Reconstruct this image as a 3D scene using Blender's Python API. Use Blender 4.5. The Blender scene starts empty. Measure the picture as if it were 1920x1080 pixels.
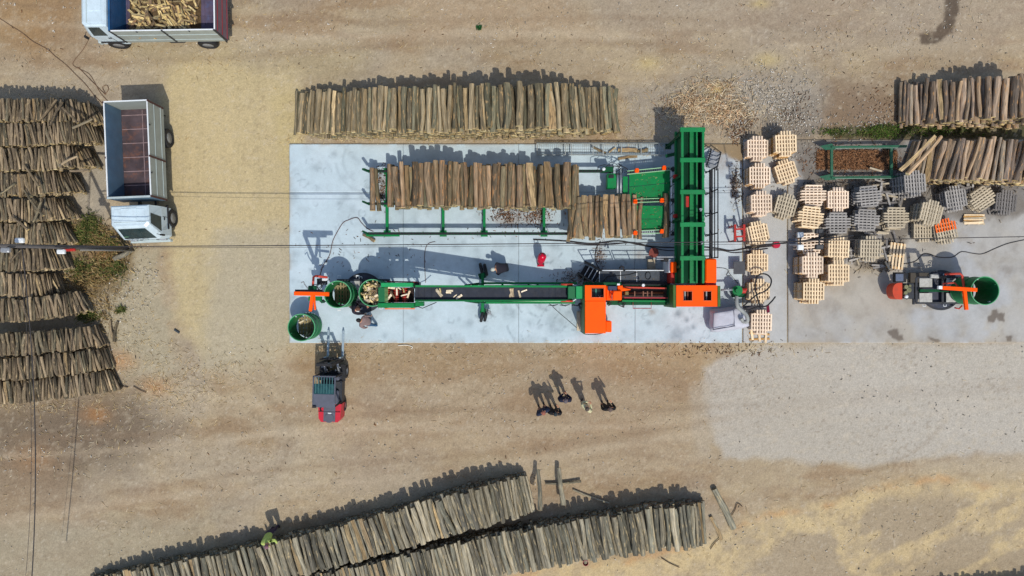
import bpy, bmesh, math, random
import numpy as np
from mathutils import Vector, Matrix, Quaternion
rnd = random.Random(7)
R = math.radians
D = bpy.data
SC = bpy.context.scene
COL = SC.collection
# ------------------------------------------------------------------ camera, sky, sun, exposure
H = 33.0
G = 38.0          # photo pixels per metre on the ground
cd = D.cameras.new('camera'); cam = D.objects.new('camera', cd); COL.objects.link(cam)
cam.location = (0, 0, H); cam.rotation_euler = (0, 0, 0)
cd.sensor_width = 36.0; cd.lens = 36.0 * (G * H) / 1920.0
cd.clip_start = 0.5; cd.clip_end = 3000
SC.camera = cam
SUNV = Vector((-0.237, 0.605, -1.0)).normalized()      # direction in which the light travels
w = D.worlds.new('World'); SC.world = w; w.use_nodes = True
nt = w.node_tree
bg = nt.nodes['Background']
sky = nt.nodes.new('ShaderNodeTexSky'); sky.sky_type = 'NISHITA'; sky.sun_disc = False
sky.sun_elevation = math.asin(-SUNV.z); sky.sun_rotation = math.atan2(-SUNV.x, -SUNV.y)
nt.links.new(sky.outputs[0], bg.inputs[0]); bg.inputs[1].default_value = 0.13
sky.dust_density = 1.6; sky.air_density = 1.0; sky.ozone_density = 0.8
sl = D.lights.new('sun', 'SUN'); so = D.objects.new('sun', sl); COL.objects.link(so)
sl.energy = 3.0; sl.angle = R(0.55); sl.color = (1.0, 0.95, 0.87)
so.rotation_euler = SUNV.to_track_quat('-Z', 'Y').to_euler(); so.location = (5, -15, 40)
SC.view_settings.view_transform = 'Standard'; SC.view_settings.look = 'None'
SC.view_settings.gamma = 1.0; SC.view_settings.exposure = 0.0
SC.view_settings.use_curve_mapping = False

def P(px, py, z=0.0):
    """point of the yard seen at photo pixel (px, py) when it lies z metres above the ground"""
    k = 1 - z / H
    return Vector(((px - 960) / G * k, (540 - py) / G * k, z))

# ------------------------------------------------------------------ materials
MATS = {}
def hexs(r, g, b):
    f = lambda c: ((c / 255) / 12.92 if c / 255 <= .04045 else ((c / 255 + .055) / 1.055) ** 2.4)
    return (f(r), f(g), f(b))
def mat(name, col, rough=0.6, metal=0.0, var=0.12, scale=3.0, dirt=0.0, dirtcol=(0.16, 0.12, 0.08), bump=0.0, spec=0.4, rv=0.06):
    if name in MATS: return MATS[name]
    m = D.materials.new(name); m.use_nodes = True
    n = m.node_tree; L = n.links.new
    b = n.nodes['Principled BSDF']
    b.inputs['Roughness'].default_value = rough; b.inputs['Metallic'].default_value = metal
    b.inputs['Specular IOR Level'].default_value = spec
    tc = n.nodes.new('ShaderNodeTexCoord')
    ns = n.nodes.new('ShaderNodeTexNoise'); ns.inputs['Scale'].default_value = scale; ns.inputs['Detail'].default_value = 6
    ns.inputs['Roughness'].default_value = 0.65
    L(tc.outputs['Object'], ns.inputs['Vector'])
    mr = n.nodes.new('ShaderNodeMapRange'); mr.inputs[1].default_value = .3; mr.inputs[2].default_value = .7
    mr.inputs[3].default_value = 1 - var; mr.inputs[4].default_value = 1 + var
    L(ns.outputs[0], mr.inputs[0])
    vm = n.nodes.new('ShaderNodeVectorMath'); vm.operation = 'SCALE'; vm.inputs[0].default_value = col
    oi = n.nodes.new('ShaderNodeObjectInfo'); mo = n.nodes.new('ShaderNodeMapRange'); mo.inputs[3].default_value = 1 - rv; mo.inputs[4].default_value = 1 + rv; L(oi.outputs['Random'], mo.inputs[0])
    mm = n.nodes.new('ShaderNodeMath'); mm.operation = 'MULTIPLY'; L(mr.outputs[0], mm.inputs[0]); L(mo.outputs[0], mm.inputs[1])
    L(mm.outputs[0], vm.inputs['Scale'])
    out = vm.outputs[0]
    if dirt > 0:
        n2 = n.nodes.new('ShaderNodeTexNoise'); n2.inputs['Scale'].default_value = scale * 1.7; n2.inputs['Detail'].default_value = 8
        n2.inputs['Roughness'].default_value = .7
        L(tc.outputs['Object'], n2.inputs['Vector'])
        m2 = n.nodes.new('ShaderNodeMapRange'); m2.inputs[1].default_value = .5; m2.inputs[2].default_value = .75
        m2.inputs[3].default_value = 0; m2.inputs[4].default_value = dirt
        L(n2.outputs[0], m2.inputs[0])
        mx = n.nodes.new('ShaderNodeMix'); mx.data_type = 'RGBA'
        L(m2.outputs[0], mx.inputs[0]); L(out, mx.inputs[6]); mx.inputs[7].default_value = (*dirtcol, 1)
        out = mx.outputs[2]
    L(out, b.inputs['Base Color'])
    if bump > 0:
        bp = n.nodes.new('ShaderNodeBump'); bp.inputs['Strength'].default_value = bump; bp.inputs['Distance'].default_value = .02
        L(ns.outputs[0], bp.inputs['Height']); L(bp.outputs[0], b.inputs['Normal'])
    m.diffuse_color = (*col, 1)
    MATS[name] = m
    return m

def attr_mat(name, rough=0.9, fine=120.0, amt=0.16, bump=0.4, dist=.02, mid=9.0, midamt=.12, spec=.2):
    """surface whose colour map is in the 'tone' attribute, with fine grain added"""
    m = D.materials.new(name); m.use_nodes = True
    n = m.node_tree; L = n.links.new; b = n.nodes['Principled BSDF']
    b.inputs['Roughness'].default_value = rough; b.inputs['Specular IOR Level'].default_value = spec
    at = n.nodes.new('ShaderNodeAttribute'); at.attribute_name = 'tone'
    tc = n.nodes.new('ShaderNodeNewGeometry')
    fac = []
    for sc_, am in ((fine * .12, amt), (mid, midamt), (2.2, midamt * .7)):
        ns = n.nodes.new('ShaderNodeTexNoise'); ns.inputs['Scale'].default_value = sc_; ns.inputs['Detail'].default_value = 5
        ns.inputs['Roughness'].default_value = .7
        L(tc.outputs['Position'], ns.inputs['Vector'])
        mr = n.nodes.new('ShaderNodeMapRange'); mr.inputs[1].default_value = .28; mr.inputs[2].default_value = .72
        mr.inputs[3].default_value = 1 - am; mr.inputs[4].default_value = 1 + am
        L(ns.outputs[0], mr.inputs[0]); fac.append((mr, ns))
    mu = n.nodes.new('ShaderNodeMath'); mu.operation = 'MULTIPLY'; L(fac[0][0].outputs[0], mu.inputs[0]); L(fac[1][0].outputs[0], mu.inputs[1])
    m3 = n.nodes.new('ShaderNodeMath'); m3.operation = 'MULTIPLY'; L(mu.outputs[0], m3.inputs[0]); L(fac[2][0].outputs[0], m3.inputs[1])
    vm = n.nodes.new('ShaderNodeVectorMath'); vm.operation = 'SCALE'; L(at.outputs['Color'], vm.inputs[0]); L(m3.outputs[0], vm.inputs['Scale'])
    L(vm.outputs[0], b.inputs['Base Color'])
    bp = n.nodes.new('ShaderNodeBump'); bp.inputs['Strength'].default_value = bump; bp.inputs['Distance'].default_value = dist
    L(fac[0][1].outputs[0], bp.inputs['Height']); L(bp.outputs[0], b.inputs['Normal'])
    MATS[name] = m
    return m

def wood_mat(name, c1, c2, c3, patch, moss, patchamt=.6, streak=(26, 1.6, 26)):
    """bark or sawn wood; reads the per-log coordinate 'lc' and shade 'tint', plus the object's own random number"""
    m = D.materials.new(name); m.use_nodes = True
    n = m.node_tree; L = n.links.new; b = n.nodes['Principled BSDF']
    b.inputs['Roughness'].default_value = .9; b.inputs['Specular IOR Level'].default_value = .15
    lc = n.nodes.new('ShaderNodeAttribute'); lc.attribute_name = 'lc'
    ti = n.nodes.new('ShaderNodeAttribute'); ti.attribute_name = 'tint'
    oi = n.nodes.new('ShaderNodeObjectInfo')
    ad = n.nodes.new('ShaderNodeMath'); ad.operation = 'ADD'; L(ti.outputs['Fac'], ad.inputs[0]); L(oi.outputs['Random'], ad.inputs[1])
    fr = n.nodes.new('ShaderNodeMath'); fr.operation = 'FRACT'; L(ad.outputs[0], fr.inputs[0])
    of = n.nodes.new('ShaderNodeVectorMath'); of.operation = 'MULTIPLY_ADD'
    L(fr.outputs[0], of.inputs[0]); of.inputs[1].default_value = (37, 53, 71); L(lc.outputs['Vector'], of.inputs[2])
    mp = n.nodes.new('ShaderNodeVectorMath'); mp.operation = 'MULTIPLY'; L(of.outputs[0], mp.inputs[0]); mp.inputs[1].default_value = streak
    ns = n.nodes.new('ShaderNodeTexNoise'); ns.inputs['Scale'].default_value = 1; ns.inputs['Detail'].default_value = 4; L(mp.outputs[0], ns.inputs['Vector'])
    ra = n.nodes.new('ShaderNodeValToRGB'); e = ra.color_ramp.elements
    e[0].position = 0; e[0].color = (*c1, 1); e[1].position = 1; e[1].color = (*c3, 1)
    x = e.new(.35); x.color = (*c2, 1); x = e.new(.62); x.color = (*moss, 1); x = e.new(.8); x.color = (*c1, 1)
    L(fr.outputs[0], ra.inputs[0])
    mr = n.nodes.new('ShaderNodeMapRange'); mr.inputs[1].default_value = .3; mr.inputs[2].default_value = .7
    mr.inputs[3].default_value = .42; mr.inputs[4].default_value = 1.5; L(ns.outputs[0], mr.inputs[0])
    f7 = n.nodes.new('ShaderNodeMath'); f7.operation = 'MULTIPLY'; L(fr.outputs[0], f7.inputs[0]); f7.inputs[1].default_value = 7.31
    f8 = n.nodes.new('ShaderNodeMath'); f8.operation = 'FRACT'; L(f7.outputs[0], f8.inputs[0])
    f9 = n.nodes.new('ShaderNodeMapRange'); f9.inputs[3].default_value = .58; f9.inputs[4].default_value = 1.3; L(f8.outputs[0], f9.inputs[0])
    f6 = n.nodes.new('ShaderNodeMath'); f6.operation = 'MULTIPLY'; L(mr.outputs[0], f6.inputs[0]); L(f9.outputs[0], f6.inputs[1]); mr = f6
    sc = n.nodes.new('ShaderNodeVectorMath'); sc.operation = 'SCALE'; L(ra.outputs[0], sc.inputs[0]); L(mr.outputs[0], sc.inputs['Scale'])
    mp2 = n.nodes.new('ShaderNodeVectorMath'); mp2.operation = 'MULTIPLY'; L(of.outputs[0], mp2.inputs[0]); mp2.inputs[1].default_value = (15, 2.6, 15)
    n2 = n.nodes.new('ShaderNodeTexNoise'); n2.inputs['Scale'].default_value = 1; n2.inputs['Detail'].default_value = 5; n2.inputs['Roughness'].default_value = .6
    L(mp2.outputs[0], n2.inputs['Vector'])
    m2 = n.nodes.new('ShaderNodeMapRange'); m2.inputs[1].default_value = .57; m2.inputs[2].default_value = .64; m2.inputs[3].default_value = 0
    m2.inputs[4].default_value = patchamt; L(n2.outputs[0], m2.inputs[0])
    mx = n.nodes.new('ShaderNodeMix'); mx.data_type = 'RGBA'; L(m2.outputs[0], mx.inputs[0]); L(sc.outputs[0], mx.inputs[6]); mx.inputs[7].default_value = (*patch, 1)
    L(mx.outputs[2], b.inputs['Base Color'])
    bp = n.nodes.new('ShaderNodeBump'); bp.inputs['Strength'].default_value = .7; bp.inputs['Distance'].default_value = .015
    L(ns.outputs[0], bp.inputs['Height']); L(bp.outputs[0], b.inputs['Normal'])
    MATS[name] = m
    return m

GREEN = mat('green_paint', hexs(0, 122, 62), .55, 0, .16, 2.5, .5, (.05, .08, .05), spec=.25)
DGREEN = mat('dark_green_paint', hexs(2, 74, 42), .6, 0, .2, 3, .5, (.04, .05, .035), spec=.2)
BARREL = mat('barrel_green_paint', hexs(16, 112, 62), .55, 0, .2, 3, .6, (.07, .14, .08))
ORANGE = mat('orange_paint', hexs(255, 88, 0), .6, 0, .06, 2, .25, hexs(200, 60, 5), spec=.15)
RED = mat('red_paint', hexs(176, 40, 30), .5, 0, .2, 4, .4, (.1, .05, .04))
TUBER = mat('red_tube_paint', hexs(190, 62, 44), .5, 0, .2, 4, .3, (.1, .05, .04))
BLACK = mat('black_rubber', (.014, .015, .018), .75, 0, .3, 5, .35, (.07, .06, .05))
BELT = mat('conveyor_belt_rubber', hexs(42, 47, 58), .8, 0, .25, 3, .4, (.08, .075, .07))
STEEL = mat('grey_steel', (.33, .35, .37), .45, .35, .2, 4, .3)
DSTEEL = mat('dark_steel', hexs(52, 56, 62), .55, .2, .25, 4, .4, (.09, .07, .05))
GRATE = mat('walkway_sheet_grey', hexs(66, 74, 82), .6, .1, .25, 3, .5, (.10, .08, .06))
PLATE = mat('worn_grey_plate', hexs(178, 178, 172), .6, 0, .2, 6, .7, (.22, .19, .15))
WHITE = mat('white_paint', (.74, .78, .79), .4, 0, .06, 2, .2, (.45, .45, .42))
CABW = mat('truck_white_paint', hexs(196, 214, 222), .35, 0, .08, 2, .35, (.35, .36, .36))
CABG = mat('truck_side_paint', hexs(176, 190, 190), .45, 0, .1, 2, .3, (.3, .3, .28))
BOARDG = mat('dropside_grey_paint', hexs(150, 158, 152), .5, 0, .1, 2, .4, (.25, .24, .2))
BLUEIN = mat('dropside_blue_paint', hexs(92, 120, 140), .5, 0, .15, 2, .4, (.15, .16, .17))
NAVY = mat('blue_bulkhead_paint', hexs(34, 84, 128), .5, 0, .2, 2, .3, (.05, .08, .12))
RUSTY = mat('rusty_truck_floor', hexs(78, 66, 70), .7, .1, .45, 1.4, .8, hexs(140, 88, 56))
LOADFLOOR = mat('scuffed_truck_floor', hexs(88, 78, 98), .6, .1, .35, 2.5, .7, hexs(74, 96, 140))
GLASS = mat('dark_window_glass', (.02, .04, .045), .12, 0, .3, 3)
TGLASS = mat('tinted_roof_glass', hexs(38, 78, 82), .15, 0, .4, 6)
FRED = mat('forklift_red_paint', hexs(196, 30, 52), .4, 0, .1, 3, .3, (.12, .03, .03))
FGREY = mat('forklift_grey_plastic', hexs(82, 86, 98), .5, 0, .15, 3, .4, (.08, .07, .07))
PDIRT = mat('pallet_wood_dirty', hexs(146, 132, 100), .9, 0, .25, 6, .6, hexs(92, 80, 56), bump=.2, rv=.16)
CREAM = mat('pallet_wood_new', hexs(234, 210, 172), .85, 0, .16, 5, .35, hexs(205, 150, 90), bump=.2, rv=.16)
CREAM2 = mat('pallet_wood_pink', hexs(234, 212, 186), .85, 0, .18, 5, .4, hexs(190, 150, 110), bump=.2, rv=.16)
PGREY = mat('pallet_wood_weathered', hexs(158, 154, 148), .9, 0, .25, 6, .5, hexs(92, 84, 78), bump=.2, rv=.16)
PDARK = mat('pallet_wood_old_grey', hexs(122, 118, 114), .9, 0, .3, 6, .5, hexs(60, 56, 54), bump=.2, rv=.16)
PTAN = mat('pallet_wood_tan', hexs(190, 177, 152), .9, 0, .25, 6, .5, hexs(120, 100, 78), bump=.2, rv=.16)
PEDGE = mat('pallet_wood_edge', hexs(184, 142, 84), .9, 0, .25, 6, .3, hexs(120, 88, 50))
PORANGE = mat('pallet_orange_paint', hexs(244, 108, 30), .7, 0, .12, 6, .4, hexs(200, 120, 70))
SACK = mat('white_sack_fabric', hexs(188, 190, 200), .9, 0, .08, 3, .3, (.35, .34, .36), bump=.3)
DUCT = mat('grey_duct_plastic', hexs(150, 154, 150), .6, 0, .15, 5)
SPLITF = wood_mat('split_wood_face', hexs(168, 144, 106), hexs(186, 164, 124), hexs(156, 130, 94), hexs(110, 96, 74), hexs(140, 124, 98), .85, (34, 2, 34))
FIRE = wood_mat('firewood_face', hexs(214, 188, 126), hexs(228, 208, 152), hexs(200, 168, 104), hexs(156, 120, 74), hexs(206, 186, 130), .5, (30, 2, 30))
PALEF = wood_mat('pale_split_wood', hexs(232, 214, 184), hexs(238, 222, 196), hexs(220, 196, 160), hexs(190, 160, 120), hexs(230, 214, 182), .4, (30, 2, 30))
ENDW = wood_mat('sawn_end_wood', hexs(206, 186, 136), hexs(190, 164, 112), hexs(214, 198, 152), hexs(150, 116, 72), hexs(176, 156, 112), .5, (20, 20, 20))
ENDD = wood_mat('weathered_end_wood', hexs(120, 108, 88), hexs(104, 92, 76), hexs(136, 122, 98), hexs(90, 70, 48), hexs(100, 98, 80), .5, (20, 20, 20))
BARKG = wood_mat('bark_grey_green', hexs(150, 136, 108), hexs(106, 97, 78), hexs(158, 142, 112), hexs(204, 168, 116), hexs(120, 118, 96), .6)
BARKD = wood_mat('bark_brown', hexs(146, 124, 98), hexs(108, 96, 78), hexs(158, 134, 106), hexs(196, 142, 90), hexs(128, 118, 90), .65)
BARKW = wood_mat('bark_weathered_grey', hexs(156, 148, 126), hexs(108, 104, 92), hexs(168, 158, 134), hexs(206, 184, 138), hexs(126, 124, 108), .6)
BARKL = wood_mat('bark_yellow_brown', hexs(134, 118, 96), hexs(92, 82, 68), hexs(158, 140, 112), hexs(200, 176, 132), hexs(108, 102, 84), .55)
BARKP = wood_mat('bark_mauve_grey', hexs(166, 144, 120), hexs(128, 114, 102), hexs(176, 148, 114), hexs(210, 160, 104), hexs(150, 138, 120), .6)

# ------------------------------------------------------------------ mesh helpers
class MB:
    def __init__(s): s.v = []; s.f = []; s.m = []
    def add(s, vs, fs, mi=0):
        o = len(s.v); s.v += [tuple(v) for v in vs]; s.f += [tuple(i + o for i in f) for f in fs]; s.m += [mi] * len(fs)
        return s
    def box(s, c, d, rz=0, ry=0, rx=0, mi=0, ch=0.0):
        h = [x / 2 for x in d]; M = Matrix.Rotation(rz, 3, 'Z') @ Matrix.Rotation(ry, 3, 'Y') @ Matrix.Rotation(rx, 3, 'X'); c = Vector(c)
        ch = min(ch, min(h) * .45)
        if ch <= 0:
            vs = [c + M @ Vector((sx * h[0], sy * h[1], sz * h[2])) for sz in (-1, 1) for sx, sy in ((-1, -1), (1, -1), (1, 1), (-1, 1))]
            return s.add(vs, [(0, 3, 2, 1), (4, 5, 6, 7), (0, 1, 5, 4), (1, 2, 6, 5), (2, 3, 7, 6), (3, 0, 4, 7)], mi)
        vs = []
        # rings: bottom inset, bottom, top, top inset
        for z, i in ((-h[2], ch), (-h[2] + ch, 0), (h[2] - ch, 0), (h[2], ch)):
            a, b_ = h[0] - i, h[1] - i; k = ch
            for x, y in ((-a + k, -b_), (a - k, -b_), (a, -b_ + k), (a, b_ - k), (a - k, b_), (-a + k, b_), (-a, b_ - k), (-a, -b_ + k)):
                vs.append(c + M @ Vector((x, y, z)))
        fs = [tuple(range(7, -1, -1)), tuple(range(24, 32))]
        for r in range(3):
            for i in range(8): fs.append((r * 8 + i, r * 8 + (i + 1) % 8, (r + 1) * 8 + (i + 1) % 8, (r + 1) * 8 + i))
        return s.add(vs, fs, mi)
    def bar(s, a, b, wd, ht, mi=0, ch=0.0):
        a = Vector(a); b = Vector(b); d = b - a; L_ = d.length
        if L_ < 1e-5: return s
        q = d.to_track_quat('X', 'Z').to_matrix(); c = (a + b) / 2
        t = MB().box((0, 0, 0), (L_, wd, ht), ch=ch)
        return s.add([c + q @ Vector(v) for v in t.v], t.f, mi)
    def tube(s, pts, r, n=8, mi=0, caps=True):
        pts = [Vector(p) for p in pts]; vs = []; fs = []
        rr = r if isinstance(r, (list, tuple)) else [r] * len(pts)
        up = None
        for i, p in enumerate(pts):
            t = (pts[min(i + 1, len(pts) - 1)] - pts[max(i - 1, 0)]).normalized()
            if up is None: up = Vector((0, 0, 1)) if abs(t.z) < .9 else Vector((1, 0, 0))
            x = t.cross(up).normalized(); y = x.cross(t).normalized(); up = y
            for k in range(n):
                a = 2 * math.pi * k / n; vs.append(p + rr[i] * (math.cos(a) * x + math.sin(a) * y))
        for i in range(len(pts) - 1):
            for k in range(n): fs.append((i * n + k, i * n + (k + 1) % n, (i + 1) * n + (k + 1) % n, (i + 1) * n + k))
        if caps: fs += [tuple(range(n - 1, -1, -1)), tuple(range((len(pts) - 1) * n, len(pts) * n))]
        return s.add(vs, fs, mi)
    def cyl(s, c, r, h, n=20, mi=0, axis='Z', r2=None):
        d = {'X': Vector((1, 0, 0)), 'Y': Vector((0, 1, 0)), 'Z': Vector((0, 0, 1))}[axis]; c = Vector(c)
        return s.tube([c - d * h / 2, c + d * h / 2], [r, r if r2 is None else r2], n, mi)
    def prism(s, poly, z0, z1, mi=0):
        n = len(poly); vs = [(x, y, z0) for x, y in poly] + [(x, y, z1) for x, y in poly]
        return s.add(vs, [tuple(range(n - 1, -1, -1)), tuple(range(n, 2 * n))] + [(i, (i + 1) % n, n + (i + 1) % n, n + i) for i in range(n)], mi)
    def lathe(s, prof, n=32, c=(0, 0, 0), mi=0, closed=False):
        vs = []; fs = []; m = len(prof)
        for k in range(n):
            a = 2 * math.pi * k / n
            for r, z in prof: vs.append((c[0] + r * math.cos(a), c[1] + r * math.sin(a), c[2] + z))
        for k in range(n):
            for j in range(m if closed else m - 1):
                j2 = (j + 1) % m
                fs.append((k * m + j, ((k + 1) % n) * m + j, ((k + 1) % n) * m + j2, k * m + j2))
        return s.add(vs, fs, mi)
    def mesh(s, name, mats, smooth=False):
        me = D.meshes.new(name); me.from_pydata(s.v, [], s.f)
        for m_ in (mats if isinstance(mats, (list, tuple)) else [mats]): me.materials.append(m_)
        if any(s.m): me.polygons.foreach_set('material_index', s.m)
        if smooth: me.shade_smooth()
        me.update()
        return me

def obj(name, mesh_, parent=None, loc=None, rz=None):
    o = D.objects.new(name, mesh_); COL.objects.link(o)
    if parent is not None: o.parent = parent
    if loc is not None: o.location = loc
    if rz is not None: o.rotation_euler = (0, 0, rz)
    return o
def tag(o, label=None, cat=None, group=None, kind=None):
    if label: o['label'] = label
    if cat: o['category'] = cat
    if group: o['group'] = group
    if kind: o['kind'] = kind
    return o
class Thing:
    """an Empty with parts whose meshes are given in world metres; org is subtracted"""
    def __init__(s, name, org, label, cat, group=None):
        s.o = Vector(org); s.e = D.objects.new(name, None); COL.objects.link(s.e); s.e.location = s.o; s.e.empty_display_size = .2
        tag(s.e, label, cat, group)
    def part(s, name, mb, mats, parent=None, smooth=False, label=None, kind=None):
        mb.v = [(v[0] - s.o.x, v[1] - s.o.y, v[2] - s.o.z) for v in mb.v]
        o = obj(name, mb.mesh(name, mats, smooth), parent or s.e)
        if label: o['label'] = label
        if kind: o['kind'] = kind
        return o
def pbox(x0, y0, x1, y1, z0, z1, ch=.02, mb=None, mi=0):
    """box whose top face is seen at photo pixels x0..x1, y0..y1"""
    a = P(x0, y0, z1); b = P(x1, y1, z1)
    return (mb or MB()).box(((a.x + b.x) / 2, (a.y + b.y) / 2, (z0 + z1) / 2), (abs(b.x - a.x), abs(a.y - b.y), z1 - z0), ch=ch, mi=mi)
TENS = ['', '', 'twenty', 'thirty', 'forty', 'fifty', 'sixty', 'seventy', 'eighty', 'ninety']
ONES = ['', 'first', 'second', 'third', 'fourth', 'fifth', 'sixth', 'seventh', 'eighth', 'ninth', 'tenth', 'eleventh', 'twelfth', 'thirteenth',
        'fourteenth', 'fifteenth', 'sixteenth', 'seventeenth', 'eighteenth', 'nineteenth']
def ordw(n):
    if n >= 100: return 'hundredth' if n == 100 else 'hundred-and-' + ordw(n - 100)
    if n < 20: return ONES[n]
    return TENS[n // 10][:-1] + 'ieth' if n % 10 == 0 else TENS[n // 10] + '-' + ONES[n % 10]

# ------------------------------------------------------------------ numpy noise
def vnoise(x, y, seed):
    xi = np.floor(x).astype(np.int64); yi = np.floor(y).astype(np.int64); xf = x - xi; yf = y - yi
    def h(a, b):
        n = (a * 374761393 + b * 668265263 + seed * 144269504) & 0xffffffff
        n = ((n ^ (n >> 13)) * 1274126177) & 0xffffffff
        return ((n ^ (n >> 16)) & 0xffff) / 65535.0
    u = xf * xf * (3 - 2 * xf); v = yf * yf * (3 - 2 * yf)
    return (h(xi, yi) * (1 - u) + h(xi + 1, yi) * u) * (1 - v) + (h(xi, yi + 1) * (1 - u) + h(xi + 1, yi + 1) * u) * v
def fbm(x, y, sc, seed=0, octv=4):
    s = 0; a = 1; t = 0
    for i in range(octv):
        s = s + a * vnoise(x / sc, y / sc, seed + i * 17); t += a; a *= .55; sc /= 2.03
    return s / t
def sdist(x, y, poly):
    """signed distance to polygon, negative inside (numpy)"""
    d = np.full(x.shape, 1e9); ins = np.zeros(x.shape, bool); n = len(poly)
    for i in range(n):
        ax, ay = poly[i]; bx, by = poly[(i + 1) % n]; ex, ey = bx - ax, by - ay; wx, wy = x - ax, y - ay
        t = np.clip((wx * ex + wy * ey) / (ex * ex + ey * ey + 1e-9), 0, 1)
        d = np.minimum(d, (wx - ex * t) ** 2 + (wy - ey * t) ** 2)
        c = ((ay > y) != (by > y)) & (x < (bx - ax) * (y - ay) / ((by - ay) if by != ay else 1e-9) + ax)
        ins ^= c
    return np.where(ins, -1, 1) * np.sqrt(d)
def smooth(e0, e1, x):
    t = np.clip((x - e0) / (e1 - e0), 0, 1); return t * t * (3 - 2 * t)
def grid_mesh(name, xs, ys, zf, colf, m):
    """sheet over world coordinates xs, ys; zf and colf take photo-pixel coordinates"""
    X, Y = np.meshgrid(xs, ys); nx, ny = len(xs), len(ys)
    px = X * G + 960; py = 540 - Y * G
    Z = zf(px, py); c = colf(px, py)
    co = np.stack([X, Y, Z], -1).reshape(-1, 3).astype(np.float32)
    idx = np.arange(nx * ny).reshape(ny, nx)
    q = np.stack([idx[:-1, :-1], idx[:-1, 1:], idx[1:, 1:], idx[1:, :-1]], -1).reshape(-1, 4)
    me = D.meshes.new(name)
    me.vertices.add(len(co)); me.vertices.foreach_set('co', co.ravel())
    me.loops.add(q.size); me.loops.foreach_set('vertex_index', q.ravel().astype(np.int32))
    me.polygons.add(len(q)); me.polygons.foreach_set('loop_start', np.arange(0, q.size, 4, dtype=np.int32))
    me.update(calc_edges=True)
    a = me.attributes.new('tone', 'FLOAT_COLOR', 'POINT')
    col = np.ones((nx * ny, 4), np.float32); col[:, :3] = np.clip(c.reshape(-1, 3), 0, 1)
    a.data.foreach_set('color', col.ravel())
    me.materials.append(m); me.shade_smooth()
    return me
def bulk(name, V, F, m, attrs=None, mi=None):
    """one mesh from numpy vertex array and a list of faces arrays"""
    me = D.meshes.new(name)
    me.vertices.add(len(V)); me.vertices.foreach_set('co', V.astype(np.float32).ravel())
    loops = np.concatenate([f.ravel() for f in F]).astype(np.int32)
    sizes = np.concatenate([np.full(len(f), f.shape[1]) for f in F])
    me.loops.add(len(loops)); me.loops.foreach_set('vertex_index', loops)
    me.polygons.add(len(sizes)); me.polygons.foreach_set('loop_start', np.concatenate([[0], np.cumsum(sizes)[:-1]]).astype(np.int32))
    for x in (m if isinstance(m, (list, tuple)) else [m]): me.materials.append(x)
    if mi is not None: me.polygons.foreach_set('material_index', mi.astype(np.int32))
    me.update(calc_edges=True)
    for k, v in (attrs or {}).items():
        if v.ndim == 1:
            a = me.attributes.new(k, 'FLOAT', 'POINT'); a.data.foreach_set('value', v.astype(np.float32))
        elif v.shape[1] == 3:
            a = me.attributes.new(k, 'FLOAT_VECTOR', 'POINT'); a.data.foreach_set('vector', v.astype(np.float32).ravel())
        else:
            a = me.attributes.new(k, 'FLOAT_COLOR', 'POINT'); a.data.foreach_set('color', v.astype(np.float32).ravel())
    return me

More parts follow.
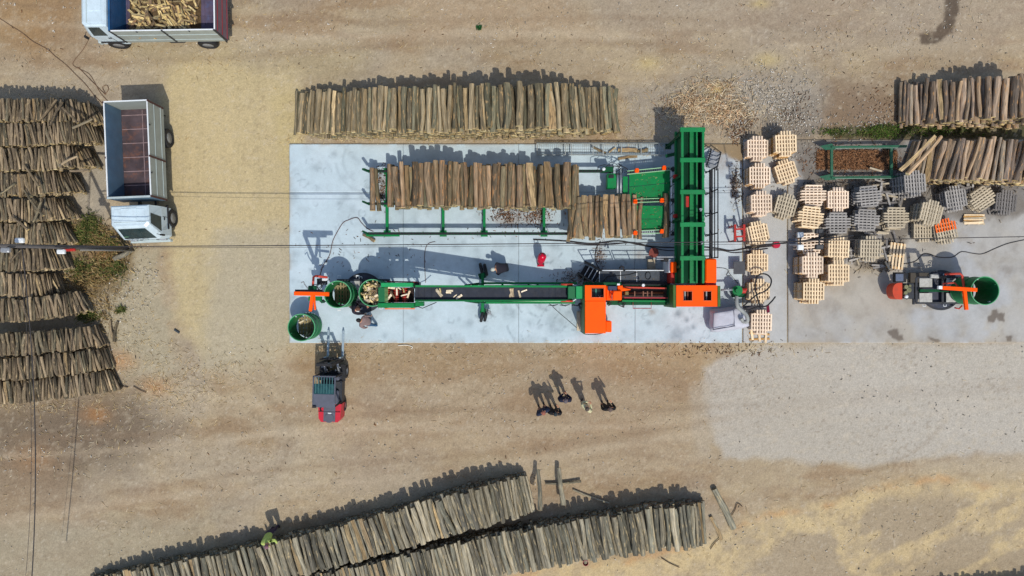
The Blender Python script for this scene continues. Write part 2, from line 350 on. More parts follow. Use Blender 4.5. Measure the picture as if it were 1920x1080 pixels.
# ------------------------------------------------------------------ the ground
K = 0.91           # photo brightness of a sunlit face -> surface colour
def C(r, g, b): return np.array([c * K for c in hexs(r, g, b)])
def wig(px, py, sc, amp, seed): return (fbm(px, py, sc, seed) - .5) * 2 * amp
def ground_col(px, py):
    shp = px.shape
    col = np.zeros(shp + (3,)) + C(166, 149, 122)
    def mixc(m_, c): nonlocal col; col = col * (1 - m_[..., None]) + c * m_[..., None]
    # broad tonal drifts of the trodden earth, streaked along the driving direction
    a = fbm(px * .3, py, 60, 3); mixc(smooth(.42, .68, a) * .6, C(182, 166, 138))
    a = fbm(px * .28, py, 40, 11); mixc(smooth(.48, .7, a) * .6, C(150, 124, 94)); a = fbm(px * .4, py, 22, 14); mixc(smooth(.5, .75, a) * .4, C(186, 168, 134))
    a = fbm(px * .35, py + .12 * px, 30, 19); mixc(smooth(.55, .75, a) * .35, C(134, 112, 86)); a = fbm(px, py, 110, 27); mixc(smooth(.5, .75, a) * .4, C(160, 150, 134))
    w1 = wig(px, py, 60, 26, 5) + wig(px, py, 14, 9, 6)
    def reg(poly, c, soft=14, amt=1.0, wsc=1.0):
        d = sdist(px, py, poly) + w1 * wsc
        mixc((1 - smooth(-soft, soft, d)) * amt, c)
    # mauve-grey hard earth at the top, reddish soil on the right, dark soil bottom left
    reg([(1130, -60), (2000, -60), (2000, 70), (1500, 100), (1130, 60)], C(160, 146, 128), 40, .6)
    reg([(1530, 150), (1700, 150), (1700, 262), (1480, 262)], C(120, 98, 78), 40, .75)
    reg([(1560, 238), (2000, 228), (2000, 262), (1560, 262)], C(70, 68, 42), 6, .9, .2)  # shade in the gap between the far piles, put into the soil colour
    reg([(-60, 755), (250, 735), (330, 800), (240, 870), (90, 920), (-60, 900)], C(112, 98, 82), 45, .85)
    reg([(-60, 850), (120, 870), (160, 960), (-60, 1000)], C(146, 126, 102), 40, .6)
    reg([(-60, 1000), (420, 960), (260, 1140), (-60, 1140)], C(160, 152, 130), 40, .6)
    reg([(-60, -60), (170, -60), (150, 60), (60, 110), (-60, 40)], C(150, 116, 74), 40, .7)
    reg([(560, 650), (1330, 650), (1320, 700), (560, 720)], C(154, 126, 90), 20, .5)
    reg([(640, 700), (1280, 690), (1300, 900), (900, 860), (640, 900)], C(158, 136, 110), 60, .4)
    reg([(720, -40), (1060, -20), (1130, 60), (800, 70)], C(170, 148, 120), 40, .6)
    reg([(200, 60), (700, 90), (620, 170), (330, 180)], C(172, 158, 124), 40, .6)
    # sandy track on the left
    reg([(300, 120), (420, 100), (560, 150), (556, 640), (450, 690), (380, 668), (345, 610), (312, 520), (300, 300)], C(190, 173, 132), 22, .95)
    reg([(330, 150), (500, 200), (470, 470), (330, 450)], C(196, 178, 136), 40, .7)
    reg([(400, 430), (556, 420), (556, 645), (450, 700), (375, 690), (390, 560)], C(176, 166, 142), 26, .8)
    reg([(520, 180), (556, 180), (548, 430), (535, 430)], C(190, 172, 122), 14, .5)
    # pale rubble soil beside the long piles
    reg([(150, 330), (200, 250), (205, 400), (190, 440), (140, 420)], C(160, 152, 136), 18, .8)
    reg([(215, 470), (305, 455), (312, 620), (345, 700), (240, 700), (190, 640), (205, 560)], C(168, 158, 132), 18, .85)
    reg([(135, 400), (240, 430), (250, 470), (225, 545), (120, 560)], C(122, 104, 72), 16, .8)
    for (x, y, r, s) in ((200, 482, 24, .8), (228, 678, 26, .7), (292, 725, 24, .6), (178, 778, 26, .5), (60, 860, 40, .3), (1160, 165, 22, .0)):
        m_ = np.exp(-(((px - x) / r) ** 2 + ((py - y) / (r * .6)) ** 2)); mixc(np.clip(m_ * s * .8 * (.5 + fbm(px, py, 12, 31)), 0, 1), C(186, 128, 66))
    # rubble north of the slab
    reg([(1180, 170), (1370, 120), (1530, 130), (1545, 262), (1180, 262)], C(152, 142, 126), 24, .75)
    reg([(1390, 150), (1530, 150), (1530, 225), (1400, 215)], C(164, 156, 142), 26, .6)
    reg([(1480, 178), (1540, 180), (1540, 262), (1430, 262), (1430, 215)], C(118, 110, 100), 12, .5)
    m_ = np.exp(-(((px - 1343) / 16) ** 2 + ((py - 169) / 11) ** 2)); mixc(m_, C(196, 172, 112))
    for (x, y, r) in ((1440, 112, 26), (1215, 118, 24), (1425, 6, 18)):
        m_ = np.exp(-(((px - x) / r) ** 2 + ((py - y) / (r * .5)) ** 2)); mixc(m_ * .6, C(196, 176, 120))
    # grey gravel field on the right
    reg([(1322, 690), (1345, 676), (1440, 646), (2000, 640), (2000, 850), (1800, 850), (1700, 862), (1620, 880), (1500, 868), (1360, 856), (1330, 780)], C(180, 173, 159), 8, .92, .5)
    reg([(1440, 646), (2000, 640), (2000, 860), (1700, 840)], C(186, 180, 168), 60, .5)
    reg([(1296, 735), (1326, 720), (1326, 850), (1300, 830)], C(172, 160, 140), 10, .6, .5)
    # yellow sawdust sand bottom right
    sand = [(960, 1085), (1010, 1060), (1180, 1048), (1325, 1008), (1390, 972), (1480, 950), (1560, 942), (1640, 905), (1760, 890), (1860, 905), (2000, 880), (2000, 1140), (960, 1140)]
    d = sdist(px, py, sand) + w1 * .45
    mm = 1 - smooth(-16, 18, d)
    pat = 1 - np.abs(fbm(px * .55 + 40, py + .35 * px, 110, 41, 5) - .5) * 2; pat = pat + .10 * (fbm(px, py, 12, 43) - .5)
    up_ = np.clip(-d / 60, 0, 1); ym = np.clip(smooth(.82, .97, pat) * .9 + (1 - smooth(.25, .9, up_)) * .75 + (px < 1330) * .6 * smooth(.3, .6, fbm(px, py, 40, 46)), 0, 1)
    ym = ym * (.42 + .45 * smooth(.3, .6, fbm(px, py, 20, 44)))
    cs = C(166, 150, 124) * (1 - ym[..., None]) + C(206, 184, 138) * ym[..., None]
    edge = (np.exp(-((d + 6) / 7) ** 2) * smooth(.4, .65, fbm(px, py, 50, 47)))[..., None] * .6; cs = cs * (1 - edge) + C(196, 146, 92) * edge
    mm = mm * .92
    col = col * (1 - mm[..., None]) + cs * mm[..., None]
    # wet track, worn patches
    for poly, c, s_ in (([(1776, -40), (1800, -40), (1800, 20), (1786, 62), (1752, 82), (1728, 82), (1722, 64), (1752, 56), (1768, 40)], C(92, 80, 68), .92),):
        d = sdist(px, py, poly) + wig(px, py, 10, 5, 77); mixc((1 - smooth(-4, 4, d)) * s_, c)
    # crumbly speckle
    sp = fbm(px * .6, py, 8, 51, 3); mixc(smooth(.58, .8, sp) * .25, C(196, 182, 156))
    lit = smooth(.5, .7, fbm(px, py, 70, 55)) * (1 - smooth(60, 90, np.abs(px - 430))); lit = np.maximum(lit, smooth(.45, .65, fbm(px * .5, py, 60, 56)) * ((py < 130) | (py > 645))); mixc(smooth(.55, .8, fbm(px, py, 5, 52, 3)) * .35 * lit, C(122, 102, 78))
    sp = vnoise(px / 2.6, py / 2.6, 57); mixc(smooth(.8, 1, sp) * .4, C(204, 194, 174)); mixc(smooth(.8, 1, 1 - sp) * .35, C(104, 90, 72))
    # turning marks of the loaders, with a tread pattern
    for k, (cx, cy, r_, a0, a1) in enumerate(((520, 980, 210, -2.6, -1.0), (520, 980, 244, -2.6, -1.0), (760, 620, 190, .4, 2.2), (760, 620, 222, .4, 2.2), (1180, 1060, 260, -2.4, -.9), (1180, 1060, 292, -2.4, -.9), (420, 820, 96, -1.2, 2.4), (420, 820, 124, -1.2, 2.4), (1500, -60, 150, .3, 2.6), (1500, -60, 182, .3, 2.6), (700, -90, 170, .5, 2.5), (1560, 700, 240, .3, 1.9), (1560, 700, 272, .3, 1.9))):
        dx_, dy_ = px - cx, py - cy; rq = np.hypot(dx_, dy_ * 1.25); an = np.arctan2(dy_, dx_)
        t = np.exp(-((rq - r_) / 5.5) ** 2) * smooth(a0, a0 + .3, an) * (1 - smooth(a1 - .3, a1, an)) * (.45 + .55 * fbm(px, py, 50, 130 + k)) * (.75 + .25 * np.sign(np.sin(an * r_ / 2.4)))
        mixc(np.clip(t * .42, 0, 1), C(130, 110, 86) if k % 3 else C(194, 178, 150))
    # narrow wheel tracks
    for k, (y0, sl_) in enumerate(((790, -.05), (818, -.05), (880, -.12), (906, -.12), (30, .02), (62, .02), (96, -.03))):
        yy = y0 + sl_ * (px - 600) + 9 * np.sin(px / 170 + k)
        t = np.exp(-((py - yy) / 7) ** 2) * (.3 + .7 * fbm(px, py, 90, 60 + k)); mixc(t * .45 * (1 - .7 * smooth(1300, 1400, px)), C(190, 174, 148) if k % 2 else C(134, 112, 88))
    for k, x0 in enumerate((338, 372, 452, 486)):
        xx = x0 + .03 * (py - 300) + 6 * np.sin(py / 130 + k)
        t = np.exp(-((px - xx) / 6) ** 2) * ((py > 120) & (py < 700)) * fbm(px, py, 80, 90 + k); mixc(t * .3, C(172, 158, 122))
    return col
def ground_z(px, py):
    z = -0.012 + (fbm(px, py, 60, 8) - .6) * .04 + (fbm(px, py, 5, 9, 2) - .6) * .010
    inside = (np.abs(px - 960) < 1400) & (np.abs(py - 540) < 900)
    return np.where(inside, np.minimum(z, -.003), -.02)
GROUND = attr_mat('trodden_earth', .95, 150, .26, .5, .02, 7, .09)
fx = np.arange(-26.6, 26.7, .085); fy = np.arange(-15.6, 15.7, .085)
outer = np.concatenate([np.arange(27.2, 60, .9), np.arange(62, 140, 5), [160, 220, 500, 1500]])
outy = np.concatenate([np.arange(16.2, 60, .9), np.arange(62, 140, 5), [160, 220, 500, 1500]])
me = grid_mesh('ground', np.concatenate([-outer[::-1], fx, outer]), np.concatenate([-outy[::-1], fy, outy]), ground_z, ground_col, GROUND)
tag(obj('ground', me), 'trodden brown and sandy yard earth around the concrete pads', kind='structure')

# ------------------------------------------------------------------ concrete slabs
rr = np.random.RandomState(5)
ringsA = [(rr.uniform(555, 690), rr.uniform(285, 520), rr.uniform(3, 8)) for _ in range(20)] + [(rr.uniform(820, 1080), rr.uniform(575, 640), rr.uniform(3, 8)) for _ in range(12)] + \
    [(rr.uniform(1170, 1330), rr.uniform(580, 640), rr.uniform(3, 8)) for _ in range(14)] + [(rr.uniform(550, 1390), rr.uniform(275, 640), rr.uniform(3, 7)) for _ in range(12)]
blobA = [(rr.uniform(548, 1390), rr.uniform(274, 640), rr.uniform(3, 10), rr.uniform(.1, .4)) for _ in range(220)] + \
    [(1271, 588, 8, .7), (1287, 600, 5, .7), (1300, 613, 6, .7), (1270, 628, 18, .5), (1215, 605, 6, .4), (955, 585, 14, .5), (1040, 610, 18, .45), (1075, 525, 16, .6)]
skA = [(rr.uniform(900, 1090), rr.uniform(565, 625), rr.uniform(-1.2, 1.2), rr.uniform(14, 34)) for _ in range(16)] + \
    [(rr.uniform(1000, 1180), rr.uniform(470, 500), rr.uniform(-1.5, 1.5), rr.uniform(8, 24)) for _ in range(8)]
blobB = [(rr.uniform(1400, 1930), rr.uniform(270, 640), rr.uniform(5, 26), rr.uniform(.1, .4)) for _ in range(170)]
def rings(px, py, lst, d):
    for x, y, r in lst:
        q = np.sqrt((px - x) ** 2 + (py - y) ** 2); d = np.maximum(d, np.exp(-((q - r * (.8 + .4 * vnoise(px / 5, py / 5, 5))) / 1.4) ** 2) * (.34 * smooth(.3, .7, vnoise(px / 5, py / 5, int(r * 7)))))
    return d
def blobs(px, py, lst, d):
    for x, y, r, s_ in lst:
        q = ((px - x) ** 2 + (py - y) ** 2) / (r * r); d = np.maximum(d, np.exp(-q) * s_)
    return d
def padA(px, py):
    col = np.zeros(px.shape + (3,)) + C(190, 208, 215)
    def mixc(m_, c): nonlocal col; col = col * (1 - m_[..., None]) + c * m_[..., None]
    a = fbm(px, py, 90, 2); mixc(smooth(.4, .7, a) * .5, C(198, 216, 224)); a = fbm(px, py, 50, 4); mixc(smooth(.52, .75, a) * .5, C(176, 192, 198))
    mixc(smooth(1150, 1400, px) * .55, C(190, 196, 200))
    d = np.zeros(px.shape); d = blobs(px, py, blobA, d) * fbm(px, py, 9, 21) * 1.5; d = rings(px, py, ringsA, d)
    for x, y, a_, l_ in skA:
        u = (px - x) * math.cos(a_) + (py - y) * math.sin(a_); v = -(px - x) * math.sin(a_) + (py - y) * math.cos(a_) + .006 * u * u
        d = np.maximum(d, np.exp(-(v / 2.2) ** 2) * (np.abs(u) < l_ / 2) * .4 * vnoise(px / 4, py / 4, 3) * 1.5)
    # long curved tyre marks near the rack
    for cx, cy, r in ((690, 300, 60), (690, 300, 46), (700, 420, 70), (560, 430, 60)):
        q = np.sqrt((px - cx) ** 2 + (py - cy) ** 2); d = np.maximum(d, np.exp(-((q - r) / 2.5) ** 2) * .22 * (fbm(px, py, 30, int(r)) > .45) * (px < cx))
    a = fbm(px, py, 26, 61); mixc(smooth(.55, .75, a) * .3, C(160, 172, 176)); a = fbm(px * .8, py, 34, 63); mixc(smooth(.5, .7, a) * .4, C(206, 222, 230))
    mixc(np.clip(d, 0, .8), C(104, 118, 128))
    # soil dusting at the rims and under the machine
    e = np.minimum(np.minimum(px - 543, 1475 - px), np.minimum(py - 270, 643 - py)); mixc(np.exp(-np.clip(e, 0, 99) / 3.5) * .6 * smooth(.35, .6, fbm(px, py, 16, 12)), C(168, 150, 122))
    for x, y, rx, ry, s_ in ((958, 408, 34, 16, .75), (1010, 405, 20, 14, .5), (716, 350, 10, 24, .6), (1085, 520, 34, 14, .5), (1125, 480, 10, 26, .4), (1222, 585, 7, 5, .5), (1205, 478, 18, 12, .4), (1350, 300, 26, 26, .5), (1375, 350, 8, 26, .6)):
        mixc(np.clip(np.exp(-(((px - x) / rx) ** 2 + ((py - y) / ry) ** 2)) * s_ * 2 * fbm(px, py, 7, 15), 0, .85), C(138, 108, 80))
    mixc((1 - smooth(-5, 5, sdist(px, py, [(1300, 262), (1400, 262), (1400, 312), (1375, 296), (1340, 282), (1300, 276)]) + wig(px, py, 14, 6, 2))) , C(150, 130, 100))
    return col
def padB(px, py):
    col = np.zeros(px.shape + (3,)) + C(178, 176, 170)
    def mixc(m_, c): nonlocal col; col = col * (1 - m_[..., None]) + c * m_[..., None]
    a = fbm(px, py, 80, 22); mixc(smooth(.4, .65, a) * .6, C(180, 172, 156)); a = fbm(px, py, 60, 24); mixc(smooth(.48, .7, a) * .6, C(182, 186, 190))
    a = fbm(px, py, 30, 26); mixc(smooth(.55, .75, a) * .5, C(158, 151, 140))
    d = np.zeros(px.shape); d = blobs(px, py, blobB, d) * fbm(px, py, 9, 27) * 1.5; mixc(np.clip(d, 0, .6), C(116, 108, 98))
    mixc(np.exp(-(((px - 1560) / 40) ** 2 + ((py - 520) / 26) ** 2)) * .3, C(168, 146, 110))
    mixc(np.exp(-(((px - 1610) / 50) ** 2 + ((py - 505) / 12) ** 2)) * .5, C(160, 140, 104))
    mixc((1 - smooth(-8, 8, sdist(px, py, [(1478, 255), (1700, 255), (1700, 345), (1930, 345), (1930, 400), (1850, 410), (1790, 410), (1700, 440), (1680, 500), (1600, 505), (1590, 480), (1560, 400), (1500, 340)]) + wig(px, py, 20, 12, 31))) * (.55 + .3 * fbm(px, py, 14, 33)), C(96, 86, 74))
    for poly in ([(1664, 622), (1674, 617), (1682, 617), (1684, 628), (1692, 628), (1693, 637), (1684, 640), (1672, 634)], [(1850, 595), (1858, 591), (1860, 582), (1868, 580), (1872, 588), (1882, 588), (1882, 602), (1872, 603), (1868, 596), (1862, 603), (1852, 604)],
                 [(1740, 631), (1752, 636), (1764, 638), (1758, 644), (1750, 640), (1740, 634)], [(1886, 632), (1896, 630), (1896, 640), (1888, 641)]):
        mixc((1 - smooth(-1.5, 2.5, sdist(px, py, poly) + wig(px, py, 7, 2.5, 5))) * .85, C(104, 94, 84))
    d = (vnoise(px / 3.2, py / 3.2, 99) > .93) * (fbm(px, py, 40, 98) > .5) * smooth(560, 640, py); mixc(d * .6, C(100, 90, 80))
    e = np.minimum(643 - py, py - 262); mixc(np.exp(-np.clip(e, 0, 99) / 4) * .6 * smooth(.3, .6, fbm(px, py, 16, 12)), C(160, 142, 114))
    return col
def padS(px, py):
    col = padB(px, py) * .35 + C(186, 188, 186) * .65
    return col
CONC = attr_mat('concrete_pale', .8, 150, .07, .15, .01, 6, .05, .3)
def slab_grid(structname, label, xs, ys, top, colf):
    """concrete pad: separate slabs with a recessed joint between them over one bed"""
    x0, x1 = xs[0], xs[-1]; y0, y1 = ys[0], ys[-1]
    a = P(x0, y1); b = P(x1, y0)
    bed = MB().box(((a.x + b.x) / 2, (a.y + b.y) / 2, top - .158), (b.x - a.x - .01, b.y - a.y - .01, .28))
    base = obj(structname, bed.mesh(structname, mat('slab_joint_dirt', (.3, .31, .31), .95)))
    tag(base, label, kind='structure')
    for i in range(len(xs) - 1):
        for j in range(len(ys) - 1):
            p = P(xs[i], ys[j + 1]); q = P(xs[i + 1], ys[j]); g = .005
            gx = np.linspace(p.x + g, q.x - g, max(2, int((q.x - p.x) / .055))); gy = np.linspace(p.y + g, q.y - g, max(2, int((q.y - p.y) / .055)))
            o = grid_mesh('concrete_slab', gx, gy, lambda X, Y: np.full(X.shape, top), colf, CONC)
            bm = bmesh.new(); bm.from_mesh(o)
            ed = [e for e in bm.edges if e.is_boundary]
            r_ = bmesh.ops.extrude_edge_only(bm, edges=ed)
            for v in r_['geom']:
                if isinstance(v, bmesh.types.BMVert): v.co.z -= .03
            bm.to_mesh(o); bm.free()
            ob = obj('concrete_slab', o, base)
PT = .05           # top of the concrete pads
slab_grid('concrete_pad', 'pale blue-grey concrete pad under the firewood machine', [543, 756, 972, 1190, 1391], [270, 361, 643], PT, padA)
slab_grid('concrete_strip', 'narrow light grey concrete strip under the outer pallet stacks', [1393, 1475], [262, 643], PT - .012, padS)
slab_grid('concrete_apron', 'worn grey concrete apron behind the pallets', [1477, 1960], [262, 643], PT - .02, padB)

# ------------------------------------------------------------------ loose litter (nobody could count it)
PRV = np.array([[-1, -.5, 0], [-1, .5, 0], [-1, 0, 1], [1, -.5, 0], [1, .5, 0], [1, 0, 1]], float)
def litter(name, label, spots, lr, wr, cols, seed, z=0.0, zj=0.0, flat=.6, zabs=None):
    """spots: (px, py, rx, ry, n) gaussian or (x0, y0, x1, y1, n, 'box')"""
    q = np.random.RandomState(seed); xs = []; zs = []
    for s_ in spots:
        if len(s_) == 6:
            c_ = np.stack([q.uniform(s_[0], s_[2], s_[4] * 3), q.uniform(s_[1], s_[3], s_[4] * 3)], 1)
            if s_[5] == 'box': c_ = c_[fbm(c_[:, 0], c_[:, 1], 70, seed) + .25 * fbm(c_[:, 0], c_[:, 1], 14, seed + 5) > .64]
            xs.append(c_[:s_[4]])
        else: xs.append(np.stack([q.normal(s_[0], s_[2], s_[4]), q.normal(s_[1], s_[3], s_[4])], 1))
    p = np.concatenate(xs); n = len(p)
    X = (p[:, 0] - 960) / G; Y = (540 - p[:, 1]) / G
    onpad = (p[:, 0] > 543) & (p[:, 1] > 262) & (p[:, 1] < 643) & ~((p[:, 0] < 1391) & (p[:, 1] < 270))
    Z = (np.where(onpad, PT, z) if zabs is None else zabs) + q.uniform(0, zj + 1e-6, n)
    if zabs is not None: X = X * (1 - zabs / H); Y = Y * (1 - zabs / H)
    a = q.uniform(0, math.pi, n); ln = q.uniform(*lr, n) ** 1.0 / 2; wd = q.uniform(*wr, n); th = wd * flat
    V = np.repeat(PRV[None], n, 0); V = V * np.stack([ln, wd, th], 1)[:, None, :]
    V[:, :, 1] += (V[:, :, 0] ** 2 - (ln ** 2)[:, None]) * q.uniform(-1.5, 1.5, n)[:, None]
    tl = q.uniform(-.18, .18, n) * (zj > 0)
    V[:, :, 2] += V[:, :, 0] * tl[:, None]
    c, s2 = np.cos(a)[:, None], np.sin(a)[:, None]
    W = np.stack([V[:, :, 0] * c - V[:, :, 1] * s2 + X[:, None], V[:, :, 0] * s2 + V[:, :, 1] * c + Y[:, None], V[:, :, 2] + Z[:, None]], -1)
    off = (np.arange(n) * 6)[:, None]
    F3 = np.concatenate([np.array([[0, 2, 1]]) + off, np.array([[3, 4, 5]]) + off]); F4 = np.concatenate([np.array([[0, 1, 4, 3]]) + off, np.array([[1, 2, 5, 4]]) + off, np.array([[2, 0, 3, 5]]) + off])
    cc = np.array([list(hexs(*x)) for x in cols]); ci = cc[q.randint(0, len(cc), n)] * q.uniform(.75, 1.15, (n, 1))
    T = np.ones((n, 6, 4)); T[:, :, :3] = ci[:, None, :]
    m = MATS.get('litter') or attr_mat('litter', .9, 100, .15, .2, .01)
    o = obj(name, bulk(name, W.reshape(-1, 3), [F3, F4], m, {'tone': T.reshape(-1, 4)}))
    return tag(o, label, kind='stuff')
ST = [(228, 212, 170), (236, 220, 182), (206, 180, 130), (188, 158, 112), (222, 196, 140), (240, 228, 200)]
litter('wood_splinters', 'pale wood splinters strewn over the yard earth', [
    (-20, 0, 1940, 130, 520, 'box'), (-20, 645, 1300, 900, 330, 'box'), (0, 760, 1000, 1080, 260, 'box'), (-20, 640, 1940, 1060, 90, 'box'), (420, 700, 40, 24, 140), (330, 720, 45, 28, 320), (240, 640, 30, 40, 180),
    (300, 700, 60, 40, 160), (260, 790, 90, 40, 200), (250, 540, 30, 50, 130), (1330, 210, 75, 30, 520), (1240, 190, 60, 40, 160), (1350, 120, 160, 30, 260), (1600, 110, 90, 30, 90), (440, 80, 110, 50, 330),
    (1190, 240, 40, 30, 160), (850, 262, 180, 4, 260), (600, 262, 60, 4, 60), (1250, 655, 110, 8, 150), (1420, 652, 40, 8, 80), (640, 660, 50, 12, 120), (900, 660, 150, 10, 160),
    (100, 762, 90, 6, 160), (120, 170, 60, 16, 60), (190, 560, 20, 40, 120), (1180, 1020, 140, 16, 150), (1560, 960, 120, 40, 120), (1800, 980, 90, 60, 90), (1600, 500, 60, 14, 40), (1380, 420, 10, 60, 30), (1150, 700, 200, 30, 60)],
    (.05, .28), (.009, .02), ST, 11, 0, .012)
litter('wood_shavings', 'heap of long pale offcut splinters north of the concrete pad', [(1330, 205, 38, 16, 560), (1300, 190, 26, 10, 160), (1370, 215, 22, 14, 180), (1345, 160, 30, 10, 120)], (.15, .5), (.014, .03), [(236, 218, 182), (244, 228, 198), (214, 188, 144), (222, 186, 148), (180, 150, 114)], 12, .0, .10)
litter('pebbles', 'small pale stones scattered on the yard', [(-20, 0, 1940, 140, 500, 'box'), (-20, 640, 1940, 1080, 700, 'box'), (240, 540, 30, 60, 160), (1450, 190, 40, 26, 700), (1490, 225, 26, 20, 260), (1600, 235, 40, 12, 90), (1400, 170, 50, 22, 260), (1640, 215, 30, 20, 80), (1380, 238, 12, 14, 160), (1500, 280, 30, 20, 60), (270, 510, 18, 10, 50), (80, 820, 60, 40, 60)],
    (.03, .11), (.018, .05), [(206, 200, 188), (178, 170, 156), (224, 220, 210), (150, 142, 128)], 13, 0, .006, .9)
litter('bark_flakes', 'dark brown bark flakes lying on the concrete and earth', [(952, 402, 14, 11, 260), (1008, 404, 11, 11, 220), (980, 400, 40, 14, 200), (716, 348, 6, 18, 130), (716, 372, 5, 5, 50), (1382, 242, 8, 14, 240), (1395, 228, 12, 10, 120), (1500, 200, 14, 22, 70), (1478, 215, 10, 10, 40),
    (1080, 522, 26, 10, 160), (1124, 480, 6, 24, 110), (700, 480, 60, 20, 60), (1000, 440, 300, 8, 90), (1380, 345, 8, 18, 90), (20, 0, 1900, 130, 90, 'box'), (20, 650, 1200, 900, 90, 'box'), (1260, 200, 14, 14, 60), (1350, 655, 60, 8, 120), (170, 480, 40, 40, 160), (1100, 395, 10, 20, 40), (1660, 200, 30, 24, 130)],
    (.05, .16), (.012, .035), [(92, 66, 46), (124, 84, 56), (66, 52, 42), (150, 108, 74), (84, 76, 70)], 14, 0, .02)
litter('bark_bed', 'thick bed of brown bark chips inside the empty green rack', [(1530, 282, 1680, 318, 3800, 'all'), (1600, 300, 50, 16, 900)], (.05, .17), (.012, .03), [(140, 98, 66), (160, 116, 80), (112, 78, 54), (176, 134, 98), (92, 66, 48)], 15, .0, .05)
litter('chip_edge', 'crumbs of bark and chips along the pallet side of the pad', [(1378, 350, 5, 22, 160), (1640, 350, 90, 12, 420), (1760, 350, 120, 10, 400), (1690, 420, 60, 30, 160), (1650, 500, 30, 8, 160), (1590, 350, 30, 20, 200)], (.05, .2), (.01, .03), [(110, 100, 92), (140, 120, 98), (176, 160, 136), (74, 66, 60)], 16, 0, .03)
def grass(name, label, spots, cols, seed, hh=(.05, .2)):
    q = np.random.RandomState(seed); xs = [np.stack([q.normal(s_[0], s_[2], s_[4]), q.normal(s_[1], s_[3], s_[4])], 1) for s_ in spots]
    p = np.concatenate(xs); n = len(p); X = (p[:, 0] - 960) / G; Y = (540 - p[:, 1]) / G; a = q.uniform(0, 6.28, n); L_ = q.uniform(*hh, n); wd = q.uniform(.008, .022, n)
    ln = q.uniform(.3, 1.1, n)
    dx, dy = np.cos(a), np.sin(a); nx, ny = -dy, dx
    V = np.zeros((n, 5, 3))
    V[:, 0] = np.stack([X - nx * wd, Y - ny * wd, 0 * X], 1); V[:, 1] = np.stack([X + nx * wd, Y + ny * wd, 0 * X], 1)
    mx_, my_ = X + dx * L_ * ln * .4, Y + dy * L_ * ln * .4
    V[:, 2] = np.stack([mx_ + nx * wd, my_ + ny * wd, L_ * .6], 1); V[:, 3] = np.stack([mx_ - nx * wd, my_ - ny * wd, L_ * .6], 1)
    V[:, 4] = np.stack([X + dx * L_ * ln, Y + dy * L_ * ln, L_ * .75], 1)
    off = (np.arange(n) * 5)[:, None]
    cc = np.array([list(hexs(*x)) for x in cols]); ci = cc[q.randint(0, len(cc), n)] * q.uniform(.7, 1.2, (n, 1)); T = np.ones((n, 5, 4)); T[:, :, :3] = ci[:, None]
    m = MATS.get('litter')
    return tag(obj(name, bulk(name, V.reshape(-1, 3), [np.array([[0, 1, 2, 3]]) + off, np.array([[3, 2, 4]]) + off], m, {'tone': T.reshape(-1, 4)})), label, kind='stuff')
grass('weeds', 'green weeds growing at the foot of the utility pole', [(172, 425, 10, 12, 600), (160, 445, 10, 9, 500), (195, 505, 22, 11, 260), (150, 505, 10, 10, 300), (222, 500, 8, 7, 200), (228, 580, 4, 3, 130), (165, 592, 12, 5, 350), (205, 455, 18, 8, 250)],
      [(72, 88, 38), (92, 102, 50), (112, 108, 62), (60, 70, 34)], 21, (.08, .32))
grass('dry_weeds', 'dry brown weeds and stalks beside the long log piles', [(185, 445, 26, 14, 700), (170, 520, 26, 16, 800), (205, 490, 18, 14, 400), (190, 580, 18, 22, 300)], [(140, 116, 72), (116, 92, 56), (160, 140, 96)], 22, (.08, .3))
grass('grass', 'strip of grass between the two far log piles', [(1655, 247, 16, 6, 1300), (1600, 247, 34, 5, 260), (1740, 246, 60, 6, 700), (1560, 248, 14, 3, 200)], [(74, 104, 34), (64, 86, 32), (104, 106, 58), (60, 62, 34)], 23, (.05, .17))  # blade greens darkened to paint in the shade between the piles
tag(grass('clover_tuft', 'small dark green tuft alone on the bare earth', [(898, 52, 2.2, 2.2, 150)], [(40, 92, 44), (32, 76, 40)], 24, (.04, .13)), kind='stuff')

